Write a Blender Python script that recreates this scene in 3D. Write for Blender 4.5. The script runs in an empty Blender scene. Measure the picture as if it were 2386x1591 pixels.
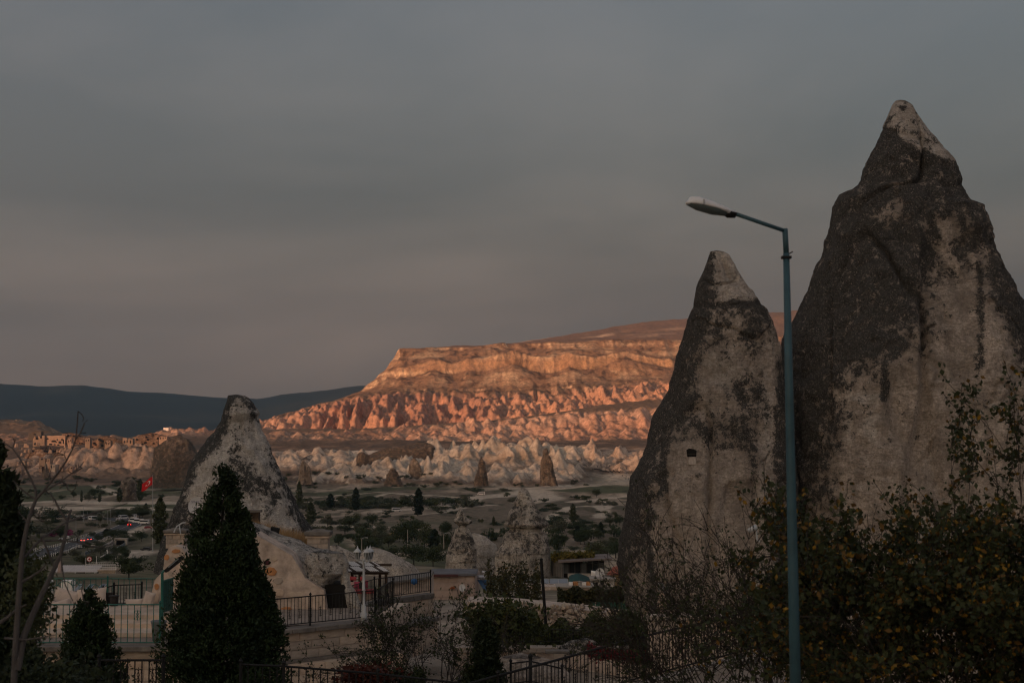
import bpy, math, random
import numpy as np
from mathutils import Vector

# ------------------------------------------------------------------ camera, sky, sun, exposure
SC = bpy.context.scene
COL = SC.collection
F, CX, CY, HOR, CZ = 3314.0, 1193.0, 795.5, 1000.0, 6.5
TH = math.atan((HOR - CY) / F); CT, ST = math.cos(TH), math.sin(TH)

cam_d = bpy.data.cameras.new('camera'); cam = bpy.data.objects.new('camera', cam_d); COL.objects.link(cam)
cam.location = (0, 0, CZ); cam.rotation_euler = (math.pi / 2 + TH, 0, 0)
cam_d.sensor_width = 36.0; cam_d.lens = 36.0 * F / 2386.0
cam_d.clip_start = 0.1; cam_d.clip_end = 40000
cam_d.dof.use_dof = True; cam_d.dof.focus_distance = 220; cam_d.dof.aperture_fstop = 3.2
SC.camera = cam

SUN_EL = math.radians(5.0); SUN_AZ = math.radians(211.0)      # behind the camera, to its left
to_sun = Vector((math.sin(SUN_AZ) * math.cos(SUN_EL), math.cos(SUN_AZ) * math.cos(SUN_EL), math.sin(SUN_EL)))
sd = bpy.data.lights.new('sun', 'SUN'); sun = bpy.data.objects.new('sun', sd); COL.objects.link(sun)
sd.energy = 3.0; sd.color = (1.0, 0.60, 0.39); sd.angle = math.radians(4.0)
sun.rotation_euler = to_sun.to_track_quat('Z', 'Y').to_euler(); sun.location = (0, 0, 60)

W = bpy.data.worlds.new('World'); SC.world = W; W.use_nodes = True
wn, wl = W.node_tree.nodes, W.node_tree.links; wn.clear()
w_out = wn.new('ShaderNodeOutputWorld'); w_bg = wn.new('ShaderNodeBackground')
w_sky = wn.new('ShaderNodeTexSky'); w_sky.sky_type = 'NISHITA'; w_sky.sun_disc = False
w_sky.sun_elevation = SUN_EL; w_sky.sun_rotation = SUN_AZ; w_sky.air_density = 1.0; w_sky.dust_density = 10.0; w_sky.ozone_density = 1.1
w_tc = wn.new('ShaderNodeTexCoord'); w_map = wn.new('ShaderNodeMapping'); w_map.inputs['Scale'].default_value = (1.7, 1.7, 5.5)
w_map.inputs['Location'].default_value = (2.2, 0.3, 0.6)
w_n = wn.new('ShaderNodeTexNoise'); w_n.inputs['Scale'].default_value = 1.0; w_n.inputs['Detail'].default_value = 6; w_n.inputs['Roughness'].default_value = 0.52
w_n.inputs['Distortion'].default_value = 0.5
w_r = wn.new('ShaderNodeValToRGB')
w_r.color_ramp.elements[0].position = 0.34; w_r.color_ramp.elements[0].color = (0.42, 0.385, 0.41, 1)
w_r.color_ramp.elements[1].position = 0.66; w_r.color_ramp.elements[1].color = (0.97, 0.83, 0.80, 1)
w_mix = wn.new('ShaderNodeMixRGB')                       # cloud cover over the evening sky, denser toward the horizon where one looks through more of it
w_sep = wn.new('ShaderNodeSeparateXYZ'); w_cov = wn.new('ShaderNodeMapRange'); w_cov.interpolation_type = 'SMOOTHSTEP'
w_cov.inputs['From Min'].default_value = 0.0; w_cov.inputs['From Max'].default_value = 0.35; w_cov.inputs['To Min'].default_value = 0.82; w_cov.inputs['To Max'].default_value = 0.66
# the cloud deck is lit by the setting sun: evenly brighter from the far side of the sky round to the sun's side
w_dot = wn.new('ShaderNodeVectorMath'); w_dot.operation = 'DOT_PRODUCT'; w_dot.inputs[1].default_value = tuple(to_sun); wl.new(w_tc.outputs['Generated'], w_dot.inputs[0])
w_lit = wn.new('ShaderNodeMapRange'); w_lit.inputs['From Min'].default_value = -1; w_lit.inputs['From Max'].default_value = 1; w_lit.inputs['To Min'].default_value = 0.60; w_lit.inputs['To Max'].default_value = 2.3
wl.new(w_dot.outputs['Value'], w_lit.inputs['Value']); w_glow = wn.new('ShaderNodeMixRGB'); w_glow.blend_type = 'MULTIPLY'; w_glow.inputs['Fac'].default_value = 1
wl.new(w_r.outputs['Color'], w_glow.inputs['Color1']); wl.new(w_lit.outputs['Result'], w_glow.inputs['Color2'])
wl.new(w_tc.outputs['Generated'], w_sep.inputs['Vector']); wl.new(w_sep.outputs['Z'], w_cov.inputs['Value']); wl.new(w_cov.outputs['Result'], w_mix.inputs['Fac'])
wl.new(w_tc.outputs['Generated'], w_map.inputs['Vector']); wl.new(w_map.outputs['Vector'], w_n.inputs['Vector'])
wl.new(w_n.outputs['Fac'], w_r.inputs['Fac'])
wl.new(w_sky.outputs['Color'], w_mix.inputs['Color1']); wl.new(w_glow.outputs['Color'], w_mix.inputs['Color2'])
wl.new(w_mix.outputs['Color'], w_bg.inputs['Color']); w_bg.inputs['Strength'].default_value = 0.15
wl.new(w_bg.outputs['Background'], w_out.inputs['Surface'])

vs = SC.view_settings
vs.view_transform = 'Standard'; vs.look = 'None'; vs.exposure = 1.02; vs.gamma = 1.0; vs.use_curve_mapping = False
SC.cycles.use_denoising = True; SC.cycles.filter_width = 1.15
SC.cycles.max_bounces = 5; SC.cycles.diffuse_bounces = 3; SC.cycles.glossy_bounces = 2
SC.cycles.transparent_max_bounces = 8; SC.cycles.transmission_bounces = 3; SC.cycles.volume_bounces = 0

# ------------------------------------------------------------------ small helpers
def ray(u, v):
    X = (u - CX) / F; Y = (CY - v) / F
    dy = CT - Y * ST
    return X / dy, (ST + Y * CT) / dy                 # x and z per metre of forward distance

def P(u, v, d):
    a, b = ray(u, v)
    return Vector((a * d, d, CZ + b * d))

def PX(d):
    return d / F                                       # metres per photo pixel at distance d

RNG = np.random.default_rng(7)

_TAB = np.random.default_rng(99).random(65536).astype(np.float32)
def _hash(ix, iy, iz, seed):
    h = (np.asarray(ix).astype(np.int32) * np.int32(73856093)) ^ (np.asarray(iy).astype(np.int32) * np.int32(19349663)) ^ (np.asarray(iz).astype(np.int32) * np.int32(83492791))
    h = (h + np.int32((seed * 40503 + 977) & 0x7FFFFFF))
    return _TAB[(h ^ (h >> 15)) & 65535]

def vnoise(x, y, z=None, seed=0):
    x = np.asarray(x, np.float32); y = np.asarray(y, np.float32)
    ix, iy = np.floor(x), np.floor(y); fx, fy = x - ix, y - iy
    fx = fx * fx * (3 - 2 * fx); fy = fy * fy * (3 - 2 * fy)
    hx = ix.astype(np.int32) * np.int32(73856093); hx1 = hx + np.int32(73856093)
    hy = iy.astype(np.int32) * np.int32(19349663); hy1 = hy + np.int32(19349663)
    s0 = np.int32((seed * 40503 + 977) & 0x7FFFFFF)
    def g(a, b):
        h = (a ^ b) + s0
        return _TAB[(h ^ (h >> 15)) & 65535]
    if z is None:
        a = g(hx, hy); b = g(hx1, hy); c = g(hx, hy1); d = g(hx1, hy1)
        a = a + (b - a) * fx; c = c + (d - c) * fx
        return (a + (c - a) * fy) * 2 - 1
    z = np.asarray(z, np.float32); iz = np.floor(z); fz = z - iz; fz = fz * fz * (3 - 2 * fz)
    hz = iz.astype(np.int32) * np.int32(83492791); r = []
    for k in (0, 1):
        q = hz if k == 0 else hz + np.int32(83492791)
        a = g(hx, hy ^ q); b = g(hx1, hy ^ q); c = g(hx, hy1 ^ q); d = g(hx1, hy1 ^ q)
        a = a + (b - a) * fx; c = c + (d - c) * fx; r.append(a + (c - a) * fy)
    return (r[0] + (r[1] - r[0]) * fz) * 2 - 1

def on(mask, fn, *arrs):
    """evaluate fn only where mask is above zero"""
    mask = np.asarray(mask); out = np.zeros(mask.shape, np.float32); k = mask > 1e-4
    if k.any(): out[k] = fn(*[np.asarray(a)[k] for a in arrs])
    return out

def fbm(x, y, z=None, seed=0, oct=4, gain=0.5):
    a, s, t = 1.0, 0, 0
    z0 = None if z is None else np.asarray(z, float)
    f = 1.0
    for o in range(oct):
        s = s + a * vnoise(np.asarray(x) * f, np.asarray(y) * f, None if z0 is None else z0 * f, seed + o * 17)
        t += a; a *= gain; f *= 2.03
    return s / t

def ridged(x, y, z=None, seed=0, oct=3):
    a, s, t, f = 1.0, 0, 0, 1.0
    for o in range(oct):
        n = 1 - np.abs(vnoise(np.asarray(x) * f, np.asarray(y) * f, None if z is None else np.asarray(z) * f, seed + o * 31))
        s = s + a * n; t += a; a *= 0.5; f *= 2.1
    return s / t

def sstep(a, b, x):
    t = np.clip((np.asarray(x, float) - a) / (b - a), 0, 1)
    return t * t * (3 - 2 * t)

def lerp3(a, b, t):
    return a * (1 - t[..., None]) + np.asarray(b) * t[..., None]

# ------------------------------------------------------------------ materials
MATS = {}
def nodes_of(name):
    m = bpy.data.materials.new(name); m.use_nodes = True
    n, l = m.node_tree.nodes, m.node_tree.links
    return m, n, l, n['Principled BSDF']

def mat(name, c, rough=0.8, var=0.25, scale=4.0, bump=0.0, metal=0.0, c2=None, detail=5, stretch=None, bscale=None):
    if name in MATS: return MATS[name]
    m, n, l, b = nodes_of(name)
    b.inputs['Roughness'].default_value = rough; b.inputs['Metallic'].default_value = metal
    b.inputs['Specular IOR Level'].default_value = 0.3
    tc = n.new('ShaderNodeTexCoord'); vec = tc.outputs['Object']
    if stretch:
        mp = n.new('ShaderNodeMapping'); mp.inputs['Scale'].default_value = stretch; l.new(vec, mp.inputs['Vector']); vec = mp.outputs['Vector']
    nz = n.new('ShaderNodeTexNoise'); nz.inputs['Scale'].default_value = scale; nz.inputs['Detail'].default_value = detail; nz.inputs['Roughness'].default_value = 0.65
    l.new(vec, nz.inputs['Vector'])
    rp = n.new('ShaderNodeValToRGB'); rp.color_ramp.elements[0].position = 0.3; rp.color_ramp.elements[1].position = 0.7
    c2 = c2 or tuple(min(1, x * (1 + var)) for x in c)
    rp.color_ramp.elements[0].color = tuple(x * (1 - var) for x in c) + (1,)
    rp.color_ramp.elements[1].color = tuple(c2) + (1,)
    l.new(nz.outputs['Fac'], rp.inputs['Fac']); l.new(rp.outputs['Color'], b.inputs['Base Color'])
    if bump:
        nb = n.new('ShaderNodeTexNoise'); nb.inputs['Scale'].default_value = bscale or scale * 4; nb.inputs['Detail'].default_value = 6; nb.inputs['Roughness'].default_value = 0.7
        l.new(vec, nb.inputs['Vector'])
        bp = n.new('ShaderNodeBump'); bp.inputs['Strength'].default_value = bump; bp.inputs['Distance'].default_value = 0.05
        l.new(nb.outputs['Fac'], bp.inputs['Height']); l.new(bp.outputs['Normal'], b.inputs['Normal'])
    MATS[name] = m
    return m

def mat_emit(name, c, e):
    if name in MATS: return MATS[name]
    m, n, l, b = nodes_of(name)
    b.inputs['Base Color'].default_value = c + (1,); b.inputs['Emission Color'].default_value = c + (1,); b.inputs['Emission Strength'].default_value = e
    MATS[name] = m; return m

def mat_leaf(name, c, c2, scale=0.8, rough=0.6, hue_scale=None, c3=None, p3=0.72):
    """leaf colour varying over the crown, with a little light passing through"""
    if name in MATS: return MATS[name]
    m, n, l, b = nodes_of(name)
    b.inputs['Roughness'].default_value = rough; b.inputs['Specular IOR Level'].default_value = 0.15
    tc = n.new('ShaderNodeTexCoord')
    nz = n.new('ShaderNodeTexNoise'); nz.inputs['Scale'].default_value = scale; nz.inputs['Detail'].default_value = 4; nz.inputs['Roughness'].default_value = 0.7
    l.new(tc.outputs['Object'], nz.inputs['Vector'])
    rp = n.new('ShaderNodeValToRGB'); rp.color_ramp.elements[0].position = 0.35; rp.color_ramp.elements[1].position = 0.62
    rp.color_ramp.elements[0].color = c + (1,); rp.color_ramp.elements[1].color = c2 + (1,)
    if c3:
        e = rp.color_ramp.elements.new(p3); e.color = c3 + (1,)
    l.new(nz.outputs['Fac'], rp.inputs['Fac']); l.new(rp.outputs['Color'], b.inputs['Base Color'])
    MATS[name] = m; return m

def mat_attr(name, rough=0.9, fine=0.35, scale=0.5, bump=0.3, bscale=1.0, bdist=0.3):
    """colour from the mesh's own rock and soil colours, broken up by fine grain"""
    m, n, l, b = nodes_of(name)
    b.inputs['Roughness'].default_value = rough; b.inputs['Specular IOR Level'].default_value = 0.1
    at = n.new('ShaderNodeAttribute'); at.attribute_name = 'Col'
    tc = n.new('ShaderNodeTexCoord')
    nz = n.new('ShaderNodeTexNoise'); nz.inputs['Scale'].default_value = scale; nz.inputs['Detail'].default_value = 7; nz.inputs['Roughness'].default_value = 0.75
    l.new(tc.outputs['Object'], nz.inputs['Vector'])
    mr = n.new('ShaderNodeMapRange'); mr.inputs['From Min'].default_value = 0.36; mr.inputs['From Max'].default_value = 0.64
    mr.inputs['To Min'].default_value = 1 - fine; mr.inputs['To Max'].default_value = 1 + fine
    l.new(nz.outputs['Fac'], mr.inputs['Value'])
    mx = n.new('ShaderNodeMixRGB'); mx.blend_type = 'MULTIPLY'; mx.inputs['Fac'].default_value = 1
    l.new(at.outputs['Color'], mx.inputs['Color1']); l.new(mr.outputs['Result'], mx.inputs['Color2'])
    l.new(mx.outputs['Color'], b.inputs['Base Color'])
    nb = n.new('ShaderNodeTexNoise'); nb.inputs['Scale'].default_value = bscale; nb.inputs['Detail'].default_value = 7; nb.inputs['Roughness'].default_value = 0.7
    l.new(tc.outputs['Object'], nb.inputs['Vector'])
    bp = n.new('ShaderNodeBump'); bp.inputs['Strength'].default_value = bump; bp.inputs['Distance'].default_value = bdist
    l.new(nb.outputs['Fac'], bp.inputs['Height']); l.new(bp.outputs['Normal'], b.inputs['Normal'])
    MATS[name] = m; return m

def mat_rock(name, tan, dark, pale, s=1.0):
    """tuff: R of 'Col' = black lichen cover, G = freshly broken pale stone, B = brown staining"""
    m, n, l, b = nodes_of(name)
    b.inputs['Roughness'].default_value = 0.95; b.inputs['Specular IOR Level'].default_value = 0.08
    at = n.new('ShaderNodeAttribute'); at.attribute_name = 'Col'
    sep = n.new('ShaderNodeSeparateColor'); l.new(at.outputs['Color'], sep.inputs['Color'])
    tc = n.new('ShaderNodeTexCoord')
    def noise(sc, det=6, ro=0.7, st=None):
        z = n.new('ShaderNodeTexNoise'); z.inputs['Scale'].default_value = sc * s; z.inputs['Detail'].default_value = det; z.inputs['Roughness'].default_value = ro
        if st:
            mp = n.new('ShaderNodeMapping'); mp.inputs['Scale'].default_value = st; l.new(tc.outputs['Object'], mp.inputs['Vector']); l.new(mp.outputs['Vector'], z.inputs['Vector'])
        else: l.new(tc.outputs['Object'], z.inputs['Vector'])
        return z.outputs['Fac']
    def math_(op, a, bb):
        q = n.new('ShaderNodeMath'); q.operation = op
        for i, x in enumerate((a, bb)):
            if isinstance(x, (int, float)): q.inputs[i].default_value = x
            else: l.new(x, q.inputs[i])
        return q.outputs[0]
    def rng(x, a, c, lo=0.0, hi=1.0):
        q = n.new('ShaderNodeMapRange'); q.inputs['From Min'].default_value = a; q.inputs['From Max'].default_value = c
        q.inputs['To Min'].default_value = lo; q.inputs['To Max'].default_value = hi; l.new(x, q.inputs['Value']); return q.outputs['Result']
    def mix(f, a, c, blend='MIX'):
        q = n.new('ShaderNodeMixRGB'); q.blend_type = blend
        if isinstance(f, (int, float)): q.inputs['Fac'].default_value = f
        else: l.new(f, q.inputs['Fac'])
        for i, x in ((1, a), (2, c)):
            if isinstance(x, tuple): q.inputs[i].default_value = x + (1,)
            else: l.new(x, q.inputs[i])
        return q.outputs['Color']
    big = noise(0.45, 5); mid = noise(2.2, 6, 0.75); fine = noise(11.0, 5, 0.8); streak = noise(1.6, 5, 0.6, (1, 1, 0.18))
    base = mix(rng(big, 0.35, 0.65), tan, tuple(x * 0.78 for x in tan))
    base = mix(rng(mid, 0.52, 0.70), base, tuple(x * 1.22 for x in tan))
    base = mix(sep.outputs['Blue'], base, mix(rng(streak, 0.4, 0.6), base, tuple(x * 0.5 for x in tan)))
    base = mix(math_('MULTIPLY', sep.outputs['Green'], rng(mid, 0.30, 0.55)), base, pale)
    base = mix(0.45, base, mix(rng(streak, 0.42, 0.60), base, tuple(x * 0.55 for x in tan)))
    base = mix(1.0, base, rng(fine, 0.34, 0.66, 0.60, 1.32), 'MULTIPLY')
    base = mix(1.0, base, rng(noise(4.5, 5, 0.7, (1, 1, 2.6)), 0.36, 0.64, 0.72, 1.24), 'MULTIPLY')
    base = mix(math_('MULTIPLY', rng(noise(0.9, 4, 0.6, (1, 1, 0.35)), 0.50, 0.66), 0.55), base, tuple(x * 0.42 for x in tan))
    # lichen edges broken by noise at two sizes
    t = math_('ADD', math_('ADD', sep.outputs['Red'], math_('MULTIPLY', math_('SUBTRACT', mid, 0.5), 3.2)), math_('MULTIPLY', math_('SUBTRACT', fine, 0.5), 2.4))
    lich = rng(t, 0.44, 0.58)
    dk = mix(rng(fine, 0.5, 0.68), dark, tuple(x * 2.6 for x in dark))
    dk = mix(math_('MULTIPLY', rng(noise(16.0, 3, 0.6), 0.60, 0.70), 0.75), dk, tuple(x * 0.75 for x in tan))
    dk = mix(1.0, dk, rng(noise(26.0, 3, 0.6), 0.35, 0.65, 0.5, 1.7), 'MULTIPLY')
    c = mix(lich, base, dk)
    c = mix(math_('MULTIPLY', rng(noise(6.0, 4, 0.7), 0.60, 0.68), 0.55), c, tuple(x * 0.35 for x in tan))      # pits
    l.new(c, b.inputs['Base Color'])
    bp = n.new('ShaderNodeBump'); bp.inputs['Strength'].default_value = 1.0; bp.inputs['Distance'].default_value = 0.30 / s
    h = math_('ADD', math_('ADD', mid, math_('MULTIPLY', fine, 0.45)), math_('MULTIPLY', lich, 0.08))
    l.new(h, bp.inputs['Height']); l.new(bp.outputs['Normal'], b.inputs['Normal'])
    MATS[name] = m; return m

# ------------------------------------------------------------------ objects
def tag(o, label=None, cat=None, group=None, kind=None):
    if label: o['label'] = label
    if cat: o['category'] = cat
    if group: o['group'] = group
    if kind: o['kind'] = kind
    return o

def thing(name, label, cat, loc=(0, 0, 0), group=None):
    o = bpy.data.objects.new(name, None); COL.objects.link(o); o.location = loc; o.empty_display_size = 0.2
    return tag(o, label, cat, group)

def link(name, me, m=None, parent=None, smooth=False):
    o = bpy.data.objects.new(name, me); COL.objects.link(o)
    if m is not None and len(me.materials) == 0: me.materials.append(m)
    if parent is not None: o.parent = parent
    if smooth: me.shade_smooth()
    return o

def npmesh(name, V, Q, col=None, smooth=True):
    """mesh from arrays: vertices (n,3), faces (m,3|4), optional colour (n,3)"""
    V = np.asarray(V, np.float32); Q = np.asarray(Q, np.int32); k = Q.shape[1]
    me = bpy.data.meshes.new(name)
    me.vertices.add(len(V)); me.vertices.foreach_set('co', V.ravel())
    me.loops.add(Q.size); me.loops.foreach_set('vertex_index', Q.ravel())
    me.polygons.add(len(Q)); me.polygons.foreach_set('loop_start', np.arange(0, Q.size, k, dtype=np.int32))
    try: me.polygons.foreach_set('loop_total', np.full(len(Q), k, np.int32))
    except Exception: pass
    me.update(calc_edges=True)
    if smooth: me.shade_smooth()
    else: me.shade_flat()
    if col is not None:
        a = me.color_attributes.new('Col', 'FLOAT_COLOR', 'POINT')
        c4 = np.ones((len(V), 4), np.float32); c4[:, :3] = col
        a.data.foreach_set('color', c4.ravel())
    return me

class MB:
    """collects boxes, bars, tubes and lathes into one mesh, in world coordinates"""
    def __init__(s): s.v = []; s.f = []
    def add(s, vs, fs):
        o = len(s.v); s.v += [tuple(p) for p in vs]; s.f += [tuple(i + o for i in f) for f in fs]; return s
    def box(s, c, d, rz=0.0, taper=1.0):
        x, y, z = [k / 2 for k in d]; ca, sa = math.cos(rz), math.sin(rz); vs = []
        for sz in (-1, 1):
            t = taper if sz > 0 else 1
            for sx, sy in ((-1, -1), (1, -1), (1, 1), (-1, 1)):
                px, py = sx * x * t, sy * y * t
                vs.append((c[0] + px * ca - py * sa, c[1] + px * sa + py * ca, c[2] + sz * z))
        return s.add(vs, [(3, 2, 1, 0), (4, 5, 6, 7), (0, 1, 5, 4), (1, 2, 6, 5), (2, 3, 7, 6), (3, 0, 4, 7)])
    def quadbox(s, a, b, z0, z1, th):
        """upright slab from a to b (xy), between z0 and z1 at each end"""
        a, b = Vector(a[:2]), Vector(b[:2]); n = (b - a); n = Vector((-n.y, n.x)).normalized() * th / 2
        if not isinstance(z0, (tuple, list)): z0 = (z0, z0)
        if not isinstance(z1, (tuple, list)): z1 = (z1, z1)
        vs = []
        for k in (0, 1):
            zz = (z0, z1)[k]
            for p, q, zi in ((a, -n, 0), (b, -n, 1), (b, n, 1), (a, n, 0)):
                vs.append((p.x + q.x, p.y + q.y, zz[zi]))
        return s.add(vs, [(3, 2, 1, 0), (4, 5, 6, 7), (0, 1, 5, 4), (1, 2, 6, 5), (2, 3, 7, 6), (3, 0, 4, 7)])
    def tube(s, pts, r, n=6, cap=True):
        pts = [Vector(p) for p in pts]; rs = r if isinstance(r, (list, tuple)) else [r] * len(pts)
        rings = []; o = len(s.v); up = None
        for i, p in enumerate(pts):
            t = (pts[min(i + 1, len(pts) - 1)] - pts[max(i - 1, 0)])
            t = t.normalized() if t.length > 1e-9 else Vector((0, 0, 1))
            if up is None: up = Vector((0, 0, 1)) if abs(t.z) < 0.9 else Vector((1, 0, 0))
            a = t.cross(up)
            if a.length < 1e-5: a = t.cross(Vector((0.3, 1, 0.2)))
            a.normalize(); bb = t.cross(a).normalized(); up = a.cross(t) * 1.0; up = up.normalized()
            for k in range(n):
                w = 2 * math.pi * k / n
                s.v.append(tuple(p + (a * math.cos(w) + bb * math.sin(w)) * rs[i]))
        for i in range(len(pts) - 1):
            for k in range(n):
                s.f.append((o + i * n + k, o + i * n + (k + 1) % n, o + (i + 1) * n + (k + 1) % n, o + (i + 1) * n + k))
        if cap:
            s.f.append(tuple(o + k for k in range(n))[::-1]); e = o + (len(pts) - 1) * n
            s.f.append(tuple(e + k for k in range(n)))
        return s
    def lathe(s, c, prof, n=12, sx=1.0, sy=1.0):
        o = len(s.v)
        for r, z in prof:
            for k in range(n):
                w = 2 * math.pi * k / n
                s.v.append((c[0] + r * sx * math.cos(w), c[1] + r * sy * math.sin(w), c[2] + z))
        for i in range(len(prof) - 1):
            for k in range(n):
                s.f.append((o + i * n + k, o + i * n + (k + 1) % n, o + (i + 1) * n + (k + 1) % n, o + (i + 1) * n + k))
        s.f.append(tuple(o + k for k in range(n))[::-1]); e = o + (len(prof) - 1) * n
        s.f.append(tuple(e + k for k in range(n)))
        return s
    def prism(s, poly, y0, y1):
        """polygon in x,z pushed from y0 to y1"""
        n = len(poly); vs = [(x, y0, z) for x, z in poly] + [(x, y1, z) for x, z in poly]
        fs = [tuple(range(n)), tuple(range(2 * n - 1, n - 1, -1))] + [((i + 1) % n, i, n + i, n + (i + 1) % n) for i in range(n)]
        return s.add(vs, fs)
    def mesh(s, name, off=(0, 0, 0)):
        me = bpy.data.meshes.new(name)
        me.from_pydata([(x - off[0], y - off[1], z - off[2]) for x, y, z in s.v], [], s.f); me.update(); return me
    def build(s, name, m, parent=None, smooth=False, bevel=0.0):
        off = parent_off(parent)
        o = link(name, s.mesh(name, off), m, parent, smooth)
        if bevel:
            bv = o.modifiers.new('edge', 'BEVEL'); bv.width = bevel; bv.segments = 2; bv.limit_method = 'ANGLE'
        return o

def parent_off(p):
    o = Vector((0, 0, 0))
    while p is not None: o += Vector(p.location); p = p.parent
    return o

def copy_tree(o, parent=None, loc=None, rz=None, scale=None):
    c = o.copy(); COL.objects.link(c); c.parent = parent
    if loc is not None: c.location = loc
    if rz is not None: c.rotation_euler = (0, 0, rz)
    if scale is not None: c.scale = scale if isinstance(scale, (tuple, list)) else (scale,) * 3
    for ch in [k for k in o.children]: copy_tree(ch, c)
    return c
# ------------------------------------------------------------------ the land
# near slope: height below the eye by forward distance
GD = [0, 33, 36, 60, 66, 100, 180, 300, 450, 600, 1330]
GZ = [-6.0, -6.0, -9.2, -9.2, -10.0, -12.5, -18.9, -30, -42, -50, -50]
def zv(v, d):                                           # height of the point seen at row v from distance d
    Y = (CY - np.asarray(v, float)) / F
    return CZ + d * (ST + Y * CT) / (CT - Y * ST)

UK = np.array([-900, 0, 90, 190, 300, 370, 430, 500, 600, 700, 830, 900, 930, 1000, 1100, 1200, 1300, 1400, 1500, 1700, 2000, 2400, 3300], float)
LAY = [  # forward distance, row seen at each of the columns above
 (1330, [1125]*23),
 (1480, [1112,1112,1112,1110,1110,1110,1112,1110,1105,1095,1092,1090,1090,1088,1085,1082,1088,1100,1100,1100,1100,1100,1100]),
 (1525, [1090,1090,1085,1062,1060,1062,1075,1080,1085,1080,1078,1075,1072,1070,1062,1058,1068,1095,1095,1090,1090,1090,1090]),
 (1640, [1078,1078,1070,1056,1054,1055,1060,1060,1058,1058,1056,1054,1052,1052,1048,1045,1046,1052,1050,1048,1048,1048,1048]),
 (1800, [1062,1062,1048,1046,1042,1036,1040,1045,1047,1045,1042,1041,1040,1038,1040,1038,1036,1036,1034,1030,1030,1030,1030]),
 (1930, [1050,1045,1034,1030,1026,1022,1022,1025,1036,1032,1028,1026,1026,1028,1032,1032,1030,1030,1028,1024,1024,1024,1024]),
 (2050, [1040,1032,1022,1018,1018,1016,1012,1016,1022,1022,1024,1024,1024,1026,1026,1026,1026,1024,1022,1020,1020,1020,1020]),
 (2140, [1030,1022,1020,1020,1020,1012,1006,1008,1016,1016,1018,1018,1016,1016,1014,1010,1010,1006,1002,1000,1000,1000,1000]),
 (2260, [1030,1012,1016,1030,1026,1004,1000,1002,1006,1004,1004,1000,998,990,984,974,966,958,954,950,950,950,950]),
 (2380, [1010,1000,1010,1030,1028,1020,1010,1008,1003,1001,1000,996,994,989,984,974,960,946,940,936,936,936,936]),
 (2460, [985,980,990,1030,1030,1030,1020,1010,1000,998,1000,997,996,992,986,976,964,944,930,924,920,915,915]),
 (2560, [974,975,978,1030,1030,1040,1030,1012,984,964,944,940,938,944,950,946,940,926,912,905,900,895,895]),
 (2640, [975,976,980,1035,1040,1040,1030,1010,980,952,924,922,921,926,930,926,922,908,892,880,875,870,870]),
 (2780, [978,980,990,1040,1040,1040,1030,1015,985,955,918,902,897,892,892,892,892,888,878,866,860,852,852]),
 (2850, [982,985,1000,1045,1045,1045,1035,1020,988,958,919,886,882,876,876,882,886,878,868,858,850,842,842]),
 (2868, [985,988,1005,1045,1045,1045,1035,1020,990,960,919,868,858,850,848,848,850,850,848,840,832,824,824]),
 (2990, [988,992,1010,1045,1045,1045,1035,1022,995,965,921,859,822,814,812,806,803,802,800,794,780,768,765]),
 (3004, [990,995,1015,1045,1045,1045,1035,1022,995,965,924,861,815,808,806,800,797,796,795,788,774,762,760]),
 (3300, [1000,1000,1020,1045,1045,1045,1035,1022,1000,985,980,960,830,812,808,801,795,791,786,774,762,750,748]),
 (3900, [1010,1010,1020,1045,1045,1045,1040,1040,1040,1040,1040,1020,900,830,812,800,784,772,758,738,722,708,705]),
 (4100, [1020]*6 + [1045]*5 + [1040,920,850,812,799,782,769,750,734,718,705,702]),
 (4700, [1030]*11 + [1030,960,900,840,820,800,790,770,750,735,720,718]),
 (6500, [1015]*23),
 (8200, [985,970,965,965,968,970,975,978,980,975,970,965,960,955,950,945,940,940,940,940,940,940,940]),
 (9600, [886,891,899,895,911,917,922,926,930,914,899,892,890,885,882,880,878,876,876,870,870,870,870]),
 (12500,[960]*23), (17000,[990]*23)]
LD = np.array([l[0] for l in LAY], float)
LV = np.array([l[1] for l in LAY], float)
LZ = np.array([zv(LV[i], LD[i]) for i in range(len(LD))])
CONES = []
def cone_field(x, y, cell, seed, rr=(0.45, 0.75), pw=1.0, rnd=0.0):
    """height 0..1 of a jittered field of cones; nearest and strongest of the neighbours"""
    gx, gy = np.floor(x / cell), np.floor(y / cell); out = np.zeros_like(x)
    for i in (-1, 0, 1):
        for j in (-1, 0, 1):
            cx, cy = gx + i, gy + j
            px = (cx + 0.15 + 0.7 * _hash(cx, cy, cx * 0, seed)) * cell
            py = (cy + 0.15 + 0.7 * _hash(cx, cy, cx * 0, seed + 1)) * cell
            r = (rr[0] + (rr[1] - rr[0]) * _hash(cx, cy, cx * 0, seed + 2)) * cell
            h = 0.25 + 0.75 * _hash(cx, cy, cx * 0, seed + 3)
            q = np.hypot(x - px, (y - py) * 0.8) / r
            out = np.maximum(out, h * (np.clip(1.0 - q, 0, 1) ** pw) * (1.0 - rnd * np.exp(-(q / 0.18) ** 2)))
    return out

def band(u, pts):
    return np.interp(u, [p[0] for p in pts], [p[1] for p in pts])

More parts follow.
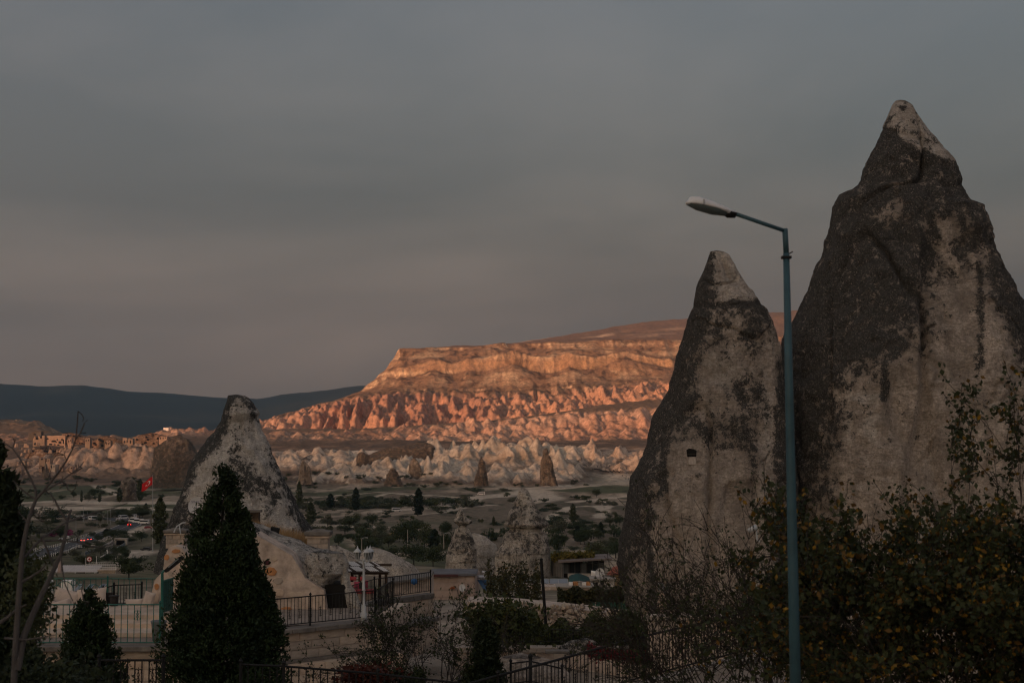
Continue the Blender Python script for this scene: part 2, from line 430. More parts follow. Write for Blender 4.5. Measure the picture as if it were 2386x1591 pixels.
TALUS = [(1195, 2845, 60, 30), (1010, 2840, 34, 15), (1325, 2850, 40, 20), (1455, 2840, 70, 34), (1090, 2830, 26, 12)]   # column, distance, half width in pixels, height
def terrain(x, y, full=False):
    """height of the land at x, y; with full also the zone distance and masks"""
    x = np.asarray(x, float); y = np.asarray(y, float)
    d = np.maximum(y, 0.0); yy = np.maximum(y, 25.0)
    u = CX + F * x / yy
    far = sstep(1250, 1420, d); fm = (d > 1250) & (d < 5000)
    # buttresses and gullies: the cliff lines wander in and out
    fl = on(fm, lambda a, b: ridged(a / 24, b / 160, seed=3, oct=3) - 0.62, x, y)
    fl2 = on(fm, lambda a, b: fbm(a / 130, b / 400, seed=9, oct=3), x, y)
    redz = sstep(2400, 2470, d) * (1 - sstep(2640, 2760, d)); mesz = sstep(2660, 2800, d) * (1 - sstep(3010, 3060, d))
    colz = sstep(1430, 1480, d) * (1 - sstep(1580, 1680, d))
    de = d + far * (fl * (30 + 70 * redz - 14 * mesz - 8 * colz) + fl2 * (34 - 20 * colz)) * (1 - sstep(4000, 5000, d))
    de = np.where(d > 5000, d + on(d > 5000, lambda a, b: 260 * fbm(a / 700, b / 1400, seed=21), x, y), de)
    uu = np.clip(u, UK[0], UK[-1])
    # interpolate rows over columns, then over distance
    k = np.clip(np.searchsorted(LD, de) - 1, 0, len(LD) - 2)
    t = np.clip((de - LD[k]) / (LD[k + 1] - LD[k]), 0, 1)
    i = np.clip(np.searchsorted(UK, uu) - 1, 0, len(UK) - 2); s = np.clip((uu - UK[i]) / (UK[i + 1] - UK[i]), 0, 1)
    z0 = LZ[k, i] * (1 - s) + LZ[k, i + 1] * s; z1 = LZ[k + 1, i] * (1 - s) + LZ[k + 1, i + 1] * s
    z = z0 * (1 - t) + z1 * t
    near = CZ + np.interp(d, GD, GZ)
    # valley floor: low swells, hollows
    amp = sstep(70, 260, d) * (1 - 0.3 * far)
    near = near + on(amp * (d < 1430), lambda a, b, c, e: e * (1.6 * fbm(a / 60, b / 90, seed=5, oct=4) + sstep(500, 800, c) * (1.9 * ridged(a / 55, b / 120, seed=6) - 1.4)), x, y, d, amp)
    z = near * (1 - far) + z * far
    # cone fields
    mw = sstep(1255, 1300, d) * (1 - sstep(1480, 1580, d)) * band(u, [(560, 0), (640, .5), (760, .65), (850, .8), (1000, 1), (1300, 1), (1345, .5), (1380, 0.0), (9999, 0)])
    mw = np.maximum(mw, sstep(1420, 1470, d) * (1 - sstep(1540, 1600, d)) * band(u, [(560, .5), (640, .7), (1320, .6), (1370, .9), (1500, .9), (9999, .9)]))
    mw = mw * on(mw, lambda a, b, c: 0.35 + 0.65 * sstep(-0.25, 0.25, fbm(a / 70, b / 70, seed=61, oct=2)) + 0.3 * sstep(960, 1060, c), x, y, u)
    cw = on(mw, lambda a, b: .55 * cone_field(a + 9 * fbm(a / 20, b / 20, seed=4) + .12 * b, b * .7 + 7 * fbm(a / 26, b / 26, seed=43), 18, 40, (0.5, 1.0), 0.95, .05) + .95 * np.maximum(0, ridged(a / 15 + .9 * fbm(a / 34, b / 40, seed=45), b / 48, seed=46, oct=3) - .42) + .10 * cone_field(a, b * .7, 9, 44, (0.5, 0.9), 1.0), x, y)
    z = z + mw * cw * 26
    ml = sstep(1440, 1480, d) * (1 - sstep(1530, 1600, d)) * band(u, [(0, 0), (150, .2), (190, 1), (350, 1), (420, .6), (600, .8), (830, .7), (900, .3), (1320, .3), (1380, 1), (2400, 1)])
    z = z + ml * 12 * on(ml, lambda a, b: cone_field(a, b * 0.5, 14, 47, (0.5, 0.8), 0.55), x, y)
    mp = sstep(1990, 2080, de) * (1 - sstep(2240, 2300, de)) * band(u, [(0, .5), (300, .3), (400, .8), (600, .55), (850, .5), (980, .9), (2400, 1)])
    z = z + mp * 20 * on(mp, lambda a, b: 0.75 * cone_field(a + 6 * fbm(a / 16, b / 16, seed=8), b, 27, 50, (0.5, 0.95), 1.05) + 0.9 * (ridged(a / 24 + .6 * fbm(a / 60, b / 60, seed=56), b / 80, seed=57, oct=3) - .62) + 0.25 * cone_field(a, b, 11, 55, (0.6, 1.0), 1.0) - 0.32, x, y)
    gl = (mp > 0) | ((de > 2440) & (de < 2720))
    z = z - 3.4 * on(gl, lambda a, b: 1 - ridged(a / 8, b / 26, seed=28, oct=2), x, y)
    mr = sstep(2440, 2500, de) * (1 - sstep(2620, 2720, de)) * band(u, [(300, .2), (420, .5), (600, .7), (760, 1), (1000, 1), (1150, .9), (1500, .9), (2400, .9)])
    z = z + mr * 33 * on(mr, lambda a, b: 0.6 * cone_field(a + 6 * fbm(a / 16, b / 20, seed=12), b * 0.5, 24, 71, (0.5, 0.9), 1.0) + 1.0 * (ridged(a / 20 + .7 * fbm(a / 60, b / 70, seed=76), b / 110, seed=77, oct=3) - .62) + 0.2 * cone_field(a, b * .6, 9, 75, (0.6, 1.0), 1.0) - 0.50, x, y)
    # strata ledges on the mesa, gullies on its slopes
    z = z + on(mesz, lambda a, b, c, m, e: m * (1.3 * np.sin(c / 3.6 + 2 * fbm(a / 120, b / 120, seed=15)) + 9 * (ridged(a / 120, b / 130, seed=16) - 0.6) * band(e, [(800, .3), (930, 1)]) + 2.0 * (ridged(a / 22, b / 90, seed=17) - .6)), x, y, z, mesz, u)
    # fans of scree lying against the cliff
    for tu, td, tw, th_ in TALUS: z = z + th_ * np.exp(-(np.abs((u - tu) / tw) ** 1.3)) * np.exp(-((de - td) / 60.0) ** 2) * (d > 2600)
    z = z + far * (1 - sstep(3000, 3100, d)) * 1.6 * on(fm, lambda a, b: fbm(a / 14, b / 18, seed=18, oct=3), x, y)
    pl = sstep(3020, 3200, d) * (1 - sstep(4800, 5200, d))
    z = z + pl * 8 * on(pl, lambda a, b: fbm(a / 120, b / 160, seed=19, oct=4), x, y)
    mo = sstep(5600, 7000, d)
    z = z + on(mo, lambda a, b, c, m: m * (90 * (ridged(a / 1300, b / 1500, seed=23, oct=4) - 0.7) + 16 * fbm(a / 330, b / 400, seed=27, oct=4)) * (0.45 + 0.55 * sstep(9800, 11000, c)), x, y, d, mo)
    # unseen high ground added behind the viewer and westward to block the low sun
    S = np.array([to_sun.x, to_sun.y]); S = S / np.hypot(*S)
    s_al = x * S[0] + y * S[1]; s_ac = -x * S[1] + y * S[0]          # toward the sun; across it
    az = np.degrees(np.abs(np.arctan2(x, y)))
    back = sstep(38, 62, az) * sstep(250, 800, s_al)
    crest = np.interp(s_ac, SHADE_RIDGE_S, SHADE_RIDGE_H) + on(back, lambda a: 14 * fbm(a / 160, 0 * a, seed=33), s_ac)
    prof = np.where(s_al < 1600, sstep(320, 1600, s_al), 1 - 0.5 * sstep(1600, 3600, s_al))
    z = z * (1 - back) + back * prof * (crest + CZ)
    if full: return z, u, de, mw * cw, ml, mp, mr, mesz
    return z
# crest height of that added shading ridge from left to right of the sun's direction
SHADE_RIDGE_S = [-12000, -8500, -6500, -5200, -4200, -3300, -2600, -1900, -1500, -1100, -700, -300, 0, 300, 900, 1500, 3000, 6000]
SHADE_RIDGE_H = [1000, 1250, 1200, 1000, 700, 320, 240, 224, 234, 242, 232, 222, 218, 214, 206, 202, 198, 185]

def hit(u, v, d0=60.0, d1=5000.0):
    """first point of the land seen at photo pixel u, v"""
    a, b = ray(u, v)
    ds = np.concatenate([np.linspace(d0, 1300, 900), np.linspace(1301, d1, 1500)]) if d0 < 1300 else np.linspace(d0, d1, 2000)
    zz = terrain(a * ds, ds)
    below = np.nonzero(CZ + b * ds <= zz)[0]
    d = ds[below[0]] if len(below) else ds[-1]
    return Vector((a * d, d, float(terrain(np.array([a * d]), np.array([d]))[0])))

def ground_at(x, y):
    return float(terrain(np.array([x]), np.array([y]))[0])

TRACKS = [  # pale dirt tracks across the valley, in photo pixels: points, half width in metres
 ([(1040,1180),(1110,1160),(1190,1152),(1235,1142),(1300,1138),(1370,1132),(1420,1122),(1445,1112)], 9),
 ([(1180,1138),(1235,1138),(1300,1132),(1360,1124),(1420,1112)], 11),
 ([(1235,1142),(1275,1160),(1240,1170)], 12),
 ([(1270,1215),(1300,1195),(1335,1180),(1390,1178),(1408,1192),(1395,1205)], 3.5),
 ([(1330,1170),(1380,1165),(1440,1158),(1480,1152)], 4.5), ([(1400,1165),(1420,1180),(1405,1192)], 3),
 ([(700,1170),(780,1166),(850,1160),(900,1150),(960,1150),(1060,1158)], 3), ([(700,1160),(820,1152),(880,1146),(1000,1155)], 2.2),
 ([(1020,1195),(1080,1182),(1150,1176)], 3), ([(880,1192),(960,1186),(1010,1184)], 4),
 ([(30,1172),(150,1168),(330,1172),(420,1172)], 11), ([(60,1182),(200,1184),(360,1186)], 12),
 ([(215,1270),(255,1262),(290,1246),(345,1226)], 4), ([(300,1300),(320,1288),(345,1282)], 5), ([(300,1160),(250,1140),(215,1128)], 4),
 ([(720,1222),(800,1226),(880,1228)], 6)]

def seg_dist(px, py, a, b):
    ax, ay, bx, by = a[0], a[1], b[0], b[1]; dx, dy = bx - ax, by - ay
    t = np.clip(((px - ax) * dx + (py - ay) * dy) / (dx * dx + dy * dy + 1e-9), 0, 1)
    return np.hypot(px - ax - t * dx, py - ay - t * dy)

LIMITS = {}
def build_terrain():
    fr = np.radians(np.linspace(-22.5, 22.5, 800)); bk = np.radians(np.concatenate([np.linspace(22.5, 60, 26)[1:], np.linspace(60, 300, 62)[1:], np.linspace(300, 337.5, 26)[1:-1]]))
    ang = np.concatenate([fr, bk]); na = len(ang)
    rr = np.concatenate([np.geomspace(2, 60, 26), np.geomspace(60, 600, 90)[1:], np.linspace(600, 1260, 150)[1:], np.linspace(1260, 1600, 150)[1:], np.linspace(1600, 2060, 80)[1:],
                         np.linspace(2060, 2700, 170)[1:], np.linspace(2700, 3050, 85)[1:], np.linspace(3050, 4700, 60)[1:], np.geomspace(4700, 17000, 60)[1:]])
    A, R = np.meshgrid(ang, rr)                       # rows by distance
    # in the front sector the rows run straight across, so cliffs are cut evenly
    w = 1 - sstep(22.5, 60, np.degrees(np.abs(((A + np.pi) % (2 * np.pi)) - np.pi)))
    Yf = R * (w + (1 - w) * np.cos(A)); Xf = R * (w * np.tan(np.clip(((A + np.pi) % (2 * np.pi)) - np.pi, -1.2, 1.2)) + (1 - w) * np.sin(A))
    X, Y = Xf, Yf
    Z, U, DE, MW, ML, MP, MR, MS = terrain(X, Y, True)
    # behind and beside the frame the land is plain
    side = 1 - w
    # surface steepness
    dxa, dya, dza = np.gradient(X, axis=1), np.gradient(Y, axis=1), np.gradient(Z, axis=1)
    dxr, dyr, dzr = np.gradient(X, axis=0), np.gradient(Y, axis=0), np.gradient(Z, axis=0)
    nx, ny, nz = dya * dzr - dza * dyr, dza * dxr - dxa * dzr, dxa * dyr - dya * dxr
    nl = np.sqrt(nx**2 + ny**2 + nz**2) + 1e-9; steep = 1 - np.abs(nz) / nl
    D = Y
    one = np.ones(Z.shape + (3,))
    # --- valley floor
    fb = lambda mask, a, b, seed, oct=4, zz=None: on(mask, lambda p, q, r: fbm(p / a, q / b, None if zz is None else r / zz, seed=seed, oct=oct), X, Y, Z)
    vm = D < 1400; hm = (D > 1240) & (D < 5300); bm = (D > 1240) & (D < 2100); pm = (D > 1800) & (D < 2500); rm = (D > 2300) & (D < 2800); km = (D > 2500) & (D < 3100)
    f1 = fb(vm, 34, 90, 81); f2 = fb(vm, 7, 30, 82, 3); f3 = fb(vm, 120, 130, 83, 3)
    c = one * np.array([0.165, 0.135, 0.10])
    c = lerp3(c, (0.085, 0.092, 0.052), sstep(-0.05, 0.25, f3))                          # grass
    c = lerp3(c, (0.36, 0.295, 0.225), sstep(0.05, 0.35, f1) * 0.85)                       # bare tuff
    c = lerp3(c, (0.060, 0.058, 0.036), sstep(0.1, 0.4, f2) * 0.7)                       # scrub
    c = lerp3(c, (0.21, 0.165, 0.12), sstep(60, 200, D) * (1 - sstep(260, 420, D)) * sstep(-.2, .3, f1) * .7)
    c = lerp3(c, (0.075, 0.074, 0.046), (1 - sstep(330, 460, U)) * sstep(330, 420, D) * (1 - sstep(760, 830, D)) * sstep(-.5, 0, f1) * .8)
    tr = np.zeros_like(Z)
    m = (D > 400) & (D < 1330) & (w > 0.5)
    for pts, hw in TRACKS:
        ps = [hit(u, v, 300) for u, v in pts]
        dd = np.full(m.sum(), 1e9)
        for a, b in zip(ps[:-1], ps[1:]): dd = np.minimum(dd, seg_dist(X[m], Y[m], a, b))
        q = 1 - sstep(hw * 0.7, hw * 1.5, dd + 1.5 * f2[m]); tr[m] = np.maximum(tr[m], q)
    plaza = np.exp(-(((U - 1440) / 75) ** 2)) * sstep(1255, 1300, D) * (1 - sstep(1480, 1540, D))
    c = lerp3(c, (0.52, 0.45, 0.36), np.clip(np.maximum(tr, plaza), 0, 1) * (0.8 + 0.2 * f2))
    # --- rock of the bands behind: by distance
    s1 = on(km, lambda p, q, r: fbm(0 * p, r / 9 + 0.5 * fbm(p / 70, q / 70, seed=85), seed=84, oct=3), X, Y, Z)
    s2 = on(km, lambda p, r: fbm(p / 300, r / 2.6, seed=86, oct=2), X, Z)
    white = one * np.array([0.44, 0.38, 0.31]); white = lerp3(white, (0.33, 0.26, 0.195), sstep(-0.1, 0.5, fb(bm, 40, 40, 87, 4, 12)))
    pink = one * np.array([0.44, 0.30, 0.225]); pink = lerp3(pink, (0.40, 0.235, 0.165), sstep(-.2, .4, fb(pm, 90, 90, 88)))
    red = one * np.array([0.33, 0.19, 0.14]); red = lerp3(red, (0.43, 0.245, 0.165), sstep(0, .5, fb(rm, 80, 60, 89, 4, 30)))
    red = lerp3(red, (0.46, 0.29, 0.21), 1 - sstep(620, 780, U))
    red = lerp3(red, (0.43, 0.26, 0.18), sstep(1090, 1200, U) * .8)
    cream = one * np.array([0.52, 0.395, 0.265]); cream = lerp3(cream, (0.36, 0.235, 0.14), sstep(-0.02, .28, s1)); cream = lerp3(cream, (0.24, 0.16, 0.11), sstep(.12, .3, s2)); cream = lerp3(cream, (0.30, 0.21, 0.145), sstep(.15, .4, fb(km, 14, 20, 100, 3)) * .7)
    cream = lerp3(cream, (0.20, 0.135, 0.095), sstep(.28, .5, on(km, lambda p, r: fbm(p / 5, r / 70, seed=101, oct=3), X, Z)) * .75)
    rock = white
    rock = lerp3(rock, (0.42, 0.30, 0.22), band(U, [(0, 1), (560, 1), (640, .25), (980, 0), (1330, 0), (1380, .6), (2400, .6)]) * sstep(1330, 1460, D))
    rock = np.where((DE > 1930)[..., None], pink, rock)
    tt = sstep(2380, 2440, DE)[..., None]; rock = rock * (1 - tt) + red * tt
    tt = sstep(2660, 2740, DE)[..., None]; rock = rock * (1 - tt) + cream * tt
    rock = lerp3(rock, (0.40, 0.285, 0.19), (1 - sstep(150, 200, U)) * sstep(2150, 2350, D))
    scrub = one * np.array([0.11, 0.082, 0.06]); scrub = lerp3(scrub, (0.22, 0.155, 0.11), sstep(-0.1, 0.5, fb(hm, 30, 40, 90)))
    scrub = lerp3(scrub, (0.16, 0.115, 0.08), sstep(1700, 2500, D))
    scrub = lerp3(scrub, (0.24, 0.15, 0.095), sstep(2650, 2800, D)); scrub = lerp3(scrub, (0.10, 0.065, 0.045), km * sstep(0.05, 0.35, fb(km, 9, 14, 97, 3)))
    cov = 1 - sstep(0.10, 0.26, steep + 0.09 * fb(hm, 12, 16, 91, 3))          # soil holds where it is not steep
    cov = cov * (1 - 0.55 * np.clip(MP * 1.2, 0, 1)) * (1 - 0.9 * sstep(0.10, 0.34, MW)) * (1 - 0.55 * np.clip(MR, 0, 1)) 
    cov = np.clip(cov * (1 - .5 * MS * sstep(0, .3, fb(km, 50, 60, 99, 3))) + MS * 0.35 * sstep(0.0, 0.5, fb(km, 60, 60, 92, 4, 14)), 0, 1)
    for tu, td, tw, th_ in TALUS: cov = np.maximum(cov, np.exp(-(np.abs((U - tu) / tw) ** 1.6)) * np.exp(-((DE - td) / 55.0) ** 2) * (D > 2600) * .9)
    wst = sstep(1590, 1640, D) * (1 - sstep(1690, 1730, D)) * band(U, [(560, 0), (640, .8), (860, 1), (940, .4), (1200, .7), (1330, .9), (1400, .3), (1600, 0)]) * sstep(-.35, .1, fb(bm, 80, 30, 93))
    cov = cov * (1 - wst)
    gs = sstep(2275, 2310, DE) * (1 - sstep(2420, 2455, DE)) * band(U, [(560, .5), (620, 1), (1480, 1), (1520, .6)]); cov = np.maximum(cov, gs * sstep(-.45, -.05, fb(rm | pm, 40, 50, 98, 3)))
    hill = rock * (1 - cov[..., None]) + scrub * cov[..., None]
    hill = lerp3(hill, (0.56, 0.50, 0.42), wst * 0.85)
    up = sstep(3010, 3060, D)[..., None]
    top = lerp3(one * np.array([0.20, 0.135, 0.10]), (0.38, 0.27, 0.19), sstep(0.18, 0.45, fb(hm, 150, 230, 94)))
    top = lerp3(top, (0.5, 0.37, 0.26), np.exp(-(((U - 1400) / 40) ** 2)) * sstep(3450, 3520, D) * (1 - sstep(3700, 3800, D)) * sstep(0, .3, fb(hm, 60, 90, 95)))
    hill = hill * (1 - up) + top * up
    tm = sstep(5200, 6500, D)[..., None]
    mt = lerp3(one * np.array([0.035, 0.040, 0.040]), (0.065, 0.064, 0.055), sstep(0, .5, fb(D > 5000, 600, 500, 96)))
    hill = hill * (1 - tm) + mt * tm
    fz = (sstep(1250, 1330, D) * (1 - plaza * 0.9) )[..., None]
    fz = np.maximum(fz, sstep(0.02, 0.1, MW)[..., None])
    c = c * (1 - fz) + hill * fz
    sd_ = side[..., None] * (D < 300)[..., None]
    c = c * (1 - sd_) + np.array([0.36, 0.30, 0.235]) * sd_
    c = lerp3(c, (0.30, 0.25, 0.20), (1 - sstep(90, 170, D)) * (D > -200)); c = lerp3(c, (0.15, 0.13, 0.10), sstep(30, 34, D) * (1 - sstep(60, 80, D)) * sstep(-.3, .3, f2))
    V = np.stack([X, Y, Z], -1); nr = len(rr); LIMITS.update(lo=float(Z.min()), hi=float(Z.max()))
    m_land = mat_attr('land', 0.95, 0.42, 0.16, 0.55, 0.22, 1.6)
    def piece(name, r0, r1):
        rows = np.arange(np.searchsorted(rr, r0), min(np.searchsorted(rr, r1) + 1, nr)); n = len(rows)
        vv = V[rows].reshape(-1, 3); cc = c[rows].reshape(-1, 3)
        i, j = np.meshgrid(np.arange(n - 1), np.arange(na), indexing='ij'); j2 = (j + 1) % na
        q = np.stack([i * na + j, i * na + j2, (i + 1) * na + j2, (i + 1) * na + j], -1).reshape(-1, 4)[:, ::-1]
        o = link(name, npmesh(name, vv, q, np.clip(cc, 0.01, 0.9)), m_land); tag(o, kind='structure'); return o
    piece('ground', 0, 1258); piece('pale_badlands_terrain', 1258, 2060); piece('red_cliff_terrain', 2060, 2700)
    piece('mesa_terrain', 2700, 4700); piece('distant_mountain_terrain', 4700, 1e9)
build_terrain()
# ------------------------------------------------------------------ rock cones and chimneys
def loft(outline, d, ratio=0.8, amp=0.3, freq=0.35, seed=1, rows=150, segs=150, sq=1.0, color=None, crease=0.0, lean=0.0, name='rock', ledge=0.0, y_tab=None, feat=None, crack=0.0):
    """rock body from its left and right edges (row, left, right) at distance d, rounded in depth and weathered"""
    o = np.array(outline, float); v = np.linspace(o[0, 0], o[-1, 0], rows)
    uL, uR = np.interp(v, o[:, 0], o[:, 1]), np.interp(v, o[:, 0], o[:, 2])
    Yc = (CY - v) / F; dy = CT - Yc * ST; zz = CZ + d * (ST + Yc * CT) / dy
    xl, xr = d * (uL - CX) / F / dy, d * (uR - CX) / F / dy
    xc, a = (xl + xr) / 2, np.maximum((xr - xl) / 2, 0.02)
    th = np.linspace(0, 2 * np.pi, segs, endpoint=False)
    ct, st = np.cos(th), np.sin(th)
    ct, st = np.sign(ct) * np.abs(ct) ** sq, np.sign(st) * np.abs(st) ** sq
    bd = a * ratio if y_tab is None else np.interp(v, [q[0] for q in y_tab], [q[1] for q in y_tab])
    X = xc[:, None] + a[:, None] * ct[None, :]; Y = d + lean * (zz[:, None] - zz[-1]) + bd[:, None] * st[None, :]; Z = np.repeat(zz[:, None], segs, 1)
    nx, ny = ct[None, :] + 0 * X, st[None, :] + 0 * X
    n1 = fbm(X * freq, Y * freq, Z * freq, seed=seed, oct=5)
    n2 = ridged(X * freq * 1.7, Y * freq * 1.7, Z * freq * 0.55, seed=seed + 5, oct=3) - 0.6
    n3 = fbm(X * 1.6, Y * 1.6, Z * 1.6, seed=seed + 9, oct=4)
    n4 = fbm(X * 4.5, Y * 4.5, Z * 4.5, seed=seed + 13, oct=3) if d < 120 else fbm(X * freq * 6, Y * freq * 6, Z * freq * 6, seed=seed + 13, oct=3)
    edge = np.clip(a / (a.max() * 0.25), 0.15, 1)[:, None]
    disp = edge * (amp * (n1 * 0.9 + n2 * crease) + 0.34 * amp * n3 + 0.16 * amp * n4)
    n5 = ridged(X * .95, Y * .95, Z * .42, seed=seed + 31, oct=3) - .66
    disp = disp + edge * min(amp, .8) * .34 * n5 * (.4 + .6 * np.abs(ny)) if d < 120 else disp
    if crack:
        cn = vnoise(X * .42 + .3 * n1, Y * .42, Z * .10, seed=seed + 21); cn2 = vnoise(X * .8, Y * .8, Z * .5 + .4 * n1, seed=seed + 22)
        disp = disp - edge * crack * np.abs(ny) ** 1.5 * (np.exp(-(cn / .035) ** 2) + .5 * np.exp(-(cn2 / .03) ** 2) * (n1 > 0))
    if feat:
        U_ = CX + F * X / Y; V_ = HOR - F * (Z - CZ) / Y; disp = feat(disp, U_, V_, n1, n3)
    if ledge: disp = disp + ledge * np.sign(np.sin(Z * 4.2 + 1.5 * n1)) * (0.4 + 0.6 * np.abs(n3))
    side = 0.5 + 0.5 * np.abs(ny)                    # keep the traced outline, weather the faces more
    X = X + nx * disp * side; Y = Y + ny * disp
    Z = Z + 0.25 * disp * edge
    V = np.stack([X, Y, Z], -1).reshape(-1, 3)
    i, j = np.meshgrid(np.arange(rows - 1), np.arange(segs), indexing='ij'); j2 = (j + 1) % segs
    q = np.stack([i * segs + j, (i + 1) * segs + j, (i + 1) * segs + j2, i * segs + j2], -1).reshape(-1, 4)[:, ::-1]
    # close the top with one more ring drawn in to a point
    top = len(V); V = np.vstack([V, [[V[:segs, 0].mean(), V[:segs, 1].mean(), V[:segs, 2].mean() + 0.25 * a[0]]]])
    jj = np.arange(segs); qt = np.stack([np.full(segs, top), jj, (jj + 1) % segs, (jj + 1) % segs], -1)
    U = CX + F * V[:, 0] / V[:, 1]; VV = HOR - F * (V[:, 2] - CZ) / V[:, 1]
    C = np.zeros((len(V), 3))
    if color: color(C, U, VV, V)
    me = bpy.data.meshes.new(name)
    faces = q.tolist() + [(top, int(k), int((k + 1) % segs)) for k in jj]
    me.from_pydata(V.tolist(), [], faces); me.update(); me.shade_smooth()
    at = me.color_attributes.new('Col', 'FLOAT_COLOR', 'POINT'); c4 = np.ones((len(V), 4), np.float32); c4[:, :3] = np.clip(C, 0, 1.3)
    at.data.foreach_set('color', c4.ravel())
    return me

def gauss(U, V, u, v, su, sv): return np.exp(-((U - u) / su) ** 2 - ((V - v) / sv) ** 2)

M_ROCK = mat_rock('tuff_rock', (0.61, 0.52, 0.44), (0.058, 0.056, 0.052), (0.66, 0.61, 0.55), 1.0)
M_ROCKG = mat_rock('tuff_rock_grey', (0.62, 0.58, 0.525), (0.040, 0.041, 0.040), (0.62, 0.575, 0.52), 1.6)
M_ROCKF = mat_rock('tuff_rock_far', (0.58, 0.52, 0.45), (0.06, 0.058, 0.054), (0.60, 0.54, 0.465), 0.8)

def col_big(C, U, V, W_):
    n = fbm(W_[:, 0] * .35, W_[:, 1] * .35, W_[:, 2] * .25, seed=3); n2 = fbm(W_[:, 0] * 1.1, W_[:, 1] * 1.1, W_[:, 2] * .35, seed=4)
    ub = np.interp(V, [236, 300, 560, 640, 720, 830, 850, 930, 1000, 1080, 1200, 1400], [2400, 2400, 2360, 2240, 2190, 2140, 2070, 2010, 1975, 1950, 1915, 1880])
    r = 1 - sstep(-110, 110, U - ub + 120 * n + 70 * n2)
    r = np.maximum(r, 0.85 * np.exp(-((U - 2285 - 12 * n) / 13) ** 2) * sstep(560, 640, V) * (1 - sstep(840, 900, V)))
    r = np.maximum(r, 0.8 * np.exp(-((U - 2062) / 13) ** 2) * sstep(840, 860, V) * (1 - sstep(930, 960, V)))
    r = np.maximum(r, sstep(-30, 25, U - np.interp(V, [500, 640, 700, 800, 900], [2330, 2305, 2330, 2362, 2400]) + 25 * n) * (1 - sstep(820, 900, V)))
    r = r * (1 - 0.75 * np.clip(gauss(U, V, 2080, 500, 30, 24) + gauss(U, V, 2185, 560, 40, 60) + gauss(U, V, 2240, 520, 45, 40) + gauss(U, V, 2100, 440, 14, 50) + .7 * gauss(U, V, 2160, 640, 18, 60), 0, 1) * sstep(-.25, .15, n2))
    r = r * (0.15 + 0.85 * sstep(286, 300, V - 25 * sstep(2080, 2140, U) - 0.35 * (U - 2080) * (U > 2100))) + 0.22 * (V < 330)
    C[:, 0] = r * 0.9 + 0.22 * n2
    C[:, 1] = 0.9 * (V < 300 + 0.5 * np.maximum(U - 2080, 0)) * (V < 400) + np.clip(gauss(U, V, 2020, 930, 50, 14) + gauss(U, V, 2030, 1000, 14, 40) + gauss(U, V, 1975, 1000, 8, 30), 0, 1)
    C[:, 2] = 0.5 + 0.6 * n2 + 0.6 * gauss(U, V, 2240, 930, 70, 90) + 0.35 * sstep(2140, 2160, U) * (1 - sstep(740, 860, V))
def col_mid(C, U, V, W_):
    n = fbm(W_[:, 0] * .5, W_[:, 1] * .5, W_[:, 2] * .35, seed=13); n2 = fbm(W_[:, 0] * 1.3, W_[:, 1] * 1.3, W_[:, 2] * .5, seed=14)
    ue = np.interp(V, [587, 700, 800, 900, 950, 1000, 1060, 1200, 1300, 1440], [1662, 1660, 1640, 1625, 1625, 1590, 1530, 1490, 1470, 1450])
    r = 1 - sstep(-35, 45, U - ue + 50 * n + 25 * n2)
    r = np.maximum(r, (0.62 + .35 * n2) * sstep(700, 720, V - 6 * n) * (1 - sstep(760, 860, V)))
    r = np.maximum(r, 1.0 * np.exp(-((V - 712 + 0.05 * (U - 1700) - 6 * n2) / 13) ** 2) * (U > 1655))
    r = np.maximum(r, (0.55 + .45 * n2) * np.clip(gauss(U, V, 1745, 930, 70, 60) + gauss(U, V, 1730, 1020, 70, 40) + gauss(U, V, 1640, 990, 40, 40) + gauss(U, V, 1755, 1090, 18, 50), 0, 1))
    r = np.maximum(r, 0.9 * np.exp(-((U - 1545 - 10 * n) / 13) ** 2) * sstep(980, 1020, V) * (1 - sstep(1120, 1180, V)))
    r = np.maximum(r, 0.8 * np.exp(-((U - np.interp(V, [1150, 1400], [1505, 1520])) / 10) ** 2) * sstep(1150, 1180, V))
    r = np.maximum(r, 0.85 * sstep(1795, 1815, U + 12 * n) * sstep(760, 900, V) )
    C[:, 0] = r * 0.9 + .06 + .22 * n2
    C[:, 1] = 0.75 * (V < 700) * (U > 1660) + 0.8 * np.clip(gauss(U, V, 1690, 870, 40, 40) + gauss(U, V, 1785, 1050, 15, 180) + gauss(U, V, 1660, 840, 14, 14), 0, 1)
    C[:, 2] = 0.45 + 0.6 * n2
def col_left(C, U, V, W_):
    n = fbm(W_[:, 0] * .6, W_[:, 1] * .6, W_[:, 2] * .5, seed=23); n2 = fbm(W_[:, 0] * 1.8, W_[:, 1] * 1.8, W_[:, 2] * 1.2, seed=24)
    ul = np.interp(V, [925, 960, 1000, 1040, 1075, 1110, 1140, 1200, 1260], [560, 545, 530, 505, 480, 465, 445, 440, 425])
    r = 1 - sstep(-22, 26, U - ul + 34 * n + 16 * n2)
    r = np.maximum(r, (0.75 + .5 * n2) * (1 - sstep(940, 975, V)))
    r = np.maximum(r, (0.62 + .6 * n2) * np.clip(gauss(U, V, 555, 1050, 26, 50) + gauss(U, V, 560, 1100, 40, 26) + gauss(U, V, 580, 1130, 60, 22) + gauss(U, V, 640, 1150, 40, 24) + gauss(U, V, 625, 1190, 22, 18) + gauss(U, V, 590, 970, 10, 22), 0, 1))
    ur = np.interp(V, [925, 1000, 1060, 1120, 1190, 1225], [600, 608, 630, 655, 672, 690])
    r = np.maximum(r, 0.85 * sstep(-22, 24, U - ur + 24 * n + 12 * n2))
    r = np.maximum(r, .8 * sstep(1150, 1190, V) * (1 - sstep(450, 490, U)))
    C[:, 0] = r * .9 + .02 + .25 * n2; C[:, 1] = 0.6 + .5 * n2; C[:, 2] = .25 + .5 * n

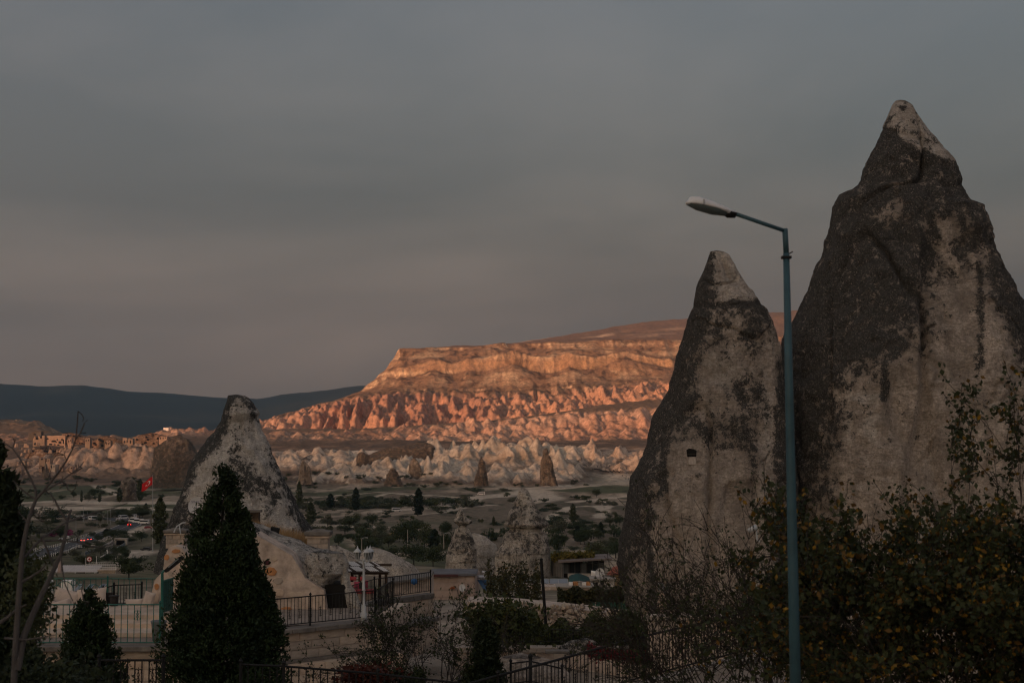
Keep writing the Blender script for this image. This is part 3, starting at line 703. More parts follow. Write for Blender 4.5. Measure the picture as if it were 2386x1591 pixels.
def rock_thing(name, label, outline, d, m, **k):
    o = link(name, loft(outline, d, name=name, **k), m); tag(o, label, 'rock'); return o

BIG = [(236, 2086, 2112), (246, 2077, 2128), (268, 2068, 2140), (292, 2061, 2156), (325, 2050, 2176), (380, 2026, 2210), (425, 2012, 2231), (440, 1999, 2234), (452, 1966, 2238), (475, 1948, 2244),
       (492, 1942, 2268), (540, 1930, 2290), (590, 1914, 2304), (612, 1905, 2314), (670, 1888, 2342), (740, 1862, 2374), (800, 1836, 2404), (900, 1822, 2446), (1100, 1812, 2500), (1300, 1806, 2540), (1520, 1800, 2580)]
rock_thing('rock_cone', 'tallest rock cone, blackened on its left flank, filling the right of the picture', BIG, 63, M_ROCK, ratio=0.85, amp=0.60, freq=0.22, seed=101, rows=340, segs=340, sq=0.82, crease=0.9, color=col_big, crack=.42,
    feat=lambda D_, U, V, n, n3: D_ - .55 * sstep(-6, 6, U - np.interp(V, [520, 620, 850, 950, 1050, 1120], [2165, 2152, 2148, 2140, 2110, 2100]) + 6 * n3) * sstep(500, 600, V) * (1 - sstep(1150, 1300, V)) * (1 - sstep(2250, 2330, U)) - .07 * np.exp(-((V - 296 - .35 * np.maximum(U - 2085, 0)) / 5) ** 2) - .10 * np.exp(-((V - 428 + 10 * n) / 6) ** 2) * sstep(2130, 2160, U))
MID = [(587, 1656, 1686), (594, 1654, 1697), (612, 1650, 1708), (650, 1638, 1729), (672, 1631, 1742), (705, 1621, 1770), (720, 1617, 1785), (755, 1606, 1799), (815, 1586, 1814), (870, 1571, 1822), (900, 1561, 1828), (935, 1543, 1834),
       (965, 1524, 1838), (1010, 1512, 1842), (1056, 1499, 1846), (1113, 1473, 1850), (1188, 1457, 1854), (1279, 1444, 1858), (1313, 1441, 1860), (1350, 1449, 1862), (1400, 1460, 1862), (1441, 1468, 1862), (1510, 1482, 1862)]
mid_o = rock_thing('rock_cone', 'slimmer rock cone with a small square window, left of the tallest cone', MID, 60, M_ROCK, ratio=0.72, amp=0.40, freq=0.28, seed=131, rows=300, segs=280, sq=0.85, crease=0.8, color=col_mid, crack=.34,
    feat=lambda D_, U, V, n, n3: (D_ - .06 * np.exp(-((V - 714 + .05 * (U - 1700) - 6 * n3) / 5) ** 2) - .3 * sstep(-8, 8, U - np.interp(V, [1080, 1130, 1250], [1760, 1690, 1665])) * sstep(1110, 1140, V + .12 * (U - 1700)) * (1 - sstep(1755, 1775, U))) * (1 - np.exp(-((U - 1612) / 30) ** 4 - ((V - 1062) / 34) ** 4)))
LEFT = [(922, 540, 560), (928, 533, 570), (940, 528, 580), (965, 521, 597), (990, 509, 606), (1005, 501, 610), (1018, 490, 619), (1040, 471, 628), (1075, 449, 642), (1100, 443, 652), (1112, 441, 660), (1140, 430, 673), (1160, 420, 682),
        (1190, 408, 695), (1225, 397, 713), (1270, 385, 740), (1330, 370, 790)]
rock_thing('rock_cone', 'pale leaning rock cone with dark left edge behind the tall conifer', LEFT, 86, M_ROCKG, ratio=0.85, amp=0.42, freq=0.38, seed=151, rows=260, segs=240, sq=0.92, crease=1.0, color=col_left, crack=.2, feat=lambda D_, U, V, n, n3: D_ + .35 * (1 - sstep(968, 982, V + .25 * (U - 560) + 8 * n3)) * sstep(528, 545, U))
def col_chim(C, U, V, W_):
    n = fbm(W_[:, 0] * .5, W_[:, 1] * .5, W_[:, 2] * .9, seed=33); n2 = fbm(W_[:, 0] * .2, W_[:, 1] * .2, W_[:, 2] * 1.6, seed=34)
    C[:, 0] = 0.40 + 0.5 * n + 0.3 * n2 - 0.2 * (V > 1290); C[:, 1] = 0.5 + 0.6 * n2; C[:, 2] = .6 + .5 * n2
rock_thing('fairy_chimney', 'smaller fairy chimney with a pointed cap stone on a narrow neck', [(1184, 1072, 1075), (1190, 1068, 1078), (1205, 1061, 1088), (1214, 1056, 1100), (1219, 1061, 1098), (1223, 1067, 1087), (1228, 1066, 1088), (1232, 1059, 1094), (1240, 1058, 1098), (1258, 1051, 1106),
    (1275, 1046, 1111), (1290, 1042, 1112), (1293, 1040, 1110), (1325, 1037, 1112), (1370, 1034, 1114)], 185, M_ROCKF, ratio=0.8, amp=0.26, freq=.6, seed=171, rows=150, segs=110, ledge=0.07, crack=.12, color=col_chim)
rock_thing('rock_mound', 'bare banded pale rock hump between the two fairy chimneys', [(1243, 1098, 1112), (1248, 1090, 1130), (1256, 1085, 1140), (1268, 1080, 1156), (1290, 1078, 1162), (1370, 1075, 1168)], 192, M_ROCKF, ratio=0.8, amp=0.3, freq=.4, seed=175, rows=90, segs=110, ledge=0.08,
    color=lambda C, U, V, W_: C.__setitem__((slice(None), 1), 0.8))
rock_thing('fairy_chimney', 'larger fairy chimney with a tilted hat of dark and pale stone', [(1138, 1214, 1223), (1143, 1209, 1229), (1155, 1204, 1234), (1168, 1200, 1241), (1180, 1196, 1250), (1194, 1187, 1261), (1205, 1182, 1268), (1220, 1174, 1277), (1226, 1178, 1275), (1230, 1188, 1263), (1236, 1187, 1264), (1241, 1177, 1271),
    (1256, 1172, 1274), (1275, 1162, 1279), (1292, 1152, 1281), (1300, 1153, 1282), (1345, 1152, 1287), (1390, 1150, 1290)], 180, M_ROCKF, ratio=0.8, amp=0.42, freq=.5, seed=181, rows=190, segs=140, ledge=0.07, crease=.8, crack=.15, color=col_chim)
def col_dark(C, U, V, W_):
    n = fbm(W_[:, 0] * .05, W_[:, 1] * .05, W_[:, 2] * .1, seed=53); C[:, 0] = 0.62 + 0.5 * n; C[:, 2] = .7
def col_dark2(C, U, V, W_):
    n = fbm(W_[:, 0] * .06, W_[:, 1] * .06, W_[:, 2] * .03, seed=54); C[:, 0] = 0.44 + 0.35 * n; C[:, 2] = 0.9
M_ROCKD = mat_rock('tuff_rock_distant', (0.36, 0.285, 0.22), (0.085, 0.074, 0.062), (0.42, 0.35, 0.28), 0.14)
M_ROCKD2 = mat_rock('tuff_rock_distant_tan', (0.47, 0.395, 0.32), (0.13, 0.11, 0.09), (0.52, 0.45, 0.37), 0.14)
for lab, ol, d, cf in [
    ('narrow dark rock spire left of the taller spire, before the pale cones', [(1065, 1120, 1124), (1080, 1116, 1129), (1100, 1111, 1134), (1132, 1105, 1139)], 1245, col_dark2),
    ('taller dark rock spire with a broad foot, before the pale cones', [(1046, 1268, 1274), (1060, 1266, 1278), (1075, 1263, 1285), (1095, 1261, 1291), (1132, 1257, 1300)], 1240, col_dark2),
    ('long dark rock outcrop above the pale cones in mid valley', [(1031, 970, 995), (1036, 960, 1006), (1044, 895, 1015), (1056, 870, 1020), (1066, 850, 1020), (1076, 842, 1018)], 1470, col_dark),
    ('twin brown rock pillars at the left end of the dark outcrop', [(1054, 838, 846), (1062, 833, 862), (1080, 831, 866), (1100, 829, 864)], 1400, col_dark2),
    ('brown rock cone among pale cones below the dark outcrop', [(1090, 914, 918), (1100, 908, 926), (1118, 900, 934), (1135, 895, 940)], 1255, col_dark2),
    ('steep brown fin of rock right of the brown cone', [(1068, 962, 968), (1085, 955, 978), (1105, 950, 985), (1118, 946, 988)], 1330, col_dark2),
    ('tall brown tuff wedge left of the pale cones', [(1072, 705, 709), (1090, 700, 722), (1120, 694, 728), (1128, 690, 730)], 1270, col_dark2),
    ('large dark rock mass behind the flag and the left cone', [(1014, 410, 422), (1020, 398, 430), (1032, 380, 446), (1044, 362, 452), (1070, 358, 470), (1100, 354, 480), (1135, 350, 490)], 1180, col_dark),
    ('rounded grey rock block behind the red flag', [(1112, 292, 306), (1120, 282, 314), (1140, 278, 318), (1165, 277, 318)], 1010, col_dark2),
    ('small rock cone on the slope below the cave village', [(1080, 106, 109), (1092, 102, 112), (1113, 97, 116)], 1330, col_dark2)]:
    rock_thing('rock_spire' if 'spire' in lab else 'rock_outcrop', lab, ol, d, M_ROCKD if ('spire' in lab or 'dark' in lab) else M_ROCKD2, ratio=.7, amp=2.6, freq=.11, crack=1.2, seed=int(d) + len(lab), rows=90, segs=100, crease=1.3, color=cf)
# square window cut into the slimmer cone
w_th = mid_o
def window_recess(parent, u0, u1, v0, v1, d, depth, m_in, m_sill):
    a, b = P(u0, v1, d), P(u1, v0, d); w, h = b.x - a.x, b.z - a.z; th_ = 0.06
    mb = MB(); mb.box(((a.x + b.x) / 2, d + depth, (a.z + b.z) / 2), (w, th_, h))
    mb.box((a.x - th_ / 2, d + depth / 2, (a.z + b.z) / 2), (th_, depth, h)); mb.box((b.x + th_ / 2, d + depth / 2, (a.z + b.z) / 2), (th_, depth, h))
    mb.box(((a.x + b.x) / 2, d + depth / 2, b.z + th_ / 2), (w + .1, depth, th_))
    mb.build('window_recess', m_in, parent)
    s = MB(); s.box(((a.x + b.x) / 2, d + depth / 2, a.z + h * .16), (w * .96, depth * .9, h * .32)); s.build('window_sill_stone', m_sill, parent)
# ------------------------------------------------------------------ plants
def leaf_mesh(name, pts, size, rng, elong=1.7, up=0.0, out=None, bend=0.0):
    """one small four-sided leaf (or leaf clump) per point, turned at random"""
    pts = np.asarray(pts); n = len(pts); size = np.broadcast_to(np.asarray(size, float), (n,))
    a = rng.normal(size=(n, 3)); a[:, 2] += up
    if out is not None: a = a * 0.6 + out * 0.8
    a /= np.linalg.norm(a, axis=1)[:, None] + 1e-9
    b = np.cross(a, rng.normal(size=(n, 3))); b /= np.linalg.norm(b, axis=1)[:, None] + 1e-9
    L = (size * elong / 2)[:, None]; Wd = (size / 2)[:, None]; w = rng.uniform(0.75, 1.25, (n, 1))
    V = np.stack([pts - a * L, pts + b * Wd * w - a * L * 0.1, pts + a * L, pts - b * Wd * w - a * L * 0.1], 1).reshape(-1, 3)
    return npmesh(name, V, np.arange(4 * n).reshape(-1, 4), smooth=False)

def lobes_pts(n, lobes, rng, shell=0.55):
    ls = np.array([[*c, *r] for c, r in lobes], float); wt = (ls[:, 3] * ls[:, 4] + ls[:, 3] * ls[:, 5] + ls[:, 4] * ls[:, 5]); wt /= wt.sum()
    k = rng.choice(len(ls), n, p=wt); g = rng.normal(size=(n, 3)); g /= np.linalg.norm(g, axis=1)[:, None]
    r = rng.uniform(shell, 1.0, n) ** 0.7
    r = r * (1 + 0.25 * rng.normal(size=n) * 0.5)
    return ls[k, :3] + g * r[:, None] * ls[k, 3:6], g

def tube_np(segs, n=5):
    """many tapered tubes at once: list of (points, radii)"""
    mb = MB()
    for pts, rs in segs: mb.tube(pts, rs, n, cap=False)
    return mb

def grow(rng, p, d, length, rad, lev, maxlev, segs, tips, kids=(3, 5), spread=0.7, ratio=0.62, wig=0.18, grav=0.0, nseg=5):
    pts = [p.copy()]; rs = [rad]; d = d / np.linalg.norm(d); pos = p.copy(); ch = []
    for i in range(nseg):
        d = d + rng.normal(size=3) * wig; d[2] += grav; d /= np.linalg.norm(d)
        pos = pos + d * length / nseg; pts.append(pos.copy()); rs.append(max(rad * (1 - 0.62 * (i + 1) / nseg), min(rad, .0045))); ch.append((pos.copy(), d.copy(), rs[-1]))
    segs.append((pts, rs))
    if lev >= maxlev:
        for q in pts[1:]: tips.append(q)
        return
    for k in range(rng.integers(kids[0], kids[1] + 1)):
        i = rng.integers(max(0, nseg // 3), nseg); q, dd, r = ch[i]
        nd = dd + rng.normal(size=3) * spread
        grow(rng, q, nd, length * ratio * rng.uniform(0.75, 1.2), max(r * 0.75, 0.0065), lev + 1, maxlev, segs, tips, kids, spread, ratio, wig, grav, nseg)
    grow(rng, ch[-1][0], ch[-1][1], length * ratio, rs[-1], lev + 1, maxlev, segs, tips, kids, spread, ratio, wig, grav, nseg)

M_BARK = mat('bark_brown', (0.032, 0.027, 0.023), 0.9, 0.4, 8, 0.4)
M_BARKG = mat('bark_grey', (0.075, 0.069, 0.067), 0.9, 0.3, 10, 0.5, stretch=(1, 1, .3))
L_DARK = mat_leaf('leaf_dark_green', (0.022, 0.034, 0.016), (0.055, 0.072, 0.032), 0.35)
L_MID = mat_leaf('leaf_mid_green', (0.034, 0.045, 0.020), (0.085, 0.095, 0.042), 0.35)
L_OLIVE = mat_leaf('leaf_olive_grey', (0.055, 0.062, 0.040), (0.12, 0.12, 0.078), 0.4)
L_YEL = mat_leaf('leaf_yellow', (0.16, 0.105, 0.018), (0.34, 0.21, 0.03), 0.9)
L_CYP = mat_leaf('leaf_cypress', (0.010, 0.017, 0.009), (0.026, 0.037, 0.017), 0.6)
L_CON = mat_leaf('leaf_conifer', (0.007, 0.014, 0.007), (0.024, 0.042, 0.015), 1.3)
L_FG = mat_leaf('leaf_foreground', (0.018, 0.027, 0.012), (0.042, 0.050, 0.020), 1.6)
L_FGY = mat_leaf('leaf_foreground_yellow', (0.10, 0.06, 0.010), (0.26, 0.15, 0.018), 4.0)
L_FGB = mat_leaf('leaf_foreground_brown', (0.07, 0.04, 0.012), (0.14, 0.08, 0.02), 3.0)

TREES = {}
def tree_kinds():
    rng = np.random.default_rng(5)
    def mk(key, crown_pts, sizes, m, trunk_r, trunk_h, elong=1.4):
        TREES[key] = (leaf_mesh('crown', crown_pts, sizes, rng, elong), tube_np([([(0, 0, -0.5), (0.02, 0, trunk_h * .5), (0.0, 0.03, trunk_h)], [trunk_r, trunk_r * .8, trunk_r * .4])], 6).mesh('trunk'), m)
    for i in range(3):                                    # round trees, unit height
        lob = [((rng.normal() * .2, rng.normal() * .2, rng.uniform(.32, .82)), (rng.uniform(.13, .26),) * 2 + (rng.uniform(.12, .2),)) for _ in range(12)] + [((0, 0, .5), (.3, .3, .3))]
        p, g = lobes_pts(2300, lob, rng, 0.5); mk(f'round{i}', p, rng.uniform(.02, .05, len(p)), L_DARK, .022, .6)
    for i in range(2):                                    # upright poplars
        z = rng.uniform(0.06, 1.0, 2000); w = 0.125 * np.sin(np.clip((z - .02) / .98, 0, 1) ** 0.75 * np.pi) ** 0.6 * (1 + .25 * np.sin(z * 31 + i)) + .006
        t = rng.uniform(0, 6.28, len(z)); r = w * rng.uniform(.35, 1.08, len(z))
        mk(f'poplar{i}', np.stack([r * np.cos(t), r * np.sin(t), z], 1), rng.uniform(.015, .036, len(z)), L_CYP if i == 0 else L_MID, .014, .5, 2.0)
    for i in range(3):                                    # bushes, unit width, low
        lob = [((rng.normal() * .24, rng.normal() * .24, rng.uniform(.1, .35)), (rng.uniform(.12, .25),) * 2 + (rng.uniform(.1, .2),)) for _ in range(9)]
        p, g = lobes_pts(900, lob, rng, .4); p[:, 2] = np.abs(p[:, 2]); mk(f'bush{i}', p, rng.uniform(.03, .07, len(p)), [L_DARK, L_OLIVE, L_MID][i], .02, .25)
    lob = [((rng.normal() * .12, rng.normal() * .12, rng.uniform(.2, .9)), (rng.uniform(.07, .15),) * 2 + (.12,)) for _ in range(14)]
    p, g = lobes_pts(1100, lob, rng, .2); mk('thin', p, rng.uniform(.015, .032, len(p)), L_MID, .012, .8, 1.8)
    TREES['yellow'] = (TREES['round1'][0].copy(), TREES['round1'][1], L_YEL); TREES['greyround'] = (TREES['round2'][0].copy(), TREES['round2'][1], L_OLIVE); TREES['greenround'] = (TREES['round0'][0].copy(), TREES['round0'][1], L_MID)
tree_kinds()
def tree(kind, loc, h, w, label, group=None, name=None, rz=None, cat=None):
    me, tr, m = TREES[kind]
    bush = kind.startswith('bush')
    t = thing(name or ('bush' if bush else 'poplar_tree' if kind.startswith('poplar') else 'tree'), label, cat or ('bush' if bush else 'tree'), loc, group)
    t.scale = (w, w, h); t.rotation_euler = (0, 0, random.uniform(0, 6.28) if rz is None else rz)
    link('crown', me, m, t); link('trunk' if not bush else 'stem', tr, M_BARK, t)
    return t
random.seed(11)
def tree_px(kind, u, vb, hpx, wpx, label, group=None, d0=110.0, name=None, d=None):
    p = hit(u, vb, d0) if d is None else P(u, vb, d)
    s = PX(p.y); k = {'poplar0': .27, 'poplar1': .27, 'thin': .45}.get(kind, 0.95 if kind.startswith('bush') else .85)
    return tree(kind, p, hpx * s / (0.5 if kind.startswith('bush') else 1.0), wpx * s / k, label, group, name)

# --- poplars and cypresses standing singly in the valley
for u, vb, h, w, k, lab in [
    (697, 1182, 60, 16, 'poplar1', 'slender poplar at the right foot of the left rock cone'), (770, 1186, 36, 20, 'poplar0', 'squat dark cypress, first of three right of the left cone'),
    (829, 1190, 54, 20, 'poplar0', 'tall dark cypress, second of three right of the left cone'), (975, 1202, 64, 26, 'poplar0', 'largest dark poplar, in mid valley below the pale cones'),
    (724, 1222, 52, 24, 'poplar1', 'loose green poplar low beside the left rock cone'), (1335, 1218, 44, 17, 'poplar1', 'yellow green poplar right of the larger fairy chimney'),
    (1345, 1262, 38, 20, 'poplar0', 'dark cypress in the row right of the larger fairy chimney'), (1400, 1250, 34, 14, 'poplar0', 'thin dark conifer beside the slimmer rock cone'), (1436, 1220, 26, 10, 'poplar1', 'small thin poplar close to the slimmer rock cone'),
    (190, 1170, 28, 7, 'poplar1', 'thin poplar on the tan field below the cave village'), (278, 1170, 34, 14, 'poplar1', 'poplar left of the grey rock block below the village'),
    (326, 1168, 52, 16, 'poplar1', 'tall poplar just left of the red flag'), (340, 1188, 16, 9, 'poplar0', 'short dark cypress beneath the red flag'), (232, 1170, 22, 9, 'poplar1', 'small poplar in the middle of the tan field'),
    (1150, 1225, 22, 8, 'poplar1', 'short poplar between the two fairy chimney tops')]:
    tree_px(k, u, vb, h, w, lab, 'poplars and cypresses in the valley')
tree_px('poplar1', 372, 1272, 112, 36, 'big green poplar in front of the left rock cone foot', None, d0=60, d=330)
# --- round trees and bushes
for u, vb, h, w, k, lab in [
    (205, 1168, 24, 18, 'greyround', 'grey green round tree on the tan field below the village'), (172, 1160, 18, 14, 'round0', 'small round tree left of the thin field poplar'),
    (130, 1215, 38, 60, 'round0', 'dark broad tree behind the bare branches at left'), (1235, 1180, 1, 1, None, ''),
    (1390, 1158, 22, 22, 'round1', 'dark round tree on the pale ground right of the fairy chimneys'), (720, 1245, 34, 40, 'greyround', 'grey green tree between left cone and stone chimney'),
    (705, 1232, 30, 30, 'round1', 'dark tree touching the right foot of the left cone'), (811, 1220, 18, 14, 'poplar0', 'little dark conical tree right of the stone chimney'),
    (850, 1285, 60, 60, 'round2', 'dark tree behind the white lantern post'), (875, 1270, 45, 44, 'greyround', 'grey olive tree behind the lantern post'), (905, 1275, 34, 34, 'greenround', 'green bushy tree left of the yellow tree'),
    (947, 1282, 82, 62, 'round0', 'tallest dark tree of the grove left of the fairy chimneys'), (918, 1262, 24, 32, 'yellow', 'small tree turned yellow in the middle of the grove'),
    (990, 1278, 64, 52, 'greenround', 'green tree right of the tallest tree in the grove'), (1012, 1285, 52, 30, 'poplar0', 'dark pointed fir in the grove beside the smaller fairy chimney'), (1040, 1290, 58, 40, 'round1', 'dark tree just left of the smaller fairy chimney'),
    (965, 1318, 60, 70, 'round1', 'dark tree low in the grove below the tall tree'), (1010, 1320, 50, 60, 'round2', 'dark tree at the low right end of the grove'), (905, 1310, 44, 60, 'round0', 'dark tree at the low left end of the grove'),
    (1140, 1260, 30, 50, 'bush0', 'dark thicket behind the hump between the fairy chimneys'), (1180, 1250, 26, 30, 'bush0', 'dark bush touching the left of the larger chimney'),
    (1300, 1290, 60, 50, 'round1', 'dark tree just right of the larger fairy chimney'), (1362, 1268, 44, 40, 'round0', 'dark tree behind the low restaurant roof'), (1395, 1310, 56, 60, 'greenround', 'broad green tree right of the restaurant roof'), (1435, 1300, 50, 60, 'round2', 'dark tree against the slimmer rock cone, over the red roof'),
    (1430, 1250, 20, 40, 'bush0', 'dark bush by the slimmer cone above the green trees'), (1310, 1240, 30, 50, 'bush1', 'grey bush above the restaurant, right of the larger chimney'),
    (300, 1350, 60, 76, 'round2', 'big dark tree behind the stone pavilion with rooftop rail'), (275, 1330, 40, 40, 'round1', 'dark tree right behind the rooftop rail'), (205, 1318, 30, 60, 'greenround', 'green thicket behind the white canopy'), (175, 1300, 24, 30, 'greyround', 'grey green tree above the white canopy'),
    (230, 1262, 20, 20, 'round0', 'dark tree on the near edge of the highway'), (248, 1254, 22, 22, 'poplar0', 'dark shrubby cypress beside the highway and the canal'), (203, 1282, 24, 26, 'round1', 'dark round tree by the highway edge above the canal rail'), (330, 1262, 30, 30, 'round0', 'dark tree left of the big green poplar'),
    (300, 1208, 22, 30, 'greenround', 'autumn green tree behind the parked minibuses'), (325, 1206, 24, 38, 'greenround', 'broad tree behind the white minibuses near the flagpole'), (275, 1205, 18, 40, 'round0', 'dark tree line at the far side of the bend'), (205, 1202, 16, 50, 'round2', 'dark trees beyond the highway left of the bend'),
    (60, 1215, 40, 70, 'round1', 'dark tree mass left behind the bare branches'), (40, 1260, 50, 80, 'round0', 'dark tree at far left under the bare branches'), (90, 1250, 30, 50, 'greyround', 'grey tree under the bare branches at left')]:
    if k: tree_px(k, u, vb, h, w, lab)
rngt = np.random.default_rng(77)
TLAB = lambda kind, h, mid: ('taller ' if h > mid else 'lower ') + ('grey green round' if 'grey' in kind else 'light green round' if 'green' in kind else 'slim airy' if kind == 'thin' else 'dark green round') + ' tree'
for k in range(46):
    u, v = rngt.uniform(20, 335), rngt.uniform(1196, 1325); kind = ['round0', 'round1', 'round2', 'greenround', 'greyround', 'thin'][rngt.integers(0, 6)]
    if abs(v - np.interp(u, [-60, 100, 215, 290, 335], [1322, 1292, 1256, 1230, 1222])) < 12: continue
    hx = rngt.uniform(14, 30); tree_px(kind, u, v, hx, rngt.uniform(20, 44), TLAB(kind, hx, 22) + (' beyond the highway at left' if v < np.interp(u, [-60, 100, 215, 290, 335], [1322, 1292, 1256, 1230, 1222]) else ' between highway and terrace at left'), 'trees along the highway')
for k in range(26):
    u, v = rngt.uniform(1285, 1450), rngt.uniform(1215, 1300); kind = ['round0', 'greenround', 'round2', 'thin'][rngt.integers(0, 4)]; hx = rngt.uniform(14, 30); tree_px(kind, u, v, hx, rngt.uniform(18, 40), TLAB(kind, hx, 22) + (' near the restaurant' if v > 1262 else ' in the grove') + ' right of the fairy chimneys', 'trees right of the fairy chimneys')
for k in range(22):
    u, v = rngt.uniform(760, 1050), rngt.uniform(1225, 1300); kind = ['round0', 'round1', 'greyround', 'greenround'][rngt.integers(0, 4)]; hx = rngt.uniform(20, 40); tree_px(kind, u, v, hx, rngt.uniform(24, 48), TLAB(kind, hx, 30) + (' behind the lantern post' if u < 900 else ' beside the fairy chimneys') + (', low in the grove' if v > 1262 else ', at the back of the grove'), 'trees left of the fairy chimneys')
# --- scattered bushes nobody would tell apart
rngb = np.random.default_rng(21); nb = 0
for (u0, u1, v0, v1, n, hp, wp) in [(640, 1440, 1140, 1225, 90, (5, 11), (12, 36)), (700, 1100, 1168, 1190, 44, (9, 18), (28, 62)), (30, 430, 1115, 1165, 46, (5, 10), (10, 26)), (60, 330, 1190, 1262, 26, (7, 13), (14, 30)), (640, 1020, 1105, 1140, 36, (4, 9), (8, 22)), (1000, 1420, 1124, 1134, 12, (4, 7), (8, 18)), (1290, 1440, 1225, 1275, 16, (8, 16), (16, 40)), (760, 860, 1215, 1260, 12, (8, 16), (16, 40))]:
    for _ in range(n):
        u, v = rngb.uniform(u0, u1), rngb.uniform(v0, v1)
        k = int(rngb.integers(0, 4)); tone = ['dark', 'dark', 'grey green', 'light green'][k]
        where = 'below the cave village' if v < 1170 and u < 440 else 'beside the highway' if u < 440 else 'among the pale cones' if v < 1140 else 'in the dense belt of mid valley' if hp[0] == 9 else 'right of the fairy chimneys' if u > 1285 else 'behind the stone chimney' if v > 1212 and u < 870 else 'along the dirt tracks of the open valley'
        tree_px(['bush0', 'bush0', 'bush1', 'bush2'][k], u, v, rngb.uniform(*hp), rngb.uniform(*wp), f'low {tone} bush {where}', f'{tone} bushes {where}'); nb += 1
# ------------------------------------------------------------------ road, traffic, village
M_ASPH = mat('asphalt', (0.045, 0.048, 0.052), 0.85, 0.2, 0.8)
M_WHITEP = mat('white_paint', (0.66, 0.64, 0.61), 0.6, 0.1, 3)
M_METAL = mat('galvanised_metal', (0.33, 0.34, 0.35), 0.5, 0.15, 3, metal=0.3)
M_BLACK = mat('black_iron', (0.008, 0.0085, 0.009), 0.75, 0.2, 12)
M_GLASSD = mat('dark_glass', (0.015, 0.018, 0.022), 0.15, 0.1, 2)
M_TYRE = mat('tyre_rubber', (0.012, 0.012, 0.013), 0.9, 0.2, 6)
M_CONC = mat('concrete', (0.30, 0.27, 0.235), 0.9, 0.2, 1.2, 0.2)
M_BLUEG = mat('bluegrey_paint', (0.075, 0.125, 0.15), 0.6, 0.2, 2)
def strip(name, pts, hw, dz, m, off=0.0, steps=14, parent=None, dash=0):
    """ribbon draped on the land along pixel points"""
    ps = [hit(u, v, 200) for u, v in pts]; c = []
    for i in range(len(ps) - 1):                                   # smooth the corner points
        p0, p1, p2, p3 = ps[max(i - 1, 0)], ps[i], ps[i + 1], ps[min(i + 2, len(ps) - 1)]
        for k in range(steps):
            t = k / steps; c.append(0.5 * ((2 * p1) + (p2 - p0) * t + (2 * p0 - 5 * p1 + 4 * p2 - p3) * t * t + (3 * p1 - p0 - 3 * p2 + p3) * t ** 3))
    c.append(ps[-1]); mb = MB(); L = []
    for i, p in enumerate(c):
        t = (c[min(i + 1, len(c) - 1)] - c[max(i - 1, 0)]); n = Vector((-t.y, t.x, 0)).normalized()
        a, b = p + n * (off - hw), p + n * (off + hw)
        zc = ROADZ(p.x, p.y)
        L.append((Vector((a.x, a.y, zc + dz)), Vector((b.x, b.y, zc + dz))))
    for i in range(len(L) - 1):
        if dash and (i // dash) % 2: continue
        o = len(mb.v); mb.v += [tuple(L[i][0]), tuple(L[i][1]), tuple(L[i + 1][1]), tuple(L[i + 1][0])]; mb.f.append((o, o + 1, o + 2, o + 3))
    return mb.build(name, m, parent), c, L
def ROADZ(x, y):
    xs = np.array([x - 5, x, x + 5, x, x]); ys = np.array([y, y, y, y - 6, y + 6]); return float(terrain(xs, ys).max()) + 0.25
ROAD = [(-60, 1322), (30, 1310), (100, 1292), (160, 1276), (215, 1256), (262, 1240), (290, 1230), (303, 1223), (298, 1217), (280, 1213), (245, 1209), (195, 1206), (120, 1203)]
road, rc, rl = strip('road', ROAD, 6.0, 0.0, M_ASPH); tag(road, kind='structure')
for nm, off, dash in (('road_marking', 5.5, 0), ('road_marking', -5.5, 0), ('road_marking', 0.0, 1)):
    o, _, _ = strip(nm, ROAD, 0.13, 0.03, M_WHITEP, off, parent=road, dash=dash)
def guard(label, a, b, side, every=1):
    th_ = thing('guard_rail', label, 'guard rail', rc[a]); pts = []
    me = MB().box((0, 0, .5), (.22, .16, 1.1)).mesh('post')
    for i in range(a, b, every):
        e = rl[i][side]; c_ = rc[i]; q = e + (e - c_).normalized() * 1.0; q.z = max(ROADZ(q.x, q.y) - .2, e.z - .3); pts.append(q + Vector((0, 0, 0.75)))
        o = link('post', me, M_WHITEP, th_); o.location = q - th_.location
    MB().tube(pts, 0.12, 5).build('rail', M_METAL, th_)
guard('white posted guard rail along the far edge of the highway', 14, 78, 1)
guard('white posted guard rail along the near edge of the highway', 8, 66, 0)

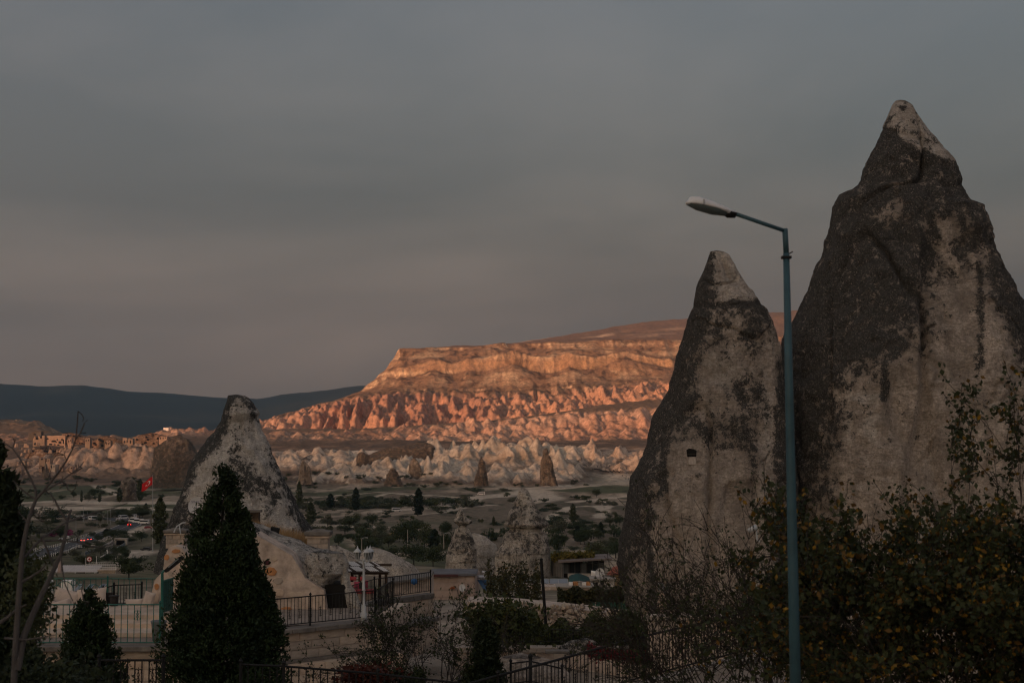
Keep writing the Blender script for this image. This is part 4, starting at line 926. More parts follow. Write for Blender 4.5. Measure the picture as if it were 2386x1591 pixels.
HUB = MB().tube([(0, -.12, 0), (0, .12, 0)], .16, 8).mesh('hub')
def vehicle(kind, label, p, rz, paint, lights=None, group=None):
    t = thing('minibus' if kind == 'van' else 'truck' if kind == 'truck' else 'car', label, 'minibus' if kind == 'van' else 'truck' if kind == 'truck' else 'car', p, group); t.rotation_euler = (0, 0, rz)
    m = mat('paint_' + paint[0], paint[1], 0.35, 0.08, 2)
    if kind == 'car':
        L, Wd = 4.3, 1.75; prof = [(-2.15, .35), (2.15, .35), (2.15, .75), (1.2, .92), (.45, 1.45), (-1.0, 1.48), (-1.75, .98), (-2.15, .9)]
        win = [(.95, .95), (.42, 1.38), (-.98, 1.40), (-1.55, .98)]; wx = (-1.3, 1.3); r = .32
    else:
        L, Wd = 5.8, 2.0; prof = [(-2.9, .45), (2.9, .45), (2.9, 1.1), (2.35, 1.35), (1.8, 2.35), (-2.8, 2.45), (-2.9, 2.3)]
        win = [(2.1, 1.35), (1.7, 2.1), (-2.6, 2.15), (-2.6, 1.35)]; wx = (-1.9, 1.9); r = .38
    def pr(poly, w, name, mm): return MB().add([v for v in _pr(poly, w)[0]], _pr(poly, w)[1])
    def _pr(poly, w):
        n = len(poly); return [(x, -w, z) for x, z in poly] + [(x, w, z) for x, z in poly], [tuple(range(n)), tuple(range(2 * n - 1, n - 1, -1))] + [((i + 1) % n, i, n + i, n + (i + 1) % n) for i in range(n)]
    o = link('body', MB().add(*_pr(prof, Wd / 2)).mesh('body'), m, t); bv = o.modifiers.new('edge', 'BEVEL'); bv.width = .08; bv.segments = 2
    link('side_windows', MB().add(*_pr(win, Wd / 2 + .02)).mesh('side_windows'), M_GLASSD, t)
    rear = prof[-1][1]
    link('rear_window', MB().box((-1.45 if kind == 'car' else -2.86, 0, 1.2 if kind == 'car' else 1.8), (.5 if kind == 'car' else .12, 1.4, .3 if kind == 'car' else .6)).mesh('rear_window'), M_GLASSD, t)
    wm = MB()
    n = 12; vs = [(r * math.cos(2 * math.pi * k / n), y, r * math.sin(2 * math.pi * k / n)) for y in (-.1, .1) for k in range(n)]
    wm.add(vs, [tuple(range(n)), tuple(range(2 * n - 1, n - 1, -1))] + [((k + 1) % n, k, n + k, n + (k + 1) % n) for k in range(n)]); wme = wm.mesh('wheel')
    for x in wx:
        for y in (-1, 1):
            w_ = link('wheel', wme, M_TYRE, t); w_.location = (x, y * (Wd / 2 - .08), r); link('hub', HUB, M_METAL, w_)
    ml = mat_emit('tail_light_lit', (0.9, 0.03, 0.02), 6.0) if lights else mat('tail_light', (.25, .02, .02), .3, .1, 2)
    for y in (-1, 1):
        q = link('tail_light', MB().box((prof[0][0] - .02, y * Wd * .4, .8 if kind == 'car' else 1.0), (.08, .3, .2)).mesh('tail_light'), ml, t)
    return t
WHT, DRK, BLU, SIL, RED_ = ('white', (.62, .61, .6)), ('dark', (.02, .022, .025)), ('blue', (.10, .20, .30)), ('silver', (.38, .38, .38)), ('red', (.25, .04, .04))
def on_road(u, v):
    p = hit(u, v, 200); i = min(range(len(rc)), key=lambda k: (rc[k].x - p.x) ** 2 + (rc[k].y - p.y) ** 2); t = rc[min(i + 1, len(rc) - 1)] - rc[max(i - 1, 0)]
    p.z = ROADZ(rc[i].x, rc[i].y) + .02; return p, math.atan2(t.y, t.x)
for kind, u, v, pc, li, lab in [('car', 266, 1242, DRK, 1, 'dark car braking on the highway, alone ahead of the blue car'), ('car', 211, 1261, BLU, 1, 'blue car with lit tail lights on the highway'), ('car', 195, 1264, SIL, 1, 'silver car following the blue car on the highway'),
    ('car', 297, 1222, DRK, 1, 'dark van shaped car with red lights in the bend'), ('car', 303, 1227, DRK, 1, 'low dark car with a bar of red light in the bend'), ('car', 274, 1215, WHT, 0, 'white car going round the bend'), ('car', 157, 1258, WHT, 0, 'white car on the highway behind the thick bare branch'), ('car', 143, 1263, SIL, 0, 'pale car at the left on the highway')]:
    p, a = on_road(u, v); vehicle(kind, lab, p, a, pc, li, 'traffic on the highway')
for u, v, rz, k, pc, lab in [(311, 1217, 2.6, 'van', WHT, 'tall white minibus, leftmost of the parked row at the bend'), (322, 1219, 2.8, 'van', WHT, 'white minibus in the middle of the parked row at the bend'), (335, 1221, 3.0, 'van', WHT, 'white minibus nearest the flagpole in the parked row'), (309, 1208, 2.4, 'van', WHT, 'white coach behind the parked minibuses'),
    (288, 1210, 1.0, 'truck', WHT, 'small white truck beyond the bend'), (217, 1212, 1.2, 'van', WHT, 'white minibus in the lay-by left of the bend'), (184, 1211, 2.9, 'van', WHT, 'white minibus behind the bare branches left of the lay-by'), (1121, 1153, 3.1, 'van', WHT, 'white minibus alone on the valley track'), (924, 1192, 0.2, 'van', WHT, 'white minibus half behind bushes in mid valley'),
    (346, 1232, 0.2, 'car', RED_, 'dark red car parked on the dirt by the poplar'), (340, 1283, 3.0, 'car', DRK, 'dark car parked on the gravel beside the big poplar')]:
    p = hit(u, v, 200); p.z += 0.05; vehicle(k, lab, p, rz, pc, 0)
# street lights by the highway
for i, (u, vt, vb, lab) in enumerate([(177, 1205, 1250, 'thin street light pole left of the lay-by minibus'), (204, 1192, 1212, 'thin pole behind the lay-by'), (226, 1196, 1232, 'thin street light pole right of the lay-by minibus'), (240, 1185, 1220, 'street light pole left of the bend trees'), (250, 1190, 1222, 'street light pole in front of the bend trees'),
    (258, 1186, 1222, 'street light pole nearest the bend'), (195, 1178, 1216, 'short brown pole above the lay-by'), (950, 1233, 1277, 'pale concrete utility pole in the grove'), (1034, 1243, 1272, 'utility pole with a short lamp arm left of the small chimney'), (843, 1254, 1275, 'utility pole with a lamp behind the lantern post')]):
    d_ = hit(u, vb, 120).y if u < 400 else 420; b = P(u, vb + 6, d_); tp = P(u, vt, d_); t = thing('street_light' if 'light' in lab or 'lamp' in lab else 'utility_pole', lab, 'pole', b)
    r_ = .10 if u < 400 else .14
    MB().tube([b, tp], [r_, r_ * .7], 6).build('pole', M_METAL if u < 400 else M_CONC, t)
    if 'light' in lab or 'lamp' in lab: MB().tube([tp, tp + Vector((.9, 0, .25))], .06, 5).box(tp + Vector((1.3, 0, .25)), (.9, .25, .14)).build('lamp_arm', M_METAL, t)
# overhead wires between the utility poles of the grove
wa, wb = P(780, 1243, 420), P(950, 1237, 420); wc = P(1034, 1246, 420)
for k, (a, b) in enumerate(((wa, wb), (wb, wc))):
    o = MB().tube([a + (b - a) * t - Vector((0, 0, 1.1 * 4 * t * (1 - t))) for t in np.linspace(0, 1, 9)], .025, 4).build('overhead_wire', M_BLACK); tag(o, ['sagging overhead wire running left from the pale utility pole', 'sagging overhead wire between the two utility poles of the grove'][k], 'wire')
# canal with railings
for lab, a, b in (('long blue grey railing on the far side of the canal', (198, 1294), (264, 1268)), ('short blue grey railing on the near side of the canal', (256, 1294), (292, 1270))):
    A, B = hit(*a, 200), hit(*b, 200); t = thing('railing', lab, 'railing', A); z = max(A.z, B.z)
    MB().quadbox(A, B, (A.z + .15, B.z + .15), (A.z + 1.25, B.z + 1.25), .06).build('panel', M_BLUEG, t)
    MB().tube([A + Vector((0, 0, 1.3)), B + Vector((0, 0, 1.3))], .09, 5).build('top_rail', M_METAL, t)
    n = 12; me = MB().box((0, 0, .5), (.12, .12, 1.5)).mesh('post')
    for k in range(n + 1): o = link('post', me, M_METAL, t); o.location = (B - A) * k / n
A, B = hit(210, 1296, 200), hit(262, 1276, 200); o = MB().quadbox(A, B, A.z - 2, B.z + .3, .5).build('canal_wall', M_CONC); tag(o, 'grey concrete wall of the canal between its railings', 'wall')
A = hit(281, 1270, 200); t = thing('culvert', 'dark culvert mouth at the end of the canal', 'culvert', A); MB().box(A + Vector((0, 1, 1.5)), (5.5, 2.5, 3)).build('portal', M_CONC, t); MB().box(A + Vector((0, -.3, 1.2)), (3.6, .3, 2.0)).build('opening', mat('black_void', (.004, .004, .004), 1, .1, 1), t)
A = hit(245, 1303, 200); t = thing('garden_ornament', 'white swan shaped ornament by the canal', 'ornament', A); MB().lathe(A, [(.1, 0), (1.5, .3), (1.4, .9), (.6, 1.5), (.05, 1.8)], 10, 1.2, .8).build('body', M_WHITEP, t, True); MB().tube([A + Vector((.6, 0, 1.2)), A + Vector((.8, 0, 2.6)), A + Vector((.5, 0, 3.2)), A + Vector((.9, 0, 3.3))], [.3, .2, .2, .12], 6).build('neck', M_WHITEP, t, True)
# flag
fp = P(356, 1108, 350); fb_ = P(356, 1285, 350); t = thing('flagpole', 'tall pale flagpole standing in front of the left rock cone', 'flagpole', fb_)
MB().tube([fb_, fp], [.11, .06], 8).build('pole', M_METAL, t); MB().lathe(fp, [(.02, 0), (.1, .1), (.02, .22)], 8).build('finial', M_METAL, t, True)
def flag():
    t = thing('flag', 'red flag with white crescent and star hanging from the pole', 'flag', P(355, 1112, 350))
    O = P(355.3, 1110, 350); nx, nz = 26, 20; w, h = 2.75, 2.3
    def pt(s, q, o=0):                                      # s along the fly, q down the hoist
        x = -s * w * .93; z = -q * h * .86 - s * w * .66 + .12 * math.sin(s * 7); y = .22 * math.sin(s * 9 + q * 2) * s + o
        return (O.x + x, O.y + y, O.z + z)
    mb = MB()
    for off in (0, .02):
        o = len(mb.v)
        for i in range(nx + 1):
            for j in range(nz + 1): mb.v.append(pt(i / nx, j / nz, off))
        for i in range(nx):
            for j in range(nz): a = o + i * (nz + 1) + j; mb.f.append((a, a + 1, a + nz + 2, a + nz + 1))
    mb.build('cloth', mat('flag_red', (.55, .012, .015), .7, .08, 2), t, True)
    def flat(poly, name):
        m2 = MB(); m2.add([pt(s, q, -.025) for s, q in poly], [tuple(range(len(poly)))]); m2.build(name, M_WHITEP, t)
    cs, cq, R1, R2 = .40, .5, .24, .195; out = []
    asp = w / h
    for k in range(25):
        a = math.radians(38 + 284 * k / 24); out.append((cs + R1 / asp * math.cos(a), cq + R1 * math.sin(a)))
    inn = []
    for k in range(25):
        a = math.radians(48 + 264 * k / 24); inn.append((cs + .055 + R2 / asp * math.cos(a), cq + R2 * math.sin(a)))
    q = MB(); n = len(out); q.add([pt(s, z, -.025) for s, z in out + inn], [(i, i + 1, n + i + 1, n + i) for i in range(n - 1)]); q.build('crescent', M_WHITEP, t)
    flat([(cs + .20 + (.11 if k % 2 == 0 else .045) / asp * math.cos(math.pi + k * math.pi / 5), cq + (.11 if k % 2 == 0 else .045) * math.sin(math.pi + k * math.pi / 5)) for k in range(10)], 'star')
flag()
# magenta flowering shrub by the highway
tree_px('bush2', 140, 1250, 18, 46, 'shrub covered in magenta flowers left of the highway', name='flowering_bush'); bpy.context.scene.objects
_fb = [o for o in COL.objects if o.name.startswith('flowering_bush')][0]
_me = TREES['bush2'][0].copy(); _me.materials.clear(); _me.materials.append(mat_leaf('magenta_flower', (.16, .02, .07), (.34, .05, .16), 2.0))
[c for c in _fb.children if c.name.startswith('crown')][0].data = _me

# --- the old cave village on the left hillside
M_VOID = mat('unlit_opening', (0.012, 0.011, 0.010), 1.0, 0.2, .5)
def col_or(C, U, V, W_):
    C[:, 0] = .12 + .5 * fbm(W_[:, 0] * .08, W_[:, 1] * .08, W_[:, 2] * .15, seed=57); C[:, 2] = .8
M_ROCKO = mat_rock('tuff_rock_orange', (0.40, 0.27, 0.19), (0.10, 0.075, 0.055), (0.46, 0.34, 0.26), 0.12)
for lab, ol, d in [('orange rock shoulder above the cave village', [(1010, 150, 175), (1016, 140, 200), (1026, 128, 222), (1050, 120, 235)], 1890), ('low orange rock hump right in the cave village', [(1018, 240, 262), (1024, 225, 285), (1034, 212, 300), (1052, 205, 310)], 1760), ('broken rock slope below the big orange wall', [(1046, 80, 150), (1056, 62, 170), (1070, 50, 185), (1092, 40, 195)], 1640), ('pinkish rock bank at the right end of the village', [(1012, 330, 372), (1018, 312, 395), (1030, 300, 420), (1048, 295, 430)], 1770)]:
    ro = rock_thing('rock_outcrop', lab, ol, d, M_ROCKO, ratio=.5, amp=5.0, freq=.06, seed=int(d) + len(lab), rows=60, segs=90, crease=1.2, color=col_or)
    vv_ = np.empty(len(ro.data.vertices) * 3, np.float32); ro.data.vertices.foreach_get('co', vv_); vv_ = vv_.reshape(-1, 3); rq = random.Random(len(lab))
    for k in range(13):                                  # carved openings set into the face
        v_ = rq.uniform(ol[0][0] + 4, min(ol[-1][0], 1052) - 2); uL_, uR_ = np.interp(v_, [q[0] for q in ol], [q[1] for q in ol]), np.interp(v_, [q[0] for q in ol], [q[2] for q in ol]); p = P(rq.uniform(uL_ + 5, uR_ - 5), v_, d)
        sel = np.hypot(vv_[:, 0] - p.x, vv_[:, 2] - p.z) < 2.6
        if not sel.any(): continue
        w_, h_ = rq.uniform(.8, 1.7), rq.uniform(.8, 1.3); yf = float(vv_[sel, 1].min())
        MB().prism([(p.x - w_, p.z - h_), (p.x + w_, p.z - h_), (p.x + w_, p.z + h_ * .4), (p.x + w_ * .5, p.z + h_), (p.x - w_ * .5, p.z + h_), (p.x - w_, p.z + h_ * .4)], yf - .1, yf + 2.5).build('opening', M_VOID, ro)
M_BARKV = mat('old_timber', (.05, .04, .03), .9, .3, 8)
M_RUIN = mat('ruin_stone', (0.36, 0.255, 0.19), 0.95, 0.3, .12, 0.4, bscale=.5)
M_RUING = mat('ruin_stone_grey', (0.27, 0.20, 0.15), 0.95, 0.3, .12, 0.4, bscale=.5)
M_RUINW = mat('ruin_white_wall', (0.44, 0.37, 0.30), 0.9, 0.2, .12)
def ruin(label, u0, u1, v0, v1, d, m, holes, broken=True, group='stone houses of the cave village'):
    a, b = P(u0, v1, d), P(u1, v0, d); t = thing('cave_house', label, 'house', (a.x, d, a.z), group)
    w, h, dp = b.x - a.x, b.z - a.z, 9.0; rr_ = random.Random(int(u0 * 7 + v0)); mb = MB()
    n = 7; st_ = rr_.randint(1, 5); top = [b.z - (rr_.uniform(.05, .30) * h * (1 if (k < st_) == (st_ > 3) else .25) if broken else rr_.uniform(0, .05) * h) for k in range(n)]
    poly = [(a.x, a.z - 6), (b.x, a.z - 6)] + [(b.x - w * k / (n - 1), top[k]) for k in range(n)]
    mb.prism(poly, d, d + dp); mb.build('wall', m, t)
    for (fx, fz, fw, fh) in holes:
        cx, cz, ww, hh = a.x + w * fx, a.z + h * fz, w * fw, h * fh
        pl = [(cx - ww / 2, cz - hh / 2), (cx + ww / 2, cz - hh / 2), (cx + ww / 2, cz + hh * .2)] + [(cx + ww / 2 * math.cos(k * math.pi / 6), cz + hh * .2 + hh * .3 * math.sin(k * math.pi / 6)) for k in range(1, 6)] + [(cx - ww / 2, cz + hh * .2)]
        MB().prism(pl, d - .12, d + .5).build('opening', M_VOID, t)
    return t
H = lambda *a: [tuple(a[i:i + 4]) for i in range(0, len(a), 4)]
ruin('big orange cliff house wall riddled with dark cave openings', 103, 152, 1014, 1050, 1872, M_RUIN, H(.15, .78, .1, .1, .45, .62, .22, .12, .5, .40, .10, .08, .75, .55, .13, .15, .30, .42, .16, .1, .62, .72, .07, .1, .85, .72, .08, .14, .92, .6, .05, .3, .68, .38, .11, .1, .57, .56, .05, .07), False)
ruin('grey cliff house left of the big orange wall', 76, 104, 1012, 1056, 1868, M_RUING, H(.35, .78, .25, .1, .2, .5, .2, .12, .55, .5, .15, .08, .3, .25, .2, .1, .7, .85, .15, .1), True)
ruin('dark square tower at the left top of the cave village', 66, 96, 1005, 1016, 1880, mat('ruin_dark', (.10, .085, .07), .95, .3, .12), H(.5, .4, .2, .3), True)
for k, (u0, u1, v0, v1, m, hs) in enumerate([(132, 150, 1012, 1022, M_RUIN, 1), (152, 170, 1020, 1034, M_RUIN, 2), (170, 192, 1022, 1040, M_RUIN, 3), (194, 212, 1019, 1032, M_RUING, 2), (212, 234, 1021, 1034, M_RUIN, 3), (236, 262, 1020, 1036, M_RUING, 4), (262, 284, 1022, 1032, M_RUIN, 2), (284, 310, 1018, 1034, M_RUING, 3), (312, 334, 1015, 1028, M_RUIN, 2), (336, 366, 1014, 1026, M_RUING, 3), (366, 392, 1012, 1022, M_RUIN, 3),
    (198, 222, 1040, 1052, M_RUIN, 3), (224, 244, 1046, 1055, M_RUIN, 2), (236, 256, 1041, 1050, M_RUINW, 3), (258, 282, 1040, 1050, M_RUINW, 1), (284, 308, 1040, 1048, M_RUINW, 1), (104, 118, 1066, 1076, M_RUIN, 2), (86, 100, 1080, 1092, M_RUING, 2), (112, 132, 1080, 1092, M_RUINW, 2), (132, 150, 1079, 1091, M_RUIN, 2), (152, 172, 1078, 1092, M_RUIN, 2), (60, 78, 1040, 1062, M_RUIN, 2), (52, 66, 1062, 1078, M_RUING, 2), (36, 54, 1085, 1098, M_RUING, 2), (120, 140, 1054, 1064, M_RUIN, 2), (150, 170, 1044, 1056, M_RUIN, 2), (90, 106, 1060, 1070, M_RUING, 1)]):
    if k in (2, 4, 6, 8, 9, 13, 15, 21, 22): continue
    rr_ = random.Random(k); hl = []; q_ = rr_.uniform(-2, 9); v0 += q_; v1 += q_ * .5; w_ = (u1 - u0) * rr_.uniform(.0, .4); u0 += w_; u1 -= w_ * .6
    for j in range(hs): hl += [(j + .5) / hs + rr_.uniform(-.05, .05), rr_.uniform(.35, .6), .45 / hs * rr_.uniform(.7, 1.2), rr_.uniform(.3, .5)]
    ruin(('small ' if u1 - u0 < 12 else 'wide ' if u1 - u0 > 17 else '') + {M_RUIN: 'orange', M_RUING: 'grey', M_RUINW: 'whitish'}[m] + ' ruined house with ' + ['one dark opening', 'two dark openings', 'three dark openings', 'four dark openings'][hs - 1] + (' on the crest of' if v0 < 1036 else ' halfway down' if v0 < 1066 else ' at the foot of') + ' the cave village', u0, u1, v0, v1, {0: 1875}.get(k, 1700 if v0 < 1036 else 1620 if v0 < 1060 else 1460) , m, H(*hl), True)
rngs = random.Random(3)
for k in range(70):                                        # tumbled blocks below the village
    u, v = rngs.uniform(30, 400) if k % 3 == 0 else rngs.uniform(40, 200), rngs.uniform(1034, 1092); d_ = (1700 if v < 1044 else 1600) - max(0, v - 1056) * 4; v = min(v, 1050) if u > 200 else v; c_ = P(u, v, d_); w = rngs.uniform(2, 5)
    mb = MB().box(c_, (w, w, w * rngs.uniform(.6, 1.1)), rngs.uniform(0, 3), rngs.uniform(.5, .85)); o = mb.build('boulder', M_RUIN if k % 2 else M_RUING, bevel=.5); tag(o, 'tumbled boulder on the slope below the cave village', 'boulder', 'boulders below the cave village')
b_ = hit(388, 1003, 1800); o = MB().box(b_ + Vector((0, 0, 2)), (8, 8, 5)).build('hut', M_WHITEP); tag(o, 'tiny white hut on the pink hill beyond the village', 'hut')

# --- visitors and quad bikes on the pale ground below the cones
def person_mesh():
    sk = {0: (0, 0, .95, .16), 1: (0, 0, 1.25, .18), 2: (0, 0, 1.45, .14), 3: (0, 0, 1.55, .06), 4: (0, .01, 1.7, .105), 5: (.1, 0, .9, .09), 6: (.11, .03, .5, .065), 7: (.11, 0, .06, .05), 8: (-.1, 0, .9, .09), 9: (-.11, -.04, .5, .065), 10: (-.11, -.05, .06, .05),
          11: (.2, 0, 1.42, .06), 12: (.25, .02, 1.15, .045), 13: (.26, .1, .92, .04), 14: (-.2, 0, 1.42, .06), 15: (-.25, 0, 1.15, .045), 16: (-.26, .08, .92, .04)}
    ed = [(0, 1), (1, 2), (2, 3), (3, 4), (0, 5), (5, 6), (6, 7), (0, 8), (8, 9), (9, 10), (2, 11), (11, 12), (12, 13), (2, 14), (14, 15), (15, 16)]
    me = bpy.data.meshes.new('body'); me.from_pydata([sk[i][:3] for i in range(17)], ed, []); o = bpy.data.objects.new('tmp_body', me); COL.objects.link(o)
    o.modifiers.new('s', 'SKIN')
    for i, sv in enumerate(me.skin_vertices[0].data): sv.radius = (sk[i][3],) * 2; sv.use_root = (i == 0)
    dg = bpy.context.evaluated_depsgraph_get(); out = bpy.data.meshes.new_from_object(o.evaluated_get(dg)); bpy.data.objects.remove(o); return out
PM = person_mesh(); rngp = random.Random(9)
for i, (u, v) in enumerate([(1381, 1096), (1392, 1090), (1400, 1088), (1412, 1092), (1430, 1098), (1438, 1098), (1446, 1094), (1452, 1092), (1460, 1096), (1466, 1094), (1428, 1107), (1450, 1110), (1459, 1106), (1459, 1112), (1457, 1118), (1464, 1118), (1470, 1116), (1472, 1100), (1366, 1086), (1420, 1088)]):
    p = hit(u, v, 1000); me = PM.copy() if i % 4 == 0 else me
    o = link('person', me, mat('dark_clothes_' + 'abcd'[i // 4 % 4], [(.02, .022, .03), (.03, .02, .02), (.05, .05, .055), (.02, .03, .04)][i // 4 % 4], .9, .2, 3)); o.location = p; o.rotation_euler = (0, 0, rngp.uniform(0, 6)); o.scale = (1.15,) * 3
    tag(o, 'distant person in dark clothes on the pale ground', 'person', 'visitors on the pale ground below the cones')
def quad(p, rz):
    t = thing('quad_bike', 'dark quad bike in the row parked on pale ground', 'quad bike', p, 'quad bikes parked on the pale ground'); t.rotation_euler = (0, 0, rz); return t
QB = MB().box((0, 0, .62), (1.7, .6, .35)).box((-.1, 0, .88), (.8, .4, .2)).mesh('body'); QH = MB().tube([(.45, -.4, 1.15), (.5, 0, 1.1), (.45, .4, 1.15)], .04, 5).mesh('handlebar')
QW = MB().lathe((0, 0, 0), [(.2, -.15), (.32, -.1), (.32, .1), (.2, .15)], 8).mesh('wheel')
for i in range(22):
    u, v = (1386 + i * 3.2, 1094 + i * .7) if i < 9 else (1412 + (i - 9) * 2.9, 1099 + (i % 3) * 1.2)
    t = quad(hit(u, v, 1000), 1.3); link('body', QB, M_BLACK, t); link('handlebar', QH, M_BLACK, t)
    for x in (-.6, .6):
        for y in (-.45, .45): w_ = link('wheel', QW, M_TYRE, t); w_.location = (x, y, .32); w_.rotation_euler = (math.pi / 2, 0, 0)
a, b = P(1602, 1064, 57.80), P(1622, 1046, 57.80); wv = MB().prism([(a.x, a.z), (b.x, a.z), (b.x + .02, b.z - .05), (b.x - .1, b.z), (a.x + .08, b.z + .03), (a.x - .02, b.z - .03)], 57.79, 58.3).build('window_opening', M_VOID, mid_o)
a, b = P(1604, 1082, 57.78), P(1621, 1064, 57.78); MB().prism([(a.x, a.z), (b.x, a.z + .01), (b.x - .01, b.z), (a.x + .01, b.z - .01)], 57.74, 58.2).build('window_infill', mat('infill_plaster', (.42, .36, .31), .95, .25, 6, .4), mid_o)
MB().box(P(1612, 1058, 57.77), (.36, .04, .03)).build('window_bar', M_BARKV, mid_o)
# ------------------------------------------------------------------ terraces, walls, fences and houses near the viewer
M_STONE = mat('wall_stone', (0.46, 0.375, 0.30), 0.95, 0.24, 1.6, 0.5, bscale=14)
M_STONE2 = mat('wall_stone_warm', (0.50, 0.39, 0.30), 0.95, 0.27, 1.6, 0.5, bscale=14)
M_STONE3 = mat('wall_stone_dark', (0.35, 0.295, 0.245), 0.95, 0.25, 1.6, 0.5, bscale=14)
M_MORTAR = mat('mortar', (0.38, 0.32, 0.265), 0.95, 0.2, 3, 0.3, bscale=20)
M_CAP = mat('cap_stone', (0.15, 0.135, 0.12), 0.9, 0.4, 2.5, 0.5, bscale=18)
M_PLAST = mat('rough_plaster', (0.46, 0.375, 0.31), 0.95, 0.45, 1.6, 1.0, bscale=7)
M_PAVE = mat('paving', (0.22, 0.185, 0.155), 0.9, 0.25, 1.2, 0.3)
M_GREEN = mat('green_paint', (0.02, 0.105, 0.085), 0.5, 0.25, 8)
M_CLOTH = mat('beige_cloth', (0.47, 0.39, 0.335), 0.95, 0.12, 5, 0.3, bscale=60)
M_WICK = mat('dark_wicker', (0.03, 0.028, 0.027), 0.8, 0.3, 30, 0.4)
M_ORANGE = mat('orange_stone', (0.42, 0.20, 0.085), 0.95, 0.25, 4, 0.4)
M_MAROON = mat('maroon_stone', (0.06, 0.02, 0.024), 0.95, 0.25, 4, 0.4)
M_WOOD = mat('dark_wood', (0.055, 0.036, 0.024), 0.8, 0.3, 3, 0.2, stretch=(1, 1, 6))
STONES = [M_STONE, M_STONE, M_STONE2, M_STONE3]
def unit_block():
    import bmesh
    bm = bmesh.new(); bmesh.ops.create_cube(bm, size=1.0); bmesh.ops.bevel(bm, geom=bm.edges[:] , offset=0.035, segments=1, affect='EDGES')
    r = random.Random(4)
    me = bpy.data.meshes.new('block'); bm.to_mesh(me); bm.free(); return me
BLK = {}
def block_mesh(m):
    if m.name not in BLK: BLK[m.name] = unit_block(); BLK[m.name].materials.append(m)
    return BLK[m.name]
def course_wall(t, a, b, z0, z1, ch, bl, th, seed=1, joint=.012, name='stone_block'):
    """laid stones between a and b (xy), one object each, with a recessed mortar core"""
    a, b = Vector((a[0], a[1])), Vector((b[0], b[1])); L = (b - a).length; dr = (b - a) / L; rz = math.atan2(dr.y, dr.x); r = random.Random(seed); off = parent_off(t)
    MB().quadbox(a, b, z0, z1 - .01, th * .86).build('mortar_core', M_MORTAR, t)
    n = max(1, round((z1 - z0) / ch)); ch = (z1 - z0) / n
    for i in range(n):
        s = -r.uniform(0, bl) * (i % 2)
        while s < L - .02:
            e = s + bl * r.uniform(.7, 1.35); s0, e0 = max(s, 0), min(e, L); w = e0 - s0
            if w > .06:
                c = a + dr * (s0 + e0) / 2; o = link(name, block_mesh(r.choice(STONES)), None, t)
                o.location = Vector((c.x, c.y, z0 + (i + .5) * ch)) - off; o.rotation_euler = (0, 0, rz); o.scale = (w - joint, th * r.uniform(.94, 1.06), ch - joint)
            s = e
def scroll_mesh(h=.36, w=.17, r=.008):
    mb = MB()
    for sx in (-1, 1):
        for sz in (-1, 1):
            pts = []
            for k in range(13):
                a = k / 12 * 4.4; rad = w * .30 * (1 - .62 * k / 12)
                pts.append((sx * (w * .28 - rad * math.cos(a) * .9 + .0), 0, sz * (h * .27 + rad * math.sin(a) * 1.25)))
            mb.tube(pts, r, 4)
            mb.tube([(sx * .005, 0, 0), (sx * w * .2, 0, sz * h * .12), (sx * w * .02, 0, sz * h * .27)], r, 4)
    mb.tube([(0, 0, -h * .5), (0, 0, h * .5)], r, 4)
    return mb.mesh('scroll_ornament')
SCROLL = scroll_mesh()
def fence(label, pts, h, sp, m=None, br=.011, rail=.022, orn=3, name='iron_fence', bot=.10, orn_z=.45, posts=None, post_r=.035, post_h=None):
    """railing along base points: two rails, every bar its own part, scrollwork between bars"""
    m = m or M_BLACK; pts = [Vector(p) for p in pts]; t = thing(name, label, 'fence', pts[0])
    MB().tube([p + Vector((0, 0, h)) for p in pts], rail, 6).build('top_rail', m, t); MB().tube([p + Vector((0, 0, bot)) for p in pts], rail * .8, 6).build('bottom_rail', m, t)
    bm_ = MB().tube([(0, 0, bot - .02), (0, 0, h)], br, 5).mesh('baluster'); bm_.materials.append(m)
    sc = SCROLL.copy(); sc.materials.append(m)
    seg = [(pts[i + 1] - pts[i]).length for i in range(len(pts) - 1)]; tot = sum(seg); n = int(tot / sp)
    def at_(s):
        for i, l in enumerate(seg):
            if s <= l or i == len(seg) - 1: return pts[i] + (pts[i + 1] - pts[i]) * min(s / l, 1), pts[i + 1] - pts[i]
            s -= l
    for k in range(n + 1):
        p, dr = at_(k * tot / n); o = link('baluster', bm_, None, t); o.location = p - t.location
        if orn and k % orn == 1 and k < n:
            q, dr = at_((k + .5) * tot / n); o = link('scroll_ornament', sc, None, t); o.location = q + Vector((0, 0, h * orn_z)) - t.location; o.rotation_euler = (0, 0, math.atan2(dr.y, dr.x)); o.scale = (sp / .17, 1, 1)
    for k in (posts if posts is not None else range(len(pts))):
        p = pts[k]; MB().tube([p, p + Vector((0, 0, post_h or h + .04))], post_r, 6).lathe(p + Vector((0, 0, post_h or h + .04)), [(post_r, 0), (post_r * 1.4, .03), (.005, .09)], 8).build('post', m, t)
    return t

